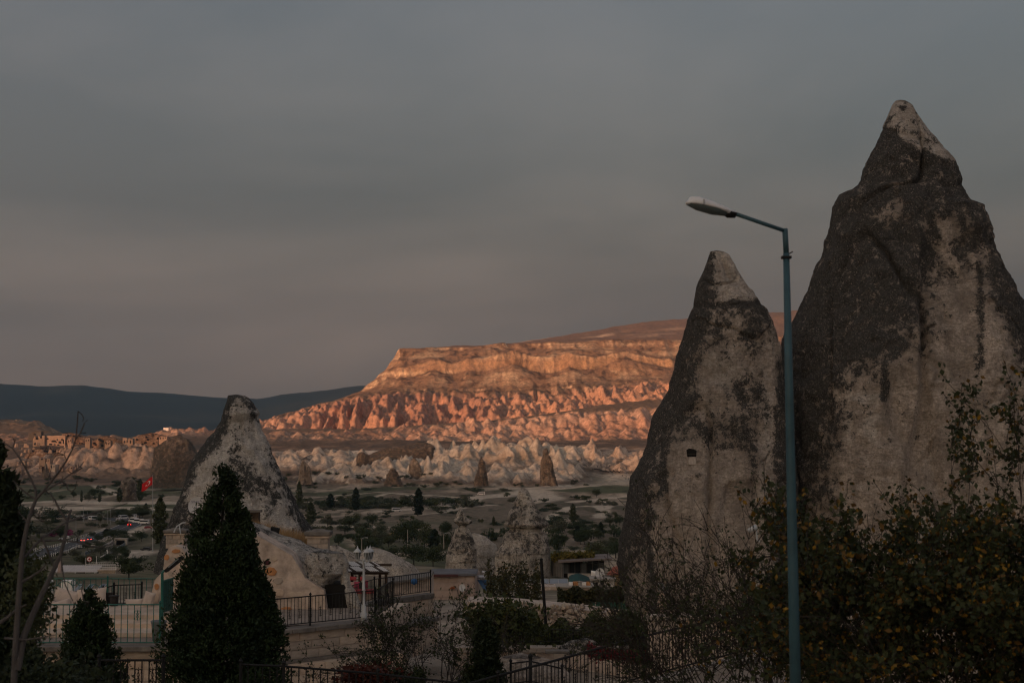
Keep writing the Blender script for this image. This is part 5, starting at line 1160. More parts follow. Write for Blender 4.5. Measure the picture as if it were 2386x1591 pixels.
# ---- middle terrace with the cave front
ZT = P(870, 1441, 50).z
A, B = P(560, 1466, 46.6), P(874, 1441, 50); A.z = B.z = ZT
t = thing('retaining_wall', 'tan block retaining wall with dark coping under the iron fence', 'wall', (A.x, A.y, ZT - 3))
course_wall(t, A, B, ZT - 1.02, ZT - .14, .29, .85, .5, 3)
o1, o2 = A + Vector((0, -.12, 0)), B + Vector((0.05, -.12, 0))
for i in range(6):
    p, q = o1 + (o2 - o1) * (i / 6), o1 + (o2 - o1) * ((i + 1) / 6 - .004); MB().quadbox(p, q, ZT - .14, ZT - .0, .72).build('coping_stone', M_CAP, t, bevel=.015)
MB().quadbox(A + Vector((0, -.12, 0)), B + Vector((0, -.12, 0)), ZT - 1.12, ZT - 1.02, .62).build('ledge', M_CAP, t)
course_wall(t, A + Vector((0, -.22, 0)), B + Vector((.9, -.22, 0)), ZT - 2.6, ZT - 1.12, .37, 1.1, .5, 4)
MB().quadbox(B + Vector((0, -.2, 0)), B + Vector((.6, 4.5, 0)), ZT - 2.5, ZT - .0, .5).build('return_wall', M_STONE, t)
o = MB().add([tuple(A + Vector((-2, 0, -.02))), tuple(B + Vector((0, 0, -.02))), tuple(B + Vector((.35, 3.4, -.02))), tuple(A + Vector((-2, 8, -.02)))], [(0, 1, 2, 3)]).build('terrace_floor', M_PAVE); tag(o, kind='structure')
fence('black iron fence with scrollwork on the coping before the cave mouth', [A + Vector((0, 0, 0)), A + (B - A) * .5, B], .98, .135, orn=3)
fence('black iron fence turning the corner behind the white lantern post', [B, B + Vector((.35, 3.2, 0))], .98, .15, orn=2)
# white lantern post
lp = P(847, 1440, 49.7); lp.z = ZT; t = thing('lantern_post', 'white garden lamp post with three lanterns on the terrace corner', 'lamp post', lp); M_LW = mat('lantern_white', (.42, .44, .45), .5, .1, 6)
hh = (1440 - 1306) * PX(49.7)
MB().lathe(lp, [(.12, 0), (.12, .22), (.09, .24), (.085, .5), (.055, .55), (.05, 1.0), (.07, 1.02), (.05, 1.05), (.038, hh), (.06, hh + .02), (.03, hh + .08)], 12).build('post', M_LW, t, True)
tp = lp + Vector((0, 0, hh))
for k, (dx, dy) in enumerate(((-.22, -.02), (.13, -.18), (.2, .16))):
    c = tp + Vector((dx, dy, .02))
    MB().tube([tp + Vector((0, 0, -.02)), tp + Vector((dx * .6, dy * .6, -.05)), c], .018, 6).build('arm', M_LW, t)
    ln = MB().lathe(c, [(.03, 0), (.06, .04), (.06, .06)], 6).build('lantern', M_LW, t)
    off = c
    g = MB().lathe(c, [(.065, .06), (.115, .30)], 6); g.build('pane', mat('lantern_glass', (.12, .13, .13), .2, .2, 8), ln)
    fr = MB()
    for q in range(6):
        w = 2 * math.pi * q / 6; fr.tube([c + Vector((.068 * math.cos(w), .068 * math.sin(w), .06)), c + Vector((.12 * math.cos(w), .12 * math.sin(w), .30))], .009, 4)
    fr.build('frame', M_LW, ln); MB().lathe(c, [(.15, .295), (.15, .31), (.10, .36), (.06, .40), (.03, .43), (.018, .48), (.005, .52)], 12).build('roof', M_LW, ln, True)
# rock bluff over the cave
def col_bluff(C, U, V, W_):
    n = fbm(W_[:, 0] * .9, W_[:, 1] * .9, W_[:, 2] * .8, seed=63); C[:, 0] = .34 + .6 * n; C[:, 1] = .5; C[:, 2] = .7 + .4 * n
rock_thing('rock_bluff', 'weathered rock bluff sloping down right above the plastered wall', [(1216, 545, 580), (1232, 520, 612), (1250, 505, 655), (1268, 500, 710), (1282, 498, 752), (1300, 498, 790), (1330, 498, 800), (1365, 498, 790), (1470, 498, 785)], 57.5, M_ROCKG, ratio=.5, amp=.35, freq=.6, seed=211, rows=150, segs=200, crease=1.2, crack=.16, color=col_bluff, y_tab=[(1216, 1.0), (1300, 2.4), (1470, 2.6)])
rock_thing('boulder', 'overhanging grey boulder leaning over the plastered wall', [(1262, 618, 650), (1272, 612, 690), (1288, 615, 722), (1305, 625, 738), (1322, 640, 728), (1338, 660, 708), (1346, 676, 692)], 54.6, M_ROCKG, ratio=.8, amp=.28, freq=.8, seed=221, rows=90, segs=120, crease=1.2, crack=.1, color=col_bluff)
rock_thing('boulder', 'rounded brown boulder hanging above the cave mouth', [(1286, 728, 792), (1296, 715, 806), (1315, 704, 812), (1335, 700, 806), (1355, 706, 780), (1372, 720, 762), (1380, 732, 752)], 53.6, M_ROCKG, ratio=.8, amp=.28, freq=.8, seed=227, rows=100, segs=130, crease=1.2, crack=.1, color=lambda C, U, V, W_: (col_bluff(C, U, V, W_), C.__setitem__((slice(None), 0), C[:, 0] * .7)))
rock_thing('rock_pillar', 'rock pillar right of the black cave mouth', [(1288, 770, 800), (1310, 775, 815), (1340, 790, 814), (1362, 797, 818), (1400, 808, 838), (1450, 822, 862)], 53.4, M_ROCKG, ratio=.9, amp=.2, freq=.8, seed=231, rows=80, segs=70, crease=.6, color=lambda C, U, V, W_: C.__setitem__((slice(None), 2), .6))
a, b = P(756, 1452, 54), P(842, 1356, 54)
o = MB().prism([(a.x, a.z), (b.x, a.z), (b.x - .15, a.z + .7), (b.x - .55, b.z), (a.x + .1, b.z)], 53.2, 54.6).build('cave_mouth', M_VOID); tag(o, 'black cave mouth between plastered wall and rock pillar', 'cave')
a, b = P(590, 1458, 52.8), P(768, 1300, 52.8); t = thing('plastered_wall', 'rough plastered stone wall left of the black cave mouth', 'wall', (a.x, 52.8, a.z))
MB().prism([(a.x, a.z), (b.x, a.z), (b.x - .2, a.z + 1.3), (b.x - .9, a.z + 1.75), (a.x + 1.4, b.z + .1), (a.x, b.z + .9)], 52.8, 54.2).build('wall', M_PLAST, t)
for (u, v, w, h, m) in [(622, 1310, 17, 13, M_MAROON), (631, 1331, 27, 21, M_ORANGE), (594, 1280, 14, 14, M_STONE3), (604, 1322, 16, 14, M_STONE3), (640, 1300, 16, 14, M_STONE), (648, 1352, 22, 16, M_STONE3), (668, 1420, 30, 14, M_ORANGE), (700, 1430, 34, 16, M_STONE2), (660, 1440, 22, 12, M_MAROON), (735, 1425, 24, 14, M_STONE2), (690, 1385, 40, 16, M_STONE), (740, 1395, 26, 16, M_STONE), (650, 1380, 26, 18, M_STONE2), (625, 1360, 20, 16, M_STONE)]:
    c = P(u, v, 52.78); s = PX(52.8); r_ = random.Random(u); n = 7
    pl = [(c.x + w * s / 2 * math.cos(2 * math.pi * k / n) * r_.uniform(.8, 1.15), c.z + h * s / 2 * math.sin(2 * math.pi * k / n) * r_.uniform(.8, 1.15)) for k in range(n)]
    MB().prism(pl, 52.765 - r_.uniform(0, .02), 52.9).build('rubble_stone', m, t, bevel=.01)
# on the bluff: floodlight, stone chimney, door, dry grass, dish
c = P(640, 1238, 58); t = thing('floodlight', 'black square floodlight on top of the rock bluff', 'floodlight', c); bx = MB().box(c, (.36, .12, .36)); bx.build('housing', M_BLACK, t, bevel=.02).rotation_euler = (.2, .25, 0); MB().box(c + Vector((0, -.07, 0)), (.3, .02, .3)).build('glass', M_GLASSD, t); MB().tube([c + Vector((0, .05, -.15)), c + Vector((.03, .1, -.45))], .025, 6).build('bracket', M_BLACK, t)
def chimney_stack(lab, u, vt, vb, d, wpx):
    s = PX(d); b = P(u, vb, d); w = wpx * s; z1 = P(u, vt, d).z; H_ = z1 - b.z; t = thing('stone_chimney', lab, 'chimney', b)
    course_wall(t, (b.x - w / 2, d), (b.x + w / 2, d), b.z, b.z + H_ * .68, H_ * .23, w * .5, w * .8, 7)
    MB().box((b.x, d, b.z + H_ * .72), (w * 1.15, w * .95, H_ * .08)).build('collar', M_STONE2, t, bevel=.01); MB().box((b.x, d, b.z + H_ * .86), (w * 1.25, w * 1.05, H_ * .16)).build('cap', M_CAP, t, bevel=.03); MB().box((b.x, d, b.z + H_ * .97), (w * .85, w * .7, H_ * .08), 0, .6).build('cap_stone', M_CAP, t, bevel=.02)
chimney_stack('stone chimney with a dark cap right of the floodlight', 742, 1233, 1292, 60, 48)
chimney_stack('stone chimney with dark cap left behind the tall conifer', 412, 1230, 1276, 58, 44)
c = P(584, 1222, 78); t = thing('wooden_door', 'dark wooden door at the foot of the left rock cone', 'door', c); MB().box(c, (.95, .5, 1.35)).build('leaf', M_WOOD, t); MB().box(c + Vector((-.1, -.1, .75)), (1.4, .6, .12)).build('lintel', M_CAP, t)
for k in range(4): MB().box(c + Vector((-.36 + k * .24, -.27, 0)), (.22, .03, 1.3)).build('plank', M_WOOD, t)
g = np.random.default_rng(31); n = 5200; uu = g.uniform(590, 735, n); vv = np.interp(uu, [590, 640, 735], [1236, 1250, 1272]); dd = g.uniform(60, 74, n)
def blades(name, base, h, wd, m, rng, lean=.25):
    n = len(base); a = rng.uniform(0, 6.28, n); dx = np.stack([np.cos(a), np.sin(a), 0 * a], 1) * wd; ln = rng.normal(size=(n, 3)) * lean; ln[:, 2] = 0; tip = base + np.stack([0 * h, 0 * h, h], 1) + ln * h[:, None]
    V = np.stack([base - dx, base + dx, tip], 1).reshape(-1, 3); o = link(name, npmesh(name, V, np.arange(3 * n).reshape(-1, 3), smooth=False), m); return o
base = np.array([P(u, v, d) for u, v, d in zip(uu, vv, dd)]); base[:, 2] -= .5
o = blades('dry_grass', base, g.uniform(.6, 1.15, n), .012, mat_leaf('dry_straw', (.20, .12, .055), (.36, .24, .12), 1.0), g); tag(o, 'dry straw coloured grass on the bluff below the left cone', 'grass', kind='stuff')
def dish(lab, c, r, text=True, tilt=.5, turn=0.0, m=None):
    t = thing('satellite_dish', lab, 'satellite dish', c); m = m or mat('dish_grey', (.46, .45, .44), .6, .08, 4)
    n = 24; prof = [(r * k / 6, -.22 * r * (1 - (k / 6) ** 2)) for k in range(7)]; mb = MB(); rot = lambda p: tuple(Vector(c) + Vector((p[0] * math.cos(turn) - p[1] * math.sin(turn), p[0] * math.sin(turn) + p[1] * math.cos(turn), p[2])))
    def sp(rr, dep, w, off=0): return rot((rr * math.cos(w), -dep * -1 * math.cos(tilt) * -1 + 0 * off - dep * 0 + (-rr * 1.12 * math.sin(w)) * math.sin(tilt) * -1 * .0 + dep, rr * 1.12 * math.sin(w)))
    vs = []; 
    for side in (0, .02):
        for rr, dp in prof:
            for k in range(n): w = 2 * math.pi * k / n; vs.append(rot((rr * math.cos(w), -dp + side + rr * math.sin(w) * .35, rr * 1.15 * math.sin(w))))
    fs = []
    for s_ in (0, 1):
        o = s_ * len(prof) * n
        for i in range(len(prof) - 1):
            for k in range(n): fs.append((o + i * n + k, o + i * n + (k + 1) % n, o + (i + 1) * n + (k + 1) % n, o + (i + 1) * n + k))
    mb.add(vs, fs); mb.build('reflector', m, t, True)
    MB().tube([rot((0, .1 * r, -1.1 * r)), rot((0, -.9 * r, -.3 * r))], .02 + .0 * r, 5).box(rot((0, -.95 * r, -.25 * r)), (.08, .14, .08)).build('feed_arm', M_METAL, t)
    MB().tube([rot((0, .2 * r, 0)), rot((0, .45 * r, -.6 * r)), rot((0, .45 * r, -1.9 * r))], .03, 6).build('mast', M_METAL, t)
    if text:
        cu = bpy.data.curves.new('lettering', 'FONT'); cu.body = 'SMART'; cu.size = r * .42; cu.align_x = 'CENTER'; cu.extrude = .002
        tmp = bpy.data.objects.new('tmp_text', cu); COL.objects.link(tmp); me = bpy.data.meshes.new_from_object(tmp.evaluated_get(bpy.context.evaluated_depsgraph_get())); bpy.data.objects.remove(tmp)
        me.materials.clear(); o = link('lettering', me, mat('grey_print', (.13, .13, .16), .7, .1, 3), t)
        o.location = (0, r * .50, r * .36); o.location = (0, .2 * r + .36 * r * .35 - .06, r * .36); o.rotation_euler = (math.pi / 2 - .3, 0, turn)
dish('grey satellite dish with printed lettering beside the tall conifer', P(456, 1178, 79), .42, True)

# ---- left terrace with sofas
ZL = P(300, 1500, 46).z
fl = MB(); a, b = P(-60, 1500, 46), P(384, 1500, 46); fl.add([(a.x - 2, 45.9, ZL), (b.x, 45.9, ZL), (b.x + .5, 57, ZL), (a.x - 2, 57, ZL)], [(0, 1, 2, 3)])
o = fl.build('terrace_floor', M_PAVE); tag(o, kind='structure')
t = thing('retaining_wall', 'stone wall with ledge below the green terrace fence', 'wall', (a.x, 46, ZL - 3)); course_wall(t, (a.x, 46.1), (b.x + 1.2, 46.1), ZL - 2.6, ZL - .42, .36, .9, .5, 9)
MB().quadbox((a.x, 45.9), (b.x + 1.2, 45.9), ZL - .16, ZL - .01, .8).build('coping', M_CAP, t, bevel=.02); MB().quadbox((a.x, 46.05), (b.x + 1.2, 46.05), ZL - .42, ZL - .16, .5).build('band', M_STONE3, t)
for k, (dy, h) in enumerate(((.9, .16), (1.7, .32), (2.5, .48))):                       # broad stone steps
    o = MB().box(((a.x + b.x) / 2, 46.3 + dy + 2.2, ZL + h / 2), (b.x - a.x - .4, 4.4 - dy * .6, h)).build('stone_step', M_STONE2 if k % 2 else M_STONE, bevel=.02); tag(o, ['lowest', 'middle', 'topmost'][k] + ' broad stone step behind the green terrace fence', 'step')
ZS = ZL + .48
fz = ZL + .02; fence('green iron fence along the front of the sofa terrace', [P(70, 1500, 46.1).xy.to_3d() + Vector((0, 0, fz)), P(230, 1500, 46.1).xy.to_3d() + Vector((0, 0, fz)), P(372, 1500, 46.1).xy.to_3d() + Vector((0, 0, fz))], (1500 - 1412) * PX(46), .20, M_GREEN, br=.014, rail=.024, orn=5, bot=.02, orn_z=.72)
fz = P(300, 1432, 56).z; fence('green iron fence with large rings at the back of the sofa terrace', [Vector((P(105, 1400, 56).x, 56, fz)), Vector((P(250, 1400, 56).x, 56, fz)), Vector((P(380, 1400, 56).x, 56, fz))], (1432 - 1349) * PX(56), .215, M_GREEN, br=.014, rail=.022, orn=0)
rg = thing('ring_ornament', 'pair of green iron rings and arcs on the back fence', 'ornament', P(175, 1362, 55.95))
def ring(c, r, a0=0, a1=6.283, n=18): return [(c.x + r * math.cos(a0 + (a1 - a0) * k / n), c.y, c.z + r * math.sin(a0 + (a1 - a0) * k / n)) for k in range(n + 1)]
for u, v, rp, a0, a1 in ((172, 1357, 6, 0, 6.283), (187, 1357, 6.5, 0, 6.283), (150, 1374, 20, .3, 2.8), (218, 1376, 15, .2, 2.9), (133, 1372, 9, .5, 3.6)): MB().tube(ring(P(u, v, 55.95), rp * PX(56), a0, a1), .016, 5).build('ring', M_GREEN, rg)
fence('black iron stair rail between the sofa and the armchair', [Vector((P(240, 1400, 54.6).x, 54.6, P(240, 1420, 54.6).z)), Vector((P(265, 1400, 54.8).x, 54.8, P(265, 1412, 54.8).z)), Vector((P(330, 1400, 55).x, 55, P(330, 1410, 55).z))], .80, .11, br=.012, orn=3)
def cushion(name, t, c, w, h, th_, tilt=0.0, rz=0.0, roll=0.0, m=None):
    """plump cushion: pinched corners, full middle"""
    n = 12; vs = []; fs = []
    for side in (-1, 1):
        for i in range(n + 1):
            for j in range(n + 1):
                x, z = i / n * 2 - 1, j / n * 2 - 1; b_ = (1 - x ** 4) * (1 - z ** 4)
                px = x * (1 - .07 * (1 - z * z)) * w / 2; pz = z * (1 - .07 * (1 - x * x)) * h / 2; py = side * th_ / 2 * b_ ** .55
                cx, sx = math.cos(roll), math.sin(roll); px, pz = px * cx - pz * sx, px * sx + pz * cx
                ct, st = math.cos(tilt), math.sin(tilt); py, pz = py * ct - pz * st, py * st + pz * ct
                cr, sr = math.cos(rz), math.sin(rz); px, py = px * cr - py * sr, px * sr + py * cr
                vs.append((c[0] + px, c[1] + py, c[2] + pz))
    N = (n + 1) ** 2
    for s_ in (0, 1):
        for i in range(n):
            for j in range(n):
                q = s_ * N + i * (n + 1) + j; f = (q, q + n + 1, q + n + 2, q + 1); fs.append(f if s_ == 0 else f[::-1])
    return MB().add(vs, fs).build(name, m or M_CLOTH, t, True)
d = 51.5; s = PX(d); c0 = P(180, 1430, d); zf = ZS
x0, x1 = P(113, 1430, d).x, P(247, 1430, d).x; t = thing('sofa', 'long beige cushioned terrace sofa behind the green fence', 'sofa', ((x0 + x1) / 2, d, zf))
zt = P(180, 1412, d).z; zb = P(180, 1430, d).z
MB().box(((x0 + x1) / 2, d + .35, (zf + zb) / 2), (x1 - x0, .85, max(.2, zb - zf))).build('base', M_WICK, t, bevel=.03)
MB().box(((x0 + x1) / 2, d + .82, zb + .3), (x1 - x0, .08, .75)).build('back_frame', M_WICK, t)
for k in range(2): xm = x0 + (x1 - x0) * (k + .5) / 2; MB().box((xm, d + .3, (zt + zb) / 2), ((x1 - x0) / 2 - .03, .8, zt - zb)).build('seat_cushion', M_CLOTH, t, bevel=.05)
for nm, u, v, w, h, rz, ro in (('back_cushion', 152, 1396, 62, 46, .1, -.25), ('back_cushion', 212, 1392, 70, 42, 0, .1), ('throw_cushion', 142, 1409, 56, 24, .2, .25), ('throw_cushion', 122, 1403, 26, 30, .2, .5)):
    p = P(u, v, d + .45); cushion(nm, t, (p.x, d + (.55 if nm == 'back_cushion' else .2), p.z), w * s, h * s, .26, -.25, rz, ro)
cushion('throw_cushion', t, (P(234, 1424, d).x, d - .05, P(234, 1422, d).z), 12 * s, 16 * s, .1, -.3, 0, 0, M_WHITEP)
x0, x1 = P(284, 1430, d).x, P(356, 1430, d).x; t = thing('armchair', 'beige cushioned armchair right of the long sofa', 'armchair', ((x0 + x1) / 2, d, zf)); zt = P(300, 1430, d).z; zb = P(300, 1445, d).z
MB().box(((x0 + x1) / 2, d + .35, (zf + zb) / 2), (x1 - x0, .8, max(.16, zb - zf))).build('base', M_WICK, t, bevel=.03); MB().box(((x0 + x1) / 2, d + .3, (zt + zb) / 2), (x1 - x0 - .03, .76, zt - zb)).build('seat_cushion', M_CLOTH, t, bevel=.05)
for nm, u, v, w, h, ro in (('back_cushion', 305, 1413, 44, 30, .05), ('arm_cushion', 341, 1400, 26, 40, -.25), ('throw_cushion', 335, 1418, 34, 24, .5)): p = P(u, v, d); cushion(nm, t, (p.x, d + (.5 if nm == 'back_cushion' else .3), p.z), w * s, h * s, .22, -.2, 0, ro)
p = P(265, 1440, 52); o = MB().lathe((p.x, 52, ZS), [(.14, 0), (.15, .25), (.15, .32), (.19, .34), (.19, .37)], 14).build('wicker_table', M_WICK, None, True); tag(o, 'round dark wicker table between sofa and armchair', 'table')
p = P(366, 1480, 46.6); o = MB().lathe((p.x, 46.8, ZL), [(.20, 0), (.24, .55), (.27, .62), (.25, .64), (.05, .64)], 14).build('planter', mat('grey_wood', (.13, .14, .145), .85, .3, 3, .3, stretch=(1, 1, .15)), None, True); tag(o, 'grey slatted tub at the right end of the terrace fence', 'planter')
# green slatted gate
a, b = P(377, 1430, 50), P(402, 1430, 51); t = thing('green_gate', 'dark green metal gate beside the mosaic stone wall', 'gate', (a.x, 50, P(377, 1432, 50).z)); z0, z1 = P(380, 1432, 50).z, P(380, 1352, 50).z
MB().quadbox(a, b, z0 + .04, z1 - .04, .03).build('panel', mat('dark_green_sheet', (.012, .06, .05), .6, .3, 20), t)
for k in range(7): q = a + (b - a) * (k / 6); MB().box((q.x, q.y - .03, (z0 + z1) / 2), (.025, .03, z1 - z0)).build('slat', M_GREEN, t)
MB().quadbox(a, b, z1 - .05, z1, .07).build('top_bar', M_GREEN, t); MB().quadbox(a, b, z0, z0 + .05, .07).build('bottom_bar', M_GREEN, t)
# mosaic stone wall with LED lamp
t = thing('mosaic_wall', 'round shouldered rubble wall with orange stones behind the lamp', 'wall', P(405, 1420, 52.5)); pl = [P(380, 1460, 52.5), P(470, 1460, 52.5), P(470, 1300, 52.5), P(436, 1290, 52.5), P(425, 1276, 52.5), P(410, 1271, 52.5), P(396, 1274, 52.5), P(386, 1292, 52.5), P(381, 1330, 52.5), P(362, 1350, 52.5), P(350, 1400, 52.5), P(352, 1460, 52.5)]
MB().prism([(p.x, p.z) for p in pl], 52.4, 53.2).build('wall', M_PLAST, t)
for (u, v, w, h, m) in [(411, 1283, 22, 10, M_ORANGE), (388, 1298, 13, 15, M_ORANGE), (402, 1302, 18, 12, M_STONE3), (427, 1296, 16, 14, M_STONE), (420, 1320, 20, 14, M_STONE2), (397, 1335, 14, 12, M_STONE3), (365, 1366, 12, 17, M_ORANGE), (366, 1392, 12, 22, M_STONE2), (392, 1318, 14, 10, M_STONE), (415, 1340, 20, 14, M_STONE), (360, 1425, 16, 14, M_STONE2), (440, 1310, 18, 16, M_STONE2), (436, 1335, 18, 18, M_ORANGE)]:
    c = P(u, v, 52.4); s_ = PX(52.4); r_ = random.Random(u); n = 7
    MB().prism([(c.x + w * s_ / 2 * math.cos(2 * math.pi * k / n) * r_.uniform(.8, 1.15), c.z + h * s_ / 2 * math.sin(2 * math.pi * k / n) * r_.uniform(.8, 1.15)) for k in range(n)], 52.37 - r_.uniform(0, .02), 52.5).build('rubble_stone', m, t, bevel=.01)
t = thing('led_street_lamp', 'black LED lamp head on a short green pole before the mosaic wall', 'street lamp', P(378, 1440, 48)); MB().tube([P(378, 1450, 48), P(378, 1334, 48), P(384, 1328, 48)], .05, 8).build('pole', M_GREEN, t)
a, b = P(386, 1330, 48), P(427, 1296, 48); dr = (b - a).normalized(); nrm = Vector((-dr.z, 0, dr.x)); q = [a - nrm * .06, b - nrm * .075 - dr * .1, b - nrm * .02, b + nrm * .07 - dr * .05, a + nrm * .06 + dr * .18, a + nrm * .05]
MB().prism([(p.x, p.z) for p in q], 47.85, 48.15).build('housing', M_BLACK, t, bevel=.015); m2 = a + (b - a) * .25
MB().prism([(p.x, p.z) for p in (m2 + nrm * .01, b - dr * .12 + nrm * .02, b - dr * .12 + nrm * .055, m2 + nrm * .05)], 47.83, 47.86).build('led_panel', mat('led_panel', (.16, .18, .19), .3, .2, 40), t)
a = P(368, 1262, 66); t = thing('street_lamp', 'thin curved white lamp arm above the mosaic wall', 'street lamp', a); MB().tube([P(405, 1240, 57.3), P(412, 1226, 57.3), P(424, 1218, 57.3), P(432, 1217, 57.3)], .03, 6).build('arm', M_LW, t); MB().tube([P(418, 1224, 57.2), P(421, 1244, 57.2)], .025, 6).build('stay', M_LW, t)
# ---- canopy cafe and rooftop pavilion beyond the left terrace
d = 285; s = PX(d); M_CAN = mat('white_canopy', (.50, .47, .46), .7, .12, .6, stretch=(6, 1, 1)); M_CSTONE = mat('cafe_stone', (.36, .29, .22), .95, .25, .5, .3)
t = thing('cafe_canopy', 'cafe shelter with a long white corrugated roof', 'shelter', P(180, 1356, d)); a, b = P(130, 1330, d), P(230, 1319, d)
MB().add([(a.x, d - 1, a.z), (b.x, d - 1, a.z), (b.x, d + 2.4, b.z), (a.x, d + 2.4, b.z), (a.x, d - 1, a.z - .12), (b.x, d - 1, a.z - .12), (b.x, d + 2.4, b.z - .12), (a.x, d + 2.4, b.z - .12)], [(0, 1, 2, 3), (7, 6, 5, 4), (0, 4, 5, 1), (1, 5, 6, 2), (2, 6, 7, 3), (3, 7, 4, 0)]).build('roof', M_CAN, t)
for k in range(24): x = a.x + (b.x - a.x) * (k + .5) / 24; MB().add([(x - .05, d - 1, a.z + .05), (x + .05, d - 1, a.z + .05), (x + .05, d + 2.4, b.z + .05), (x - .05, d + 2.4, b.z + .05)], [(0, 1, 2, 3)]).build('roof_rib', M_CAN, t)
for u in (134, 154, 178, 224): p = P(u, 1350, d); MB().box((p.x, d - .9, p.z), (.14, .14, 3.2)).build('post', M_WHITEP, t)
p = P(180, 1347, d); MB().box((p.x, d + .3, p.z), (5.0, .8, 1.1)).build('counter', M_WHITEP, t); MB().box((P(186, 1338, d).x, d + .8, P(186, 1338, d).z), (1.7, .5, 1.0)).build('shelf_unit', M_WOOD, t)
p = P(210, 1350, d - 3); o = MB().prism([(p.x - 1.4, p.z - .9), (p.x + 1.4, p.z - .9), (p.x + 1.3, p.z + .4), (p.x - 1.3, p.z + .4)], d - 3.4, d - 2.6).build('water_tank', mat('tank_grey', (.36, .37, .39), .6, .15, .6), bevel=.3); tag(o, 'long white water tank below the cafe canopy', 'tank')
p = P(146, 1345, d - 2); t = thing('closed_parasol', 'folded pale parasol left of the cafe canopy', 'parasol', P(136, 1362, d - 2)); q = P(139, 1362, d - 2); MB().tube([q, q + Vector((0, 0, 6.2))], .05, 6).build('pole', M_METAL, t); MB().lathe(q, [(.12, 1.4), (.55, 1.8), (.42, 3.5), (.2, 5.6), (.03, 6.2)], 10).build('canopy', mat('parasol_cloth', (.40, .31, .28), .9, .15, 1.2), t, True)
t = thing('stone_pavilion', 'small tan stone building with railed roof terrace beside the canopy', 'building', P(250, 1362, d)); a, b = P(230, 1375, d), P(268, 1330, d)
course_wall(t, (a.x, d), (b.x, d), a.z, b.z, .55, 1.1, .5, 12); MB().quadbox((b.x, d), (b.x + .4, d + 4), a.z, b.z, .3).build('side_wall', M_CSTONE, t); MB().box(((a.x + b.x) / 2, d + 1.6, b.z + .12), (b.x - a.x + .6, 4.4, .24)).build('roof_slab', M_CSTONE, t)
p = P(247, 1343, d); MB().box((p.x, d - .28, p.z), (.95, .1, 1.15)).build('window', M_VOID, t); MB().box((p.x, d - .3, p.z + .7), (1.3, .14, .18)).build('lintel', M_CSTONE, t)
z = b.z + .24; x0, x1 = P(200, 1300, d).x, P(270, 1300, d).x; t2 = thing('roof_railing', 'white railing around the roof terrace of the small stone building', 'railing', ((x0 + x1) / 2, d, z))
for yy in (d, d + 3.6):
    for zz in (.1, .55, 1.1): MB().tube([(x0, yy, z + zz), (x1, yy, z + zz)], .035, 5).build('rail', M_WHITEP, t2)
    for k in range(15): x = x0 + (x1 - x0) * k / 14; MB().tube([(x, yy, z), (x, yy, z + 1.1)], .02, 4).build('baluster', M_WHITEP, t2)
for x, yy in ((x0, d), (x1, d), (x0 + 1.1, d + 3.6), (x1 - .6, d + 3.6)): MB().tube([(x, yy, z - 1.0), (x, yy, z + 2.4)], .05, 5).build('corner_post', M_WHITEP, t2)
c = P(208, 1302, d + 8); t = thing('road_sign', 'round red and white arrow sign beyond the roof terrace', 'sign', c); MB().lathe((0, 0, 0), [(.42, -.02), (.42, .02)], 20); n = 20
def disc(c, r, y, name, m, t): MB().add([(c.x + r * math.cos(2 * math.pi * k / n), y, c.z + r * math.sin(2 * math.pi * k / n)) for k in range(n)] + [(c.x + r * math.cos(2 * math.pi * k / n), y + .03, c.z + r * math.sin(2 * math.pi * k / n)) for k in range(n)], [tuple(range(n))[::-1], tuple(range(n, 2 * n))] + [(k, (k + 1) % n, n + (k + 1) % n, n + k) for k in range(n)]).build(name, m, t)
disc(c, .55, c.y, 'plate', mat('sign_red', (.35, .02, .03), .6, .1, 3), t); disc(c, .42, c.y - .02, 'face', M_WHITEP, t)
MB().prism([(c.x - .28, c.z), (c.x + .12, c.z + .28), (c.x + .12, c.z + .1), (c.x + .3, c.z + .1), (c.x + .3, c.z - .1), (c.x + .12, c.z - .1), (c.x + .12, c.z - .28)], c.y - .045, c.y - .025).build('arrow', mat('sign_red', (.35, .02, .03)), t); MB().tube([c + Vector((0, .04, -3)), c + Vector((0, .04, .4))], .04, 6).build('pole', M_METAL, t)
# parapets and solar panels seen over the terrace
def solar(lab, u0, u1, v0, v1, d, m=None, gap=0):
    a, b = P(u0, v1, d), P(u1, v0, d + 1.6); t = thing('solar_collector', lab, 'solar panel', a); m = m or mat('solar_blue', (.03, .055, .085), .3, .2, 1.2)
    MB().add([(a.x, d, a.z), (b.x, d, a.z), (b.x, b.y, b.z), (a.x, b.y, b.z), (a.x, d + .06, a.z - .06), (b.x, d + .06, a.z - .06), (b.x, b.y + .06, b.z - .06), (a.x, b.y + .06, b.z - .06)], [(0, 1, 2, 3), (7, 6, 5, 4), (0, 4, 5, 1), (1, 5, 6, 2), (2, 6, 7, 3), (3, 7, 4, 0)]).build('panel', m, t)
    fr = MB()
    for p, q in (((a.x, d, a.z), (b.x, d, a.z)), ((b.x, d, a.z), (b.x, b.y, b.z)), ((b.x, b.y, b.z), (a.x, b.y, b.z)), ((a.x, b.y, b.z), (a.x, d, a.z))): fr.tube([p, q], .03, 4)
    fr.build('frame', M_METAL, t); return t
solar('blue solar panel behind the sofa, left one', 196, 220, 1360, 1376, 118); solar('blue solar panel behind the sofa, right one', 224, 248, 1360, 1376, 118); solar('grey solar panel at the left behind the sofa', 172, 194, 1360, 1376, 118, mat('solar_grey', (.16, .18, .2), .4, .2, 1))
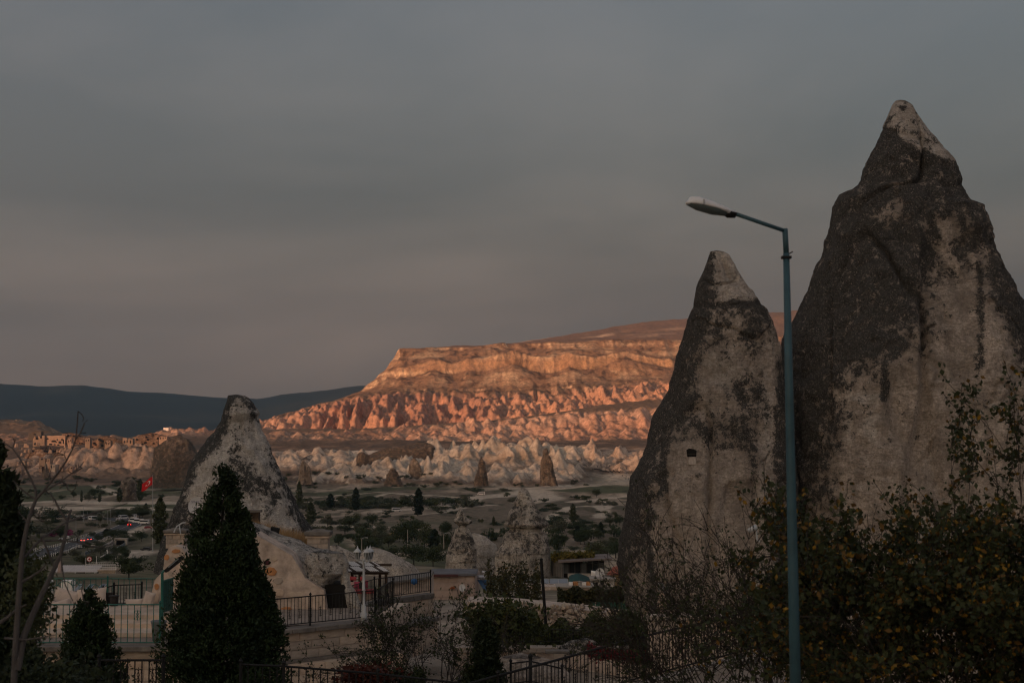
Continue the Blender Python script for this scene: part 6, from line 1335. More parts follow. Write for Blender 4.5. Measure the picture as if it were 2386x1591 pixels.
for lab, u0, u1, v0, v1 in (('pale parapet block left behind the sofa', 92, 120, 1352, 1366), ('pale parapet block behind the ring ornament', 146, 172, 1351, 1366)): a, b = P(u0, v1, 122), P(u1, v0, 122); o = MB().box(((a.x + b.x) / 2, 122, (a.z + b.z) / 2 - .4), (b.x - a.x, 1, b.z - a.z + .8)).build('parapet', M_WHITEP, bevel=.03); tag(o, lab, 'parapet')
# ------------------------------------------------------------------ houses and gardens in the middle
# pale rock mounds behind the lantern post
cm = lambda C, U, V, W_: (C.__setitem__((slice(None), 1), .6), C.__setitem__((slice(None), 2), .5), C.__setitem__((slice(None), 0), .18 + .25 * fbm(W_[:, 0] * .2, W_[:, 1] * .2, W_[:, 2] * .5, seed=77)))
rock_thing('rock_mound', 'smooth pale rock hump behind the pergola and lantern post', [(1276, 858, 880), (1284, 845, 905), (1294, 835, 925), (1304, 822, 942), (1316, 812, 962), (1345, 800, 985)], 200, M_ROCKF, ratio=.8, amp=.35, freq=.3, seed=301, rows=70, segs=110, color=cm)
rock_thing('rock_mound', 'darker rock hump between stone chimney and lantern post', [(1270, 770, 790), (1280, 762, 812), (1292, 758, 830), (1310, 752, 845), (1345, 750, 850)], 170, M_ROCKF, ratio=.8, amp=.4, freq=.3, seed=305, rows=60, segs=90, color=cm)
# pergola
d = 88; s = PX(d); a, b = P(806, 1335, d), P(905, 1335, d); t = thing('pergola', 'wooden pergola roofed with white and dark slats behind the lantern post', 'pergola', P(860, 1400, d)); zr = P(860, 1333, d).z
for u, dd in ((838, d), (899, d), (820, d + 2.2), (885, d + 2.2)): p = P(u, 1400, dd); MB().box((p.x, dd, (p.z + zr) / 2), (.16, .16, zr - p.z)).build('post', M_WOOD, t)
MB().quadbox((P(822, 1335, d).x, d), (b.x, d), zr - .12, zr + .06, .14).build('beam', M_WOOD, t); MB().quadbox((P(806, 1335, d + 2.2).x, d + 2.4), (b.x, d + 2.4), zr + .16, zr + .30, .14).build('beam', M_WOOD, t)
r_ = random.Random(2)
for k in range(22):
    x0 = a.x + (b.x - a.x) * (k - .3) / 22; x1 = x0 + (b.x - a.x) / 22 * .6
    for j in range(2):
        y0, y1 = d - .3 + j * 1.5, d - .3 + (j + 1) * 1.5 - .2; z0, z1 = zr + .10 + j * .17, zr + .10 + (j + 1) * .17 - .02; q0, q1 = -.9 * (y0 - d) * .5, -.9 * (y1 - d) * .5
        m = M_WHITEP if (k * 3 + j) % 7 not in (2, 5) else M_WOOD
        MB().add([(x0 + q0, y0, z0), (x1 + q0, y0, z0), (x1 + q1, y1, z1), (x0 + q1, y1, z1), (x0 + q0, y0, z0 + .02), (x1 + q0, y0, z0 + .02), (x1 + q1, y1, z1 + .02), (x0 + q1, y1, z1 + .02)], [(3, 2, 1, 0), (4, 5, 6, 7), (0, 1, 5, 4), (1, 2, 6, 5), (2, 3, 7, 6), (3, 0, 4, 7)]).build('slat', m, t)
MB().add([(a.x - .1, d - .4, zr + .03), (b.x + .15, d - .4, zr + .03), (b.x - 1.1, d + 2.8, zr + .38), (a.x - 1.4, d + 2.8, zr + .38)], [(0, 1, 2, 3)]).build('roof_board', M_WOOD, t)
M_REDC = mat('red_cloth', (.33, .055, .06), .9, .3, 6); M_PINKC = mat('pink_cloth', (.34, .06, .10), .9, .3, 6)
for lab, u, v, w, h, m in (('red patterned cushion hanging left under the pergola', 823, 1347, 16, 9, M_REDC), ('pink cushion on the bench under the pergola', 831, 1362, 13, 16, M_PINKC), ('pale pink cushion at the left end under the pergola', 822, 1362, 9, 15, mat('pale_pink', (.42, .27, .24), .9, .2, 6)), ('pink cushion right of the lantern post under the pergola', 853, 1360, 8, 18, M_PINKC), ('orange red cushion beside the lantern post', 843, 1347, 8, 9, M_REDC)):
    p = P(u, v, 80); t = thing('cushion', lab, 'cushion', p); cushion('pillow', t, p, w * PX(80), h * PX(80), .16, -.15, 0, random.Random(u).uniform(-.2, .2), m)
p = P(840, 1385, 80); t = thing('bench', 'long red seated bench under the pergola', 'bench', p); MB().box((p.x, 80, p.z + .2), (1.5, .6, .22)).build('seat', M_REDC, t, bevel=.03); MB().box((p.x, 80.1, p.z - .15), (1.4, .5, .5)).build('base', M_STONE3, t)
# second terrace fence and wall going right
zf = P(860, 1405, 62).z; a = Vector((P(812, 1400, 60).x, 60, zf)); b = Vector((P(872, 1400, 63).x, 63, zf)); c = Vector((P(1003, 1400, 66).x, 66, zf))
fence('black iron fence on the lower terrace right of the lantern post', [a, b, c], (1402 - 1352) * PX(62), .15, br=.013, rail=.02, orn=0)
t = thing('retaining_wall', 'dark coped wall below the lower terrace fence', 'wall', (b.x, b.y, zf - 2)); MB().quadbox(a, b, zf - .22, zf - .01, .5).build('coping', M_CAP, t); MB().quadbox(b, c, zf - .22, zf - .01, .5).build('coping', M_CAP, t); course_wall(t, b, c, zf - 1.5, zf - .22, .34, .9, .4, 15); course_wall(t, a, b, zf - 1.5, zf - .22, .34, .9, .4, 16)
a = P(872, 1468, 52); b = P(1010, 1462, 56); t = thing('garden_wall', 'low garden wall with dark coping behind the bare shrub', 'wall', a); z = a.z; course_wall(t, a, b, z - 1.3, z - .14, .3, .8, .4, 17); MB().quadbox(a + Vector((0, -.1, 0)), b + Vector((0, -.1, 0)), z - .14, z, .6).build('coping', M_CAP, t, bevel=.02)
# pink plastered building with solar heater
M_PINKW = mat('pink_block_wall', (.38, .295, .25), .95, .15, .8, .3); d = 118; a, b = P(1008, 1425, d), P(1104, 1340, d)
t = thing('pink_building', 'low pink block building with flat slab roof', 'building', ((a.x + b.x) / 2, d, a.z)); r_ = random.Random(5)
MB().quadbox((a.x, d + .15), (b.x, d + .15), a.z, b.z, .25).build('mortar_core', M_MORTAR, t); n = 5; ch = (b.z - a.z) / n
for i in range(n):
    x = a.x - (i % 2) * .3
    while x < b.x - .05:
        e = min(x + .68, b.x); x0 = max(x, a.x); o = link('block', block_mesh(M_PINKW), None, t); o.location = Vector(((x0 + e) / 2, d, a.z + (i + .5) * ch)) - t.location; o.scale = (e - x0 - .02, .22, ch - .02); x = e
MB().quadbox((b.x, d), (b.x + .3, d + 4), a.z, b.z, .2).build('side_wall', M_PINKW, t); MB().box(((a.x + b.x) / 2, d + 1.8, b.z + .08), (b.x - a.x + .5, 4.4, .16)).build('roof_slab', mat('roof_grey', (.12, .12, .13), .9, .3, 1), t); MB().box((a.x + .9, d - .45, b.z + .05), (2.4, .4, .18)).build('gutter', mat('gutter_maroon', (.07, .025, .025), .6, .2, 2), t)
p = P(1053, 1366, d - .2); o = MB().lathe((0, 0, 0), [(.01, 0)], 3) if False else None
tree('bush2', P(1055, 1373, d - .5), .55, .5, 'orange flowers in front of the pink building wall', None, 'flower_clump'); _f = [o for o in COL.objects if o.name.startswith('flower_clump')][0]; _me = TREES['bush0'][0].copy(); _me.materials.clear(); _me.materials.append(mat_leaf('orange_flower', (.30, .07, .02), (.5, .16, .05), 2)); [c for c in _f.children if c.name.startswith('crown')][0].data = _me
t = thing('solar_water_heater', 'solar water heater with silver tanks and a blue panel', 'water heater', P(1125, 1400, 120)); M_SIL = mat('silver_tank', (.45, .45, .46), .4, .2, 2, metal=.4)
def hcyl(c, L, r, name, m, t): n = 14; MB().tube([c - Vector((L / 2, 0, 0)), c + Vector((L / 2, 0, 0))], r, n).build(name, m, t, True)
hcyl(P(1118, 1344, 120), 1.1, .16, 'tank', M_SIL, t); hcyl(P(1129, 1333, 121), .45, .14, 'tank', M_SIL, t)
a, b, c_, e = P(1112, 1350, 120), P(1138, 1350, 120.2), P(1152, 1374, 118.8), P(1128, 1374, 118.6); MB().add([a, b, c_, e, a + Vector((0, .08, -.05)), b + Vector((0, .08, -.05)), c_ + Vector((0, .08, -.05)), e + Vector((0, .08, -.05))], [(3, 2, 1, 0), (4, 5, 6, 7), (0, 1, 5, 4), (1, 2, 6, 5), (2, 3, 7, 6), (3, 0, 4, 7)]).build('panel', mat('panel_blue', (.02, .06, .12), .3, .2, 1), t)
fr = MB()
for u in (1106, 1126, 1144): fr.tube([P(u, 1347, 120), P(u, 1392, 120)], .03, 4)
fr.build('stand', M_METAL, t); dish('small white satellite dish right of the pink building', P(1077, 1369, 117.2), .26, False)
t = thing('flat_roof_shed', 'long low tan roofed shed behind the lower terrace fence', 'shed', P(950, 1400, 100)); a, b = P(905, 1400, 100), P(1005, 1352, 100); MB().prism([(a.x, a.z), (b.x, a.z), (b.x, b.z + .2), (a.x, b.z - .25)], 100, 103).build('wall', M_PLAST, t); MB().prism([(a.x - .3, b.z - .25), (b.x, b.z + .2), (b.x, b.z + .34), (a.x - .3, b.z - .1)], 99.5, 103.5).build('roof', M_CAP, t)
o = MB().lathe(P(965, 1362, 98), [(.02, 0), (.2, .1), (.22, .3), (.12, .42)], 10).build('blue_bucket', mat('blue_plastic', (.02, .10, .25), .5, .2, 3), None, True); tag(o, 'small blue bucket on the shed roof behind the fence', 'bucket')
# restaurant, tarps, tiled house
d = 178; s = PX(d); t = thing('restaurant', 'dark glazed restaurant with a flat tin roof below the green trees', 'restaurant', P(1350, 1345, d)); a, b = P(1312, 1345, d), P(1408, 1306, d)
MB().box(((a.x + b.x) / 2, d + 2.5, (a.z + b.z) / 2), (b.x - a.x, 4.6, b.z - a.z)).build('interior', M_VOID, t); M_FRM = mat('window_frame_dark', (.035, .032, .03), .7, .2, 2)
for k in range(7): x = a.x + (b.x - a.x) * (k + .02) / 7; MB().box((x, d + .1, (a.z + b.z) / 2), (.12, .14, b.z - a.z)).build('mullion', M_FRM, t)
for k in range(7): x = a.x + (b.x - a.x) * (k + .52) / 7; MB().box((x, d + .16, (a.z + b.z) / 2 + .1), ((b.x - a.x) / 7 - .16, .04, (b.z - a.z) * .62)).build('pane', M_GLASSD if k % 3 else mat('curtain_pane', (.07, .075, .075), .3, .3, 1.5), t)
MB().prism([(a.x - .6, b.z - .15), (b.x + .9, b.z + .28), (b.x + .9, b.z + .46), (a.x - .6, b.z + .08)], d - 1.4, d + 5).build('roof', mat('tin_roof', (.16, .13, .12), .7, .3, .7), t); MB().quadbox((P(1287, 1340, d).x, d + 2.5), (a.x, d - .2), P(1287, 1345, d).z, b.z - .15, .2).build('side_wall', mat('grey_wall', (.15, .145, .14), .9, .2, .6), t)
for k in range(7): q0, q1 = Vector((P(1287, 1340, d).x, d + 2.3)), Vector((a.x, d - .4)); q = q0 + (q1 - q0) * (k + .5) / 7; MB().box((q.x, q.y, (a.z + b.z) / 2 - .4), (.05, .05, 1.3)).build('side_baluster', M_BLACK, t)
MB().quadbox((P(1322, 1340, d).x, d - 1.2), (P(1377, 1340, d).x, d - 1.2), P(1322, 1342, d).z, P(1322, 1333, d).z, .12).build('parapet', M_CONC, t)
tarp = thing('white_tarp', 'crumpled white tarp hanging at the right of the restaurant', 'tarp', P(1392, 1345, d - 2)); cushion('sheet', tarp, P(1391, 1340, d - 2), 30 * s, 20 * s, .5, 0, 0, -.1, M_WHITEP)
g = np.random.default_rng(41); n = 2600; pts = np.array([P(u, v, dd) for u, v, dd in zip(g.uniform(1284, 1385, n), g.normal(1297, 4.5, n) - 0.02 * 0, g.uniform(d + .5, d + 4, n))]); pts[:, 2] += (pts[:, 0] - pts[:, 0].min()) * .03
o = link('roof_vine', leaf_mesh('roof_vine', pts, g.uniform(.12, .26, n), g), mat_leaf('vine_olive_yellow', (.05, .055, .016), (.17, .13, .03), .8)); tag(o, 'olive and yellow vine growing over the restaurant roof', 'vine')
a, b = P(1322, 1372, 150), P(1406, 1342, 152); t = thing('green_tarp', 'dark green tarp roof below the restaurant', 'tarp', a); mb = MB(); nx = 12
for i in range(nx + 1):
    f = i / nx; zt = b.z + .25 * math.sin(f * 7) * (1 if 0 < i < nx else 0); mb.v += [(a.x + (b.x - a.x) * f, 149.5, a.z + .1 * math.sin(f * 5)), (a.x + (b.x - a.x) * f + .3, 152.5, zt)]
for i in range(nx): mb.f.append((2 * i, 2 * i + 2, 2 * i + 3, 2 * i + 1))
o_ = mb.build('sheet', mat('tarp_green', (.012, .05, .042), .7, .25, .8), t, True); sol = o_.modifiers.new('th', 'SOLIDIFY'); sol.thickness = .04
for k, (u0, u1) in enumerate(((1262, 1278), (1282, 1300), (1302, 1322))): solar('grey solar panel ' + ['left', 'middle', 'right'][k] + ' of three below the larger chimney', u0, u1, 1348, 1366, 140, mat('solar_pale', (.17, .19, .215), .35, .2, .8))
a, b = P(1196, 1362, 142), P(1250, 1348, 142); t = thing('roof_sheet', 'pale tin roof half hidden by the climbing shrub', 'roof', a); MB().box(((a.x + b.x) / 2, 142, (a.z + b.z) / 2), (b.x - a.x, 2, .12)).build('sheet', M_METAL, t); MB().box(((a.x + b.x) / 2, 142.3, a.z - .5), (b.x - a.x, 1.5, 1.2)).build('wall', M_PLAST, t)
a, b = P(1300, 1385, 138), P(1380, 1368, 138); t = thing('low_building', 'low tan building with cluttered flat roof below the panels', 'building', a); MB().box(((a.x + b.x) / 2, 139.5, (a.z + b.z) / 2 - .6), (b.x - a.x, 3, b.z - a.z + 1.2)).build('wall', M_PLAST, t); MB().box(((a.x + b.x) / 2, 139.4, b.z + .05), (b.x - a.x + .4, 3.4, .14)).build('roof_slab', M_CONC, t)
for k, u in enumerate((1330, 1341, 1352, 1362, 1371)): p = P(u, 1366, 138.6); MB().box((p.x, 138.8, b.z + .28), (.4, .4, .3 + .1 * (k % 3)), k * .4).build('roof_clutter', [M_WHITEP, M_ORANGE, M_CONC][k % 3], t)
a, b = P(1226, 1385, 138), P(1302, 1366, 138); o = MB().box(((a.x + b.x) / 2, 139.5, (a.z + b.z) / 2), (b.x - a.x, 3, b.z - a.z)).build('masonry_block', M_PLAST); tag(o, 'tan masonry wall behind the thin black pole', 'wall')
dish('grey satellite dish between the tarp and the tiled house', P(1398, 1336, 150), .5, False); 
t = thing('white_shed', 'small white shed with dark doorway left of the tiled house', 'shed', P(1400, 1372, 148)); a, b = P(1378, 1374, 148), P(1432, 1350, 148); MB().prism([(a.x, a.z), (b.x, a.z), (b.x, b.z), (a.x + 1.0, b.z), (a.x, b.z - .35)], 148, 151).build('wall', mat('flaking_white', (.42, .39, .36), .9, .35, .9), t); p = P(1385, 1364, 147.9); MB().box((p.x, 147.97, p.z), (.7, .1, .7)).build('doorway', M_VOID, t); p = P(1403, 1357, 147.9); MB().box((p.x, 147.97, p.z), (.35, .1, .4)).build('window', M_GLASSD, t); MB().box(((a.x + b.x) / 2, 149.4, b.z + .06), (b.x - a.x + .3, 3.6, .12)).build('roof', M_CONC, t)
# tiled house
d = 150; a, b = P(1423, 1376, d), P(1475, 1338, d); t = thing('tiled_house', 'yellow house with red tile roof against the slimmer rock cone', 'house', a); MB().box(((a.x + b.x) / 2, d + 1.5, (a.z + b.z) / 2 - .5), (b.x - a.x, 3, b.z - a.z + 1)).build('wall', mat('yellow_plaster', (.40, .28, .15), .9, .15, .6), t)
e0, e1, r0, r1 = P(1412, 1340, d - .5), P(1475, 1337, d - .5), P(1428, 1322, d + 1.5), P(1475, 1312, d + 1.5); rf = MB().add([e0, e1, r1, r0], [(0, 1, 2, 3)]).build('roof', mat('tile_dark', (.13, .05, .035), .9, .3, 2), t); MT = [mat('roof_tile_' + k, c, .85, .25, 2) for k, c in (('a', (.30, .09, .055)), ('b', (.36, .13, .08)), ('c', (.22, .07, .05)))]
tm = MB()
for k in range(5): w = math.pi * k / 4; tm.v += [(.09 * math.cos(w), 0, .07 * math.sin(w)), (.075 * math.cos(w), 1, .055 * math.sin(w))]
for k in range(4): tm.f.append((2 * k, 2 * k + 1, 2 * k + 3, 2 * k + 2))
tms = []
for m in MT: me = tm.mesh('roof_tile'); me.materials.append(m); tms.append(me)
rows_, cols_ = 5, 12; r_ = random.Random(8)
for j in range(rows_):
    for i in range(cols_):
        f = (i + .5) / cols_; p = (e0 + (e1 - e0) * f) * (1 - j / rows_) + (r0 + (r1 - r0) * f) * (j / rows_); q = (e0 + (e1 - e0) * f) * (1 - (j + 1.15) / rows_) + (r0 + (r1 - r0) * f) * ((j + 1.15) / rows_); o = link('roof_tile', r_.choice(tms), None, t); v_ = q - p
        o.location = p + Vector((0, 0, .03)) - t.location; o.rotation_euler = (math.atan2(v_.z, math.hypot(v_.x, v_.y)), 0, math.atan2(-v_.x, v_.y)); o.scale = (1.15, v_.length, 1.1)
# hedge, green board fence, rubble wall
def stuff_leaves(name, label, cat, n, ufn, m, size, seed, kind=None):
    g = np.random.default_rng(seed); pts = np.array([ufn(g) for _ in range(n)]); o = link(name, leaf_mesh(name, pts, g.uniform(*size, n), g), m); tag(o, label, cat, kind=kind); return o
L_HEDGE = mat_leaf('hedge_mixed', (.020, .026, .012), (.055, .050, .018), 1.2, c3=(.16, .10, .02), p3=.70)
stuff_leaves('hedge', 'dark hedge flecked with yellow below the low tan building', 'hedge', 9000, lambda g: P((u := g.uniform(1300, 1470)), g.uniform(1371 + 6 * math.sin(u * .13), 1414), g.uniform(108, 114)), L_HEDGE, (.09, .2), 51)
CLI = stuff_leaves('climbing_shrub', 'tall dark leggy shrub in front of the larger fairy chimney', 'shrub', 3600, lambda g: P((k := int(g.integers(0, 17))) * 7.5 + 1140 + 6 * math.sin(k * 5) + g.normal() * 5, g.uniform(1300 + 40 * abs(math.sin(k * 2.3)), 1408), g.uniform(86, 92)), L_HEDGE, (.07, .15), 52)
rr_ = np.random.default_rng(53); sg, tp_ = [], []
for k in range(16): b0 = P(rr_.uniform(1140, 1260), 1412, 89); grow(rr_, np.array(b0), np.array([rr_.normal() * .2, 0, 1]), rr_.uniform(1.4, 2.6), .03, 0, 2, sg, tp_, (2, 3), .35, .55, .1)
tube_np(sg, 4).build('stems', M_BARK, CLI)
a, b = P(1378, 1419, 100), P(1470, 1421, 100); t = thing('green_fence', 'dark green board fence behind the rubble wall', 'fence', a); n = 14
for k in range(n): p = a + (b - a) * ((k + .5) / n); MB().box((p.x, 100, P(1400, 1411, 100).z), ((b.x - a.x) / n - .012, .04, 16 * PX(100)), 0).build('board', mat('fence_green', (.014, .075, .05), .6, .2, 2), t)
MB().box((P(1387, 1410, 100).x, 99.9, P(1387, 1410, 100).z), (.06, .06, .5)).build('post', M_CONC, t)
t = thing('rubble_wall', 'long bank of pale rubble stones above the garden fence', 'rubble wall', P(1280, 1470, 74)); r_ = random.Random(61); PRT = []
a, b = P(1085, 1472, 72), P(1475, 1472, 76); MB().prism([(a.x, a.z), (b.x, a.z), (b.x, P(1475, 1430, 76).z), (P(1380, 1420, 76).x, P(1380, 1415, 76).z), (P(1200, 1408, 74).x, P(1200, 1408, 74).z), (a.x, P(1085, 1416, 72).z)], 74.6, 77).build('bank', M_PLAST, t)
import bmesh
for i in range(5):
    bm = bmesh.new(); bmesh.ops.create_icosphere(bm, subdivisions=1, radius=.5)
    for v in bm.verts: v.co = v.co * r_.uniform(.75, 1.2); v.co.z *= .75
    me = bpy.data.meshes.new('stone'); bm.to_mesh(me); bm.free(); me.materials.append([M_STONE, mat('pale_rubble', (.42, .37, .31), .95, .25, 2, .4), M_STONE3][i % 3]); PRT.append(me)
for k in range(230):
    u = r_.uniform(1088, 1472); top = np.interp(u, [1085, 1200, 1380, 1475], [1414, 1405, 1413, 1430]); v = top + r_.random() ** 1.8 * (1466 - top); p = P(u, v, 74.3); o = link('stone', r_.choice(PRT), None, t); o.location = p - t.location; k_ = r_.uniform(.18, .5); o.scale = (k_, k_ * .7, k_); o.rotation_euler = (r_.uniform(-.3, .3), r_.uniform(-.3, .3), r_.uniform(0, 6))
t = thing('metal_pole', 'thin tall black leaning pole before the rubble wall', 'pole', P(1273, 1472, 66)); MB().tube([P(1273, 1472, 66), P(1261, 1303, 66)], .07, 8).build('shaft', M_BLACK, t); MB().lathe(P(1261, 1303, 66), [(.08, -.02), (.08, .03), (.02, .06)], 8).build('cap', M_BLACK, t)
for u, v0, v1 in ((1222, 1398, 1478), (1157, 1410, 1460)): o = MB().tube([P(u, v1, 64), P(u - 1, v0, 64)], .05, 6).build('garden_stake', M_CONC); tag(o, 'pale concrete garden stake ' + ('right' if u > 1200 else 'left') + ' in front of the rubble wall', 'stake')
# garden fence and coping in front of it
zf = P(1300, 1500, 56).z; fence('plain black garden fence below the rubble wall', [Vector((P(1150, 1500, 56).x, 56, zf)), Vector((P(1335, 1500, 56).x, 56, zf)), Vector((P(1540, 1505, 53).x, 53, zf))], (1500 - 1467) * PX(56), .14, br=.011, rail=.018, orn=0)
t = thing('garden_wall', 'pale plastered wall with stone coping under the garden fence', 'wall', P(1300, 1540, 55.4)); a, b = P(1060, 1500, 55.6), P(1345, 1500, 55.6)
for k in range(5): p, q = a + (b - a) * (k / 5), a + (b - a) * ((k + .985) / 5); MB().quadbox(p, q, zf - .22, zf - .02, .6).build('coping_stone', M_STONE3, t, bevel=.02)
a2 = P(1560, 1500, 52.5); MB().quadbox(b, a2, zf - .22, zf - .02, .5).build('coping_stone', M_STONE3, t, bevel=.02); MB().quadbox(a, b, zf - 2.4, zf - .22, .4).build('wall', M_PLAST, t); MB().quadbox(b, a2, zf - 2.4, zf - .22, .4).build('wall', M_PLAST, t)
L_GARD = mat_leaf('garden_green', (.018, .026, .011), (.05, .060, .020), 1.5, c3=(.12, .10, .025), p3=.70)
stuff_leaves('garden_planting', 'tangled green and yellow plants behind the garden fence', 'plants', 8500, lambda g: P((u := g.uniform(1165, 1540)), g.uniform(1452 + 14 * math.sin(u * .09) - 22 * max(0, math.sin(u * .037)) , 1502), g.uniform(56.5, 62)), L_GARD, (.05, .13), 55, 'stuff')
FIG = stuff_leaves('fig_shrub', 'bright green leafy shrub left of the rubble wall', 'shrub', 3400, lambda g: P(g.normal(1165, 38) + 14 * math.sin(g.uniform(0, 6)), g.normal(1450, 24), g.uniform(50, 53)), L_GARD, (.07, .16), 56)
sg, tp_ = [], []
for k in range(9): b0 = P(rr_.uniform(1120, 1230), 1500, 51); grow(rr_, np.array(b0), np.array([rr_.normal() * .3, 0, 1]), rr_.uniform(.7, 1.1), .022, 0, 1, sg, tp_, (2, 3), .4, .6, .1)
tube_np(sg, 4).build('stems', M_BARKG, FIG)
stuff_leaves('dark_bush', 'dark clipped bush at the left foot of the slimmer rock cone', 'bush', 2600, lambda g: P(g.normal(1458, 14), g.normal(1452, 13), g.uniform(54, 56)), L_DARK, (.06, .13), 57)
# stone trough with arched back, red creeper
c = P(1345, 1510, 46); rock_thing('arched_stone', 'rough arched stone slab above the red creeper', [(1489, 1342, 1380), (1492, 1328, 1388), (1500, 1312, 1388), (1510, 1300, 1384), (1522, 1296, 1380)], 46, M_ROCKG, ratio=.35, amp=.06, freq=1.5, seed=401, rows=30, segs=60, color=lambda C, U, V, W_: C.__setitem__((slice(None), 0), .55))
t = thing('stone_bench', 'small stone bench with pillar legs left of the arched slab', 'bench', P(1300, 1545, 45)); a = P(1298, 1517, 45); MB().box(a, (.75, .4, .09)).build('seat', M_CAP, t, bevel=.02); MB().box(a + Vector((.05, 0, -.25)), (.28, .3, .42), 0, 1.25).build('leg', M_STONE3, t, bevel=.02); MB().box(a + Vector((.05, 0, -.48)), (.5, .36, .07)).build('foot', M_CAP, t)
L_RED = mat_leaf('red_creeper', (.055, .008, .010), (.17, .022, .028), 3)
stuff_leaves('red_creeper', 'dark red creeper spilling over the wall by the arched slab', 'creeper', 2600, lambda g: P((u := g.uniform(1370, 1520)), g.normal(1518 + (u - 1380) * .12, 7), g.uniform(43.5, 45)), L_RED, (.04, .09), 58)
stuff_leaves('red_flowers', 'red flowering shrub at the bottom by the lower iron fence', 'shrub', 1800, lambda g: P(g.normal(855, 30), g.normal(1572, 10), g.uniform(34, 36)), mat_leaf('red_orange_flower', (.02, .016, .010), (.09, .02, .014), 4), (.04, .09), 59)
# stone planter and steps lower centre
rock_thing('rubble_heap', 'heap of orange and grey stones behind the lower fence post', [(1530, 1170, 1260), (1545, 1150, 1300), (1570, 1130, 1330), (1610, 1120, 1340)], 41, M_ROCK, ratio=.5, amp=.2, freq=1.5, seed=405, rows=40, segs=80, crease=1.0)
fence('short leaning iron handrail beside the lower fence post', [P(1190, 1600, 38), P(1236, 1595, 38), P(1310, 1612, 38)], .62, .13, br=.009, orn=0)
# ------------------------------------------------------------------ nearest things
t = thing('street_lamp', 'tall blue green street lamp with a grey head on a bent arm', 'street lamp', P(1850, 1720, 16.5)); d = 16.5; M_TEAL = mat('teal_paint', (.032, .077, .098), .5, .25, 3, .15)
b0, b1, b2 = P(1857, 1760, d), P(1832, 590, d), P(1829, 537, d); e = P(1706, 496, d - .15)
MB().tube([b0, b0 + (b1 - b0) * .35, b0 + (b1 - b0) * .7, b1], [.066, .060, .050, .037], 16).build('pole', M_TEAL, t, True); MB().tube([b1, b2 + Vector((0, 0, .02))], .033, 14).build('pole_top', M_TEAL, t, True); MB().tube([b2 + Vector((.01, 0, -.01)), e], .024, 12).build('arm', M_TEAL, t, True); MB().box(b1 + Vector((0, 0, -.05)), (.11, .09, .03)).tube([b1 + Vector((-.06, -.03, -.06)), b1 + Vector((.08, .02, 0.02))], .008, 6).build('clamp', M_BLACK, t)
dr = (P(1603, 474, d - .3) - e); dr2 = dr.normalized(); upv = Vector((0, 0, 1)); sidev = dr2.cross(upv).normalized(); nn = sidev.cross(dr2).normalized(); L = dr.length + .06; o0 = e - dr2 * .04
def shell(prof, name, m, smooth=True):
    """prof: (along, half width, upper height, lower height)"""
    mb = MB(); n = 10; rings = []
    for s_, hw, hu, hl in prof:
        for k in range(2 * n):
            w = math.pi * k / n; y = hw * math.cos(w); z = (hu if math.sin(w) >= 0 else hl) * math.sin(w); mb.v.append(tuple(o0 + dr2 * s_ * L + sidev * y + nn * z))
    N = 2 * n
    for i in range(len(prof) - 1):
        for k in range(N): mb.f.append((i * N + k, i * N + (k + 1) % N, (i + 1) * N + (k + 1) % N, (i + 1) * N + k))
    mb.f.append(tuple(range(N))[::-1]); mb.f.append(tuple((len(prof) - 1) * N + k for k in range(N))); return mb.build(name, m, t, smooth)
shell([(.0, .035, .03, .03), (.12, .05, .035, .045), (.2, .09, .045, .03), (.55, .13, .085, .012), (.8, .13, .10, .01), (.93, .10, .085, .01), (1.0, .03, .012, .005)], 'housing', mat('lamp_grey', (.62, .62, .62), .5, .08, 5))
shell([(.2, .07, -.012, .055), (.45, .11, -.012, .07), (.75, .115, -.012, .055), (.95, .07, -.012, .02)], 'lens', mat('lamp_lens', (.10, .13, .13), .25, .1, 4)); MB().box(o0 + dr2 * L * .68 + nn * .03 - sidev * -.0 + Vector((0, -.135, 0)), (.02, .02, .06)).build('latch', M_METAL, t); shell([(.0, .045, .012, .055), (.14, .06, .01, .07), (.22, .05, .0, .05)], 'socket', M_BLACK)
# security camera on its post
c = P(1754, 1232, 40); t = thing('security_camera', 'white security camera on a bracket by the slimmer cone', 'camera', c); MB().tube([c + Vector((-.12, -.05, -.05)), c + Vector((.1, 0, .07))], .07, 10).build('housing', M_LW, t, True); MB().tube([c + Vector((.1, 0, -.0)), c + Vector((.12, 0, -.3)), c + Vector((.2, 0, -.34))], .025, 6).build('bracket', M_LW, t); MB().tube([P(1766, 1256, 40.1), P(1766, 1600, 40.1)], .05, 8).build('post', M_CONC, t)
c = P(1540, 1395, 46); t = thing('stone_post', 'tan stone gate post with a metal box on top', 'post', P(1540, 1440, 46)); MB().box(P(1540, 1412, 46), (.2, .2, .9)).build('shaft', M_STONE2, t, bevel=.01); MB().box(P(1540, 1366, 46), (.17, .17, .2)).build('box', M_METAL, t); MB().tube([P(1546, 1370, 45.8), P(1560, 1382, 45.8), P(1580, 1380, 45.8), P(1588, 1360, 45.8)], .012, 5).build('cable', M_CONC, t)
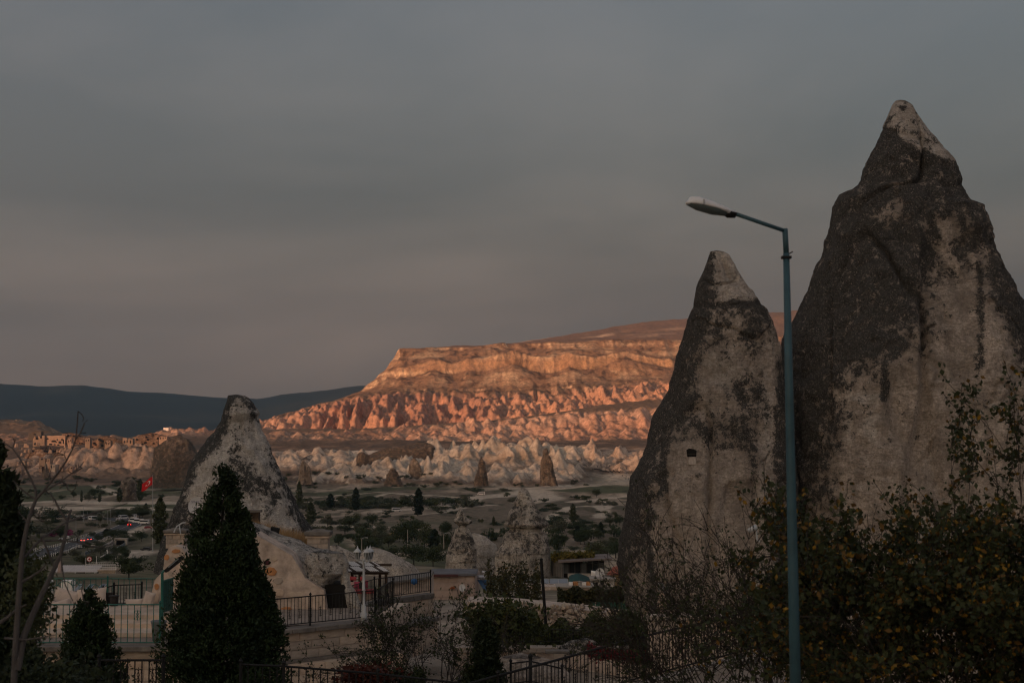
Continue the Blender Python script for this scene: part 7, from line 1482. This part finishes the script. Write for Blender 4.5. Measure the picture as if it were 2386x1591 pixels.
# right-hand terrace walls seen through the shrub
zR = P(1600, 1432, 44).z; t = thing('retaining_wall', 'pale block wall behind the dark leafless shrub at right', 'wall', P(1700, 1560, 44)); a, b = P(1510, 1500, 44), P(2420, 1500, 44); course_wall(t, a, b, zR - 2.4, zR - .12, .38, 1.1, .4, 21); MB().quadbox(a, b, zR - .12, zR, .6).build('coping', M_STONE3, t, bevel=.02)
fence('black iron fence on the wall behind the lamp pole', [Vector((P(1760, 1400, 40).x, 40, P(1800, 1546, 40).z)), Vector((P(2080, 1400, 40).x, 40, P(1800, 1546, 40).z)), Vector((P(2420, 1400, 40).x, 40, P(1800, 1546, 40).z))], 1.0, .15, orn=3)
a, b = P(1780, 1540, 39.8), P(2420, 1540, 39.8); o = MB().quadbox(a, b, P(1800, 1640, 40).z, P(1800, 1546, 40).z, .4).build('low_wall', M_STONE3); tag(o, 'low grey wall under the iron fence behind the lamp pole', 'wall')
# the long curving iron fence in front
base = [(1060, 1720, 30), (1160, 1690, 30.5), (1290, 1652, 31.5), (1400, 1618, 32.5), (1500, 1588, 33.5), (1600, 1562, 34.5), (1700, 1536, 35.5), (1790, 1512, 36.5)]
pts = [P(u, v - 3, d_) for u, v, d_ in base]
fence('long black iron fence with scrollwork sloping across the bottom', pts, 1.02, .115, br=.012, rail=.028, orn=3, posts=[1, 4, 7])
mb = MB()
for i in range(len(pts)):
    p = pts[i]; mb.v += [tuple(p + Vector((0, -.3, -.02))), tuple(p + Vector((0, .25, -.02))), tuple(p + Vector((0, .25, -.9))), tuple(p + Vector((0, -.3, -.9)))]
for i in range(len(pts) - 1):
    for k in range(4): mb.f.append((4 * i + k, 4 * i + (k + 1) % 4, 4 * i + 4 + (k + 1) % 4, 4 * i + 4 + k))
o = mb.build('sloping_kerb', M_CONC); tag(o, 'pale sloping kerb under the long iron fence', 'kerb')
mb = MB(); 
for i, p in enumerate(pts): mb.v += [tuple(p + Vector((0, -.3, -.25))), tuple(p + Vector((.6, -6, -1.2)))]
for i in range(len(pts) - 1): mb.f.append((2 * i, 2 * i + 1, 2 * i + 3, 2 * i + 2))
o = mb.build('pavement', M_PAVE); tag(o, kind='structure')
t = thing('fence_post', 'lone black iron post with a ball top in the fence line', 'post', P(1235, 1640, 35)); MB().tube([P(1235, 1640, 35), P(1236, 1532, 35)], .045, 8).lathe(P(1236, 1532, 35), [(.045, 0), (.06, .03), (.05, .08), (.01, .11)], 10).build('shaft', M_BLACK, t, True)
# lower left fences
zl = P(300, 1642, 26).z; fence('black iron fence with scrolls at the bottom left', [Vector((P(230, 1600, 26).x, 26, zl)), Vector((P(380, 1600, 26).x, 26, zl))], (1642 - 1540) * PX(26), .128, br=.013, rail=.022, orn=2, orn_z=.62)
fence('black iron railing running across the bottom beside the tall conifer', [P(560, 1648, 29), P(660, 1652, 29), P(880, 1668, 29.5), P(1070, 1688, 30)], .86, .145, br=.013, rail=.024, orn=0)

# ---- conifers
def conifer(name, label, u, vt, vb, wpx, d, n, m, seed, lumps=7, power=.8, size=(.05, .11), side=()):
    g = np.random.default_rng(seed); base = P(u, vb, d); top = P(u, vt, d).z; H_ = top - base.z; R_ = wpx * PX(d) / 2
    t = thing(name, label, 'tree', base); ns = 420; zs = 1 - g.random(ns) ** .60; as_ = g.uniform(0, 2 * np.pi, ns)
    env = R_ * (1 - zs) ** power * (1 - .25 * np.exp(-(zs / .06) ** 2)) + .03
    env = env * g.uniform(.72, 1.14, ns) * (1 + .12 * vnoise(as_ * 1.3, zs * 5, seed=seed)); k = g.integers(0, ns, n); f = np.sqrt(g.uniform(.12, 1.0, n))
    r = env[k] * f; ang = as_[k] + g.normal(size=n) * .10 / (.3 + f); z = np.clip(zs[k] - .10 * (1 - f) * (1 - zs[k]) + g.normal(size=n) * .012, 0.0, 1.02)
    sc_ = .05 + .10 * R_; pts = np.stack([r * np.cos(ang), r * np.sin(ang), z * H_], 1) + g.normal(size=(n, 3)) * sc_ * .35 * f[:, None] ** .5
    for du, vt2, w2, f2 in side:                          # side leaders beside the main stem
        m_ = int(n * f2); j_ = g.integers(0, n, m_); zz = pts[j_, 2] / H_; h2 = P(u, vt2, d).z - base.z; zz2 = 1 - g.random(m_) ** .6; a2 = g.uniform(0, 6.28, m_); r2 = w2 * PX(d) / 2 * (1 - zz2) ** .6 * np.sqrt(g.uniform(.1, 1, m_)) * (1 + .25 * vnoise(a2 * 2, zz2 * 9, seed=seed + 4))
        pts[j_] = np.stack([du * PX(d) + r2 * np.cos(a2), r2 * np.sin(a2), h2 * (.45 + .55 * zz2)], 1)
    out = np.stack([np.cos(ang) * .7, np.sin(ang) * .7, np.full(n, .9)], 1)
    link('crown', leaf_mesh('crown', pts, g.uniform(*size, n), g, 2.4, 0, out), m, t); MB().tube([base + Vector((0, 0, -.6)), base + Vector((0, 0, H_ * .85))], [.12, .02], 8).build('trunk', M_BARK, t)
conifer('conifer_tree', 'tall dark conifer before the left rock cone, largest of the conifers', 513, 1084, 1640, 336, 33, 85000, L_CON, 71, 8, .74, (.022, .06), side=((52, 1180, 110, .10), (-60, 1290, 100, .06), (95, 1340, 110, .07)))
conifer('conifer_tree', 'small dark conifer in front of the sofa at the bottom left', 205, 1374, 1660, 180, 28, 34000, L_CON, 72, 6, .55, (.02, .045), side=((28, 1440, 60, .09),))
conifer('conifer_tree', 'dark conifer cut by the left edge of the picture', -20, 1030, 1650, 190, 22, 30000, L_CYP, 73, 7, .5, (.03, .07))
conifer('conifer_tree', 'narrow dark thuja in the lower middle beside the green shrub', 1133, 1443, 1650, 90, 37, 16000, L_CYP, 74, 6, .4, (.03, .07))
# ---- bare tree at the left, limb by limb
BD = 15.0
def limb(pts, r0, r1, dz=0.0):
    n = len(pts); return ([P(u, v, BD + dz * k / n) for k, (u, v) in enumerate(pts)], [(r0 + (r1 - r0) * k / (n - 1)) * PX(BD) for k in range(n)])
LIMBS = [limb([(30, 1640), (36, 1510), (43, 1400), (51, 1298), (57, 1255), (65, 1216), (75, 1185), (84, 1163)], 7.5, 3.6), limb([(84, 1163), (83, 1140), (72, 1115), (61, 1093), (45, 1066), (29, 1044), (14, 1034), (4, 1028)], 3.2, 1.0), limb([(40, 1560), (56, 1480), (76, 1432), (98, 1383), (120, 1338), (141, 1293), (152, 1250), (157, 1212), (166, 1187)], 8.5, 2.4, .6),
    limb([(157, 1212), (140, 1190), (128, 1165), (117, 1150), (104, 1145)], 3, 1.1), limb([(84, 1163), (102, 1143), (119, 1122), (138, 1098), (155, 1073), (168, 1048), (176, 1024), (180, 990), (182, 958)], 3.2, 1.2, -.4), limb([(176, 1024), (186, 1010), (195, 991), (197, 985)], 2.2, 1.2), limb([(88, 1154), (118, 1136), (143, 1120), (168, 1102), (188, 1085), (195, 1076)], 2.6, 1.0, .4), limb([(168, 1102), (178, 1096), (192, 1090)], 1.8, .9),
    limb([(57, 1298), (76, 1276), (98, 1253), (125, 1235), (151, 1218), (190, 1205), (230, 1190), (262, 1184), (297, 1172)], 3.2, .9, .8), limb([(98, 1253), (95, 1260), (140, 1258), (180, 1262), (210, 1272), (234, 1275), (258, 1267), (274, 1255)], 2.6, 1.0, .5), limb([(143, 1120), (155, 1128), (158, 1140), (168, 1146), (176, 1136), (179, 1120)], 2, .9), limb([(0, 1450), (20, 1436), (40, 1418), (62, 1408)], 5, 2), limb([(51, 1355), (72, 1344), (92, 1330), (108, 1314)], 4, 1.5), limb([(84, 1163), (60, 1148), (40, 1130), (30, 1118)], 2.6, 1.0),
    limb([(65, 1216), (50, 1200), (42, 1190)], 2, .8), limb([(98, 1253), (110, 1280), (122, 1308), (124, 1318)], 3, 1.2), limb([(10, 1486), (60, 1490), (100, 1484), (130, 1478)], 3, 1), limb([(155, 1073), (150, 1060), (152, 1050)], 1.6, .8), limb([(119, 1122), (116, 1105), (120, 1090)], 1.6, .8), limb([(29, 1044), (34, 1030), (32, 1022)], 1.5, .8), limb([(61, 1093), (60, 1076), (66, 1064)], 1.4, .7), limb([(196, 1352), (190, 1375), (196, 1400), (208, 1402)], 1.6, .8), limb([(141, 1293), (146, 1330), (152, 1362), (166, 1392), (170, 1400)], 2.0, .9), limb([(75, 1185), (90, 1200), (100, 1215)], 1.8, .8)]
t = thing('bare_tree', 'leafless grey branched tree at the left edge', 'tree', P(36, 1640, BD)); tube_np(LIMBS[:1], 10).build('trunk', M_BARKG, t, True); tube_np(LIMBS[2:3], 10).build('trunk', M_BARKG, t, True)
for lb in LIMBS[1:2] + LIMBS[3:]: tube_np([lb], 7).build('branch', M_BARKG, t, True)
g = np.random.default_rng(81); sg, tp_ = [], []
for pts_, rs in LIMBS[3:]:
    for k in range(2):
        q = np.array(pts_[g.integers(1, len(pts_))]); grow(g, q, g.normal(size=3) + np.array([0, 0, .4]), g.uniform(.06, .16), .004, 0, 0, sg, tp_, (1, 1), .5, .6, .25)
tag(tube_np(sg, 4).build('twigs', M_BARK, t), kind='stuff')
# dark leafy shrub at the foot of it
gg = lambda u0, su, v0, sv, d0, d1: (lambda g: P(g.normal(u0, su), g.normal(v0, sv), g.uniform(d0, d1)))
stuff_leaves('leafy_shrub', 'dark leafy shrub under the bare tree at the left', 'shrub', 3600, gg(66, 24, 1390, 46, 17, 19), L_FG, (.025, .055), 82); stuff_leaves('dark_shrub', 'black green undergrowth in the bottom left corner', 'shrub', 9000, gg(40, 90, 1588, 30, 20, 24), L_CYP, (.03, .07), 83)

# ---- shrubs with open branches
def shrub(name, label, us, vb, d, n0, length, lev, leaves, m_leaf, size, seed, kids=(2, 4), spread=.55, rad=.02, mix=None, lean=(0, 0, 1), ratio=.62, keep=None, cat='shrub', bark=None, wig=.16):
    g = np.random.default_rng(seed); sg, tp_ = [], []; base = P(us[0], vb, d)
    t = thing(name, label, cat, base)
    for k in range(n0):
        u = g.uniform(us[1], us[2]); b = np.array(P(u, vb, d + g.uniform(-.6, .6))); dirv = np.array([(u - us[0]) * PX(d) * .5 + g.normal() * .25, g.normal() * .2, 1.0]) + np.array([lean[0], lean[1], 0]); grow(g, b, dirv, length * g.uniform(.75, 1.15), rad, 0, lev, sg, tp_, kids, spread, ratio, wig)
    tube_np(sg, 5).build('branches', bark or M_BARK, t)
    tp_ = np.array(tp_); 
    if keep is not None: tp_ = tp_[keep(tp_)]
    if leaves and len(tp_):
        tp_ = tp_[g.permutation(len(tp_))]; q = tp_[(len(tp_) * g.random(leaves) ** 1.7).astype(int)] + g.normal(size=(leaves, 3)) * size[1] * .7; off = np.array(base)
        k = g.random(leaves); lim = [0] + list(np.cumsum([x[1] for x in (mix or [(m_leaf, 1)])]))
        for i, (mm, fr) in enumerate(mix or [(m_leaf, 1)]):
            s_ = q[(k >= lim[i]) & (k < lim[i + 1])]
            if len(s_): link('leaves', leaf_mesh('leaves', s_ - off, g.uniform(*size, len(s_)), g, 1.5, -.3), mm, t)
    return t
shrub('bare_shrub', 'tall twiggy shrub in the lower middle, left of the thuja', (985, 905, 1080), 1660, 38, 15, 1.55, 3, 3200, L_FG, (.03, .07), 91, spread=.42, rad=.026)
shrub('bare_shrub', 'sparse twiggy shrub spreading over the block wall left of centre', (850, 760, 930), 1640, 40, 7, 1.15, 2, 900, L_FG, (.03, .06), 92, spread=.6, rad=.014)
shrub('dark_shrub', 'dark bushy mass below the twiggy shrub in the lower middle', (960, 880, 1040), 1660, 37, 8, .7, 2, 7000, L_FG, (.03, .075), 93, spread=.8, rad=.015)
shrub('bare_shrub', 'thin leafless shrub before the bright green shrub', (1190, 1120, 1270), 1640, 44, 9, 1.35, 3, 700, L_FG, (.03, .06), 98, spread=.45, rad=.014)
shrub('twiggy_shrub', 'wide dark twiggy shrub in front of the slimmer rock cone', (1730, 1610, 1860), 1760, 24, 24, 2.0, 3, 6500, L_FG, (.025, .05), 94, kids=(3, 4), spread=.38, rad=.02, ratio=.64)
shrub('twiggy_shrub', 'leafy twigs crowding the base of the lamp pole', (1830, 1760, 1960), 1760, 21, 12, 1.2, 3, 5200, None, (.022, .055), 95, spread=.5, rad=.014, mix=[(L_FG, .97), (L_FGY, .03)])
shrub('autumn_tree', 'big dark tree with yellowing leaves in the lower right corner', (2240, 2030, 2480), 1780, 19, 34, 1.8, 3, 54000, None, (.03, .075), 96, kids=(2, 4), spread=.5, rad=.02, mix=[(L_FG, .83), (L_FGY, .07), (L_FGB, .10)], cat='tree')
shrub('autumn_tree', 'taller yellow leaved tree cut by the right edge', (2400, 2300, 2520), 1780, 20, 14, 2.4, 3, 24000, None, (.03, .075), 97, kids=(2, 4), spread=.45, rad=.022, mix=[(L_FG, .84), (L_FGY, .08), (L_FGB, .08)], cat='tree')

# ------------------------------------------------------------------ the evening air
def haze():
    hb = MB(); lo, hi = LIMITS['lo'] - 1, LIMITS['hi'] + 6; hb.box((0, 0, (lo + hi) / 2), (36000, 36000, hi - lo))
    m = bpy.data.materials.new('haze_air'); m.use_nodes = True; n, l = m.node_tree.nodes, m.node_tree.links
    for k in list(n):
        if k.type == 'BSDF_PRINCIPLED': n.remove(k)
    pv = n.new('ShaderNodeVolumePrincipled'); out = [k for k in n if k.type == 'OUTPUT_MATERIAL'][0]
    pv.inputs['Color'].default_value = (0.34, 0.66, 1.0, 1); pv.inputs['Absorption Color'].default_value = (1, 1, 1, 1); pv.inputs['Density'].default_value = 5.0e-5; pv.inputs['Anisotropy'].default_value = 0.7
    l.new(pv.outputs['Volume'], out.inputs['Volume'])
    o = hb.build('haze', m); tag(o, kind='stuff')
haze()
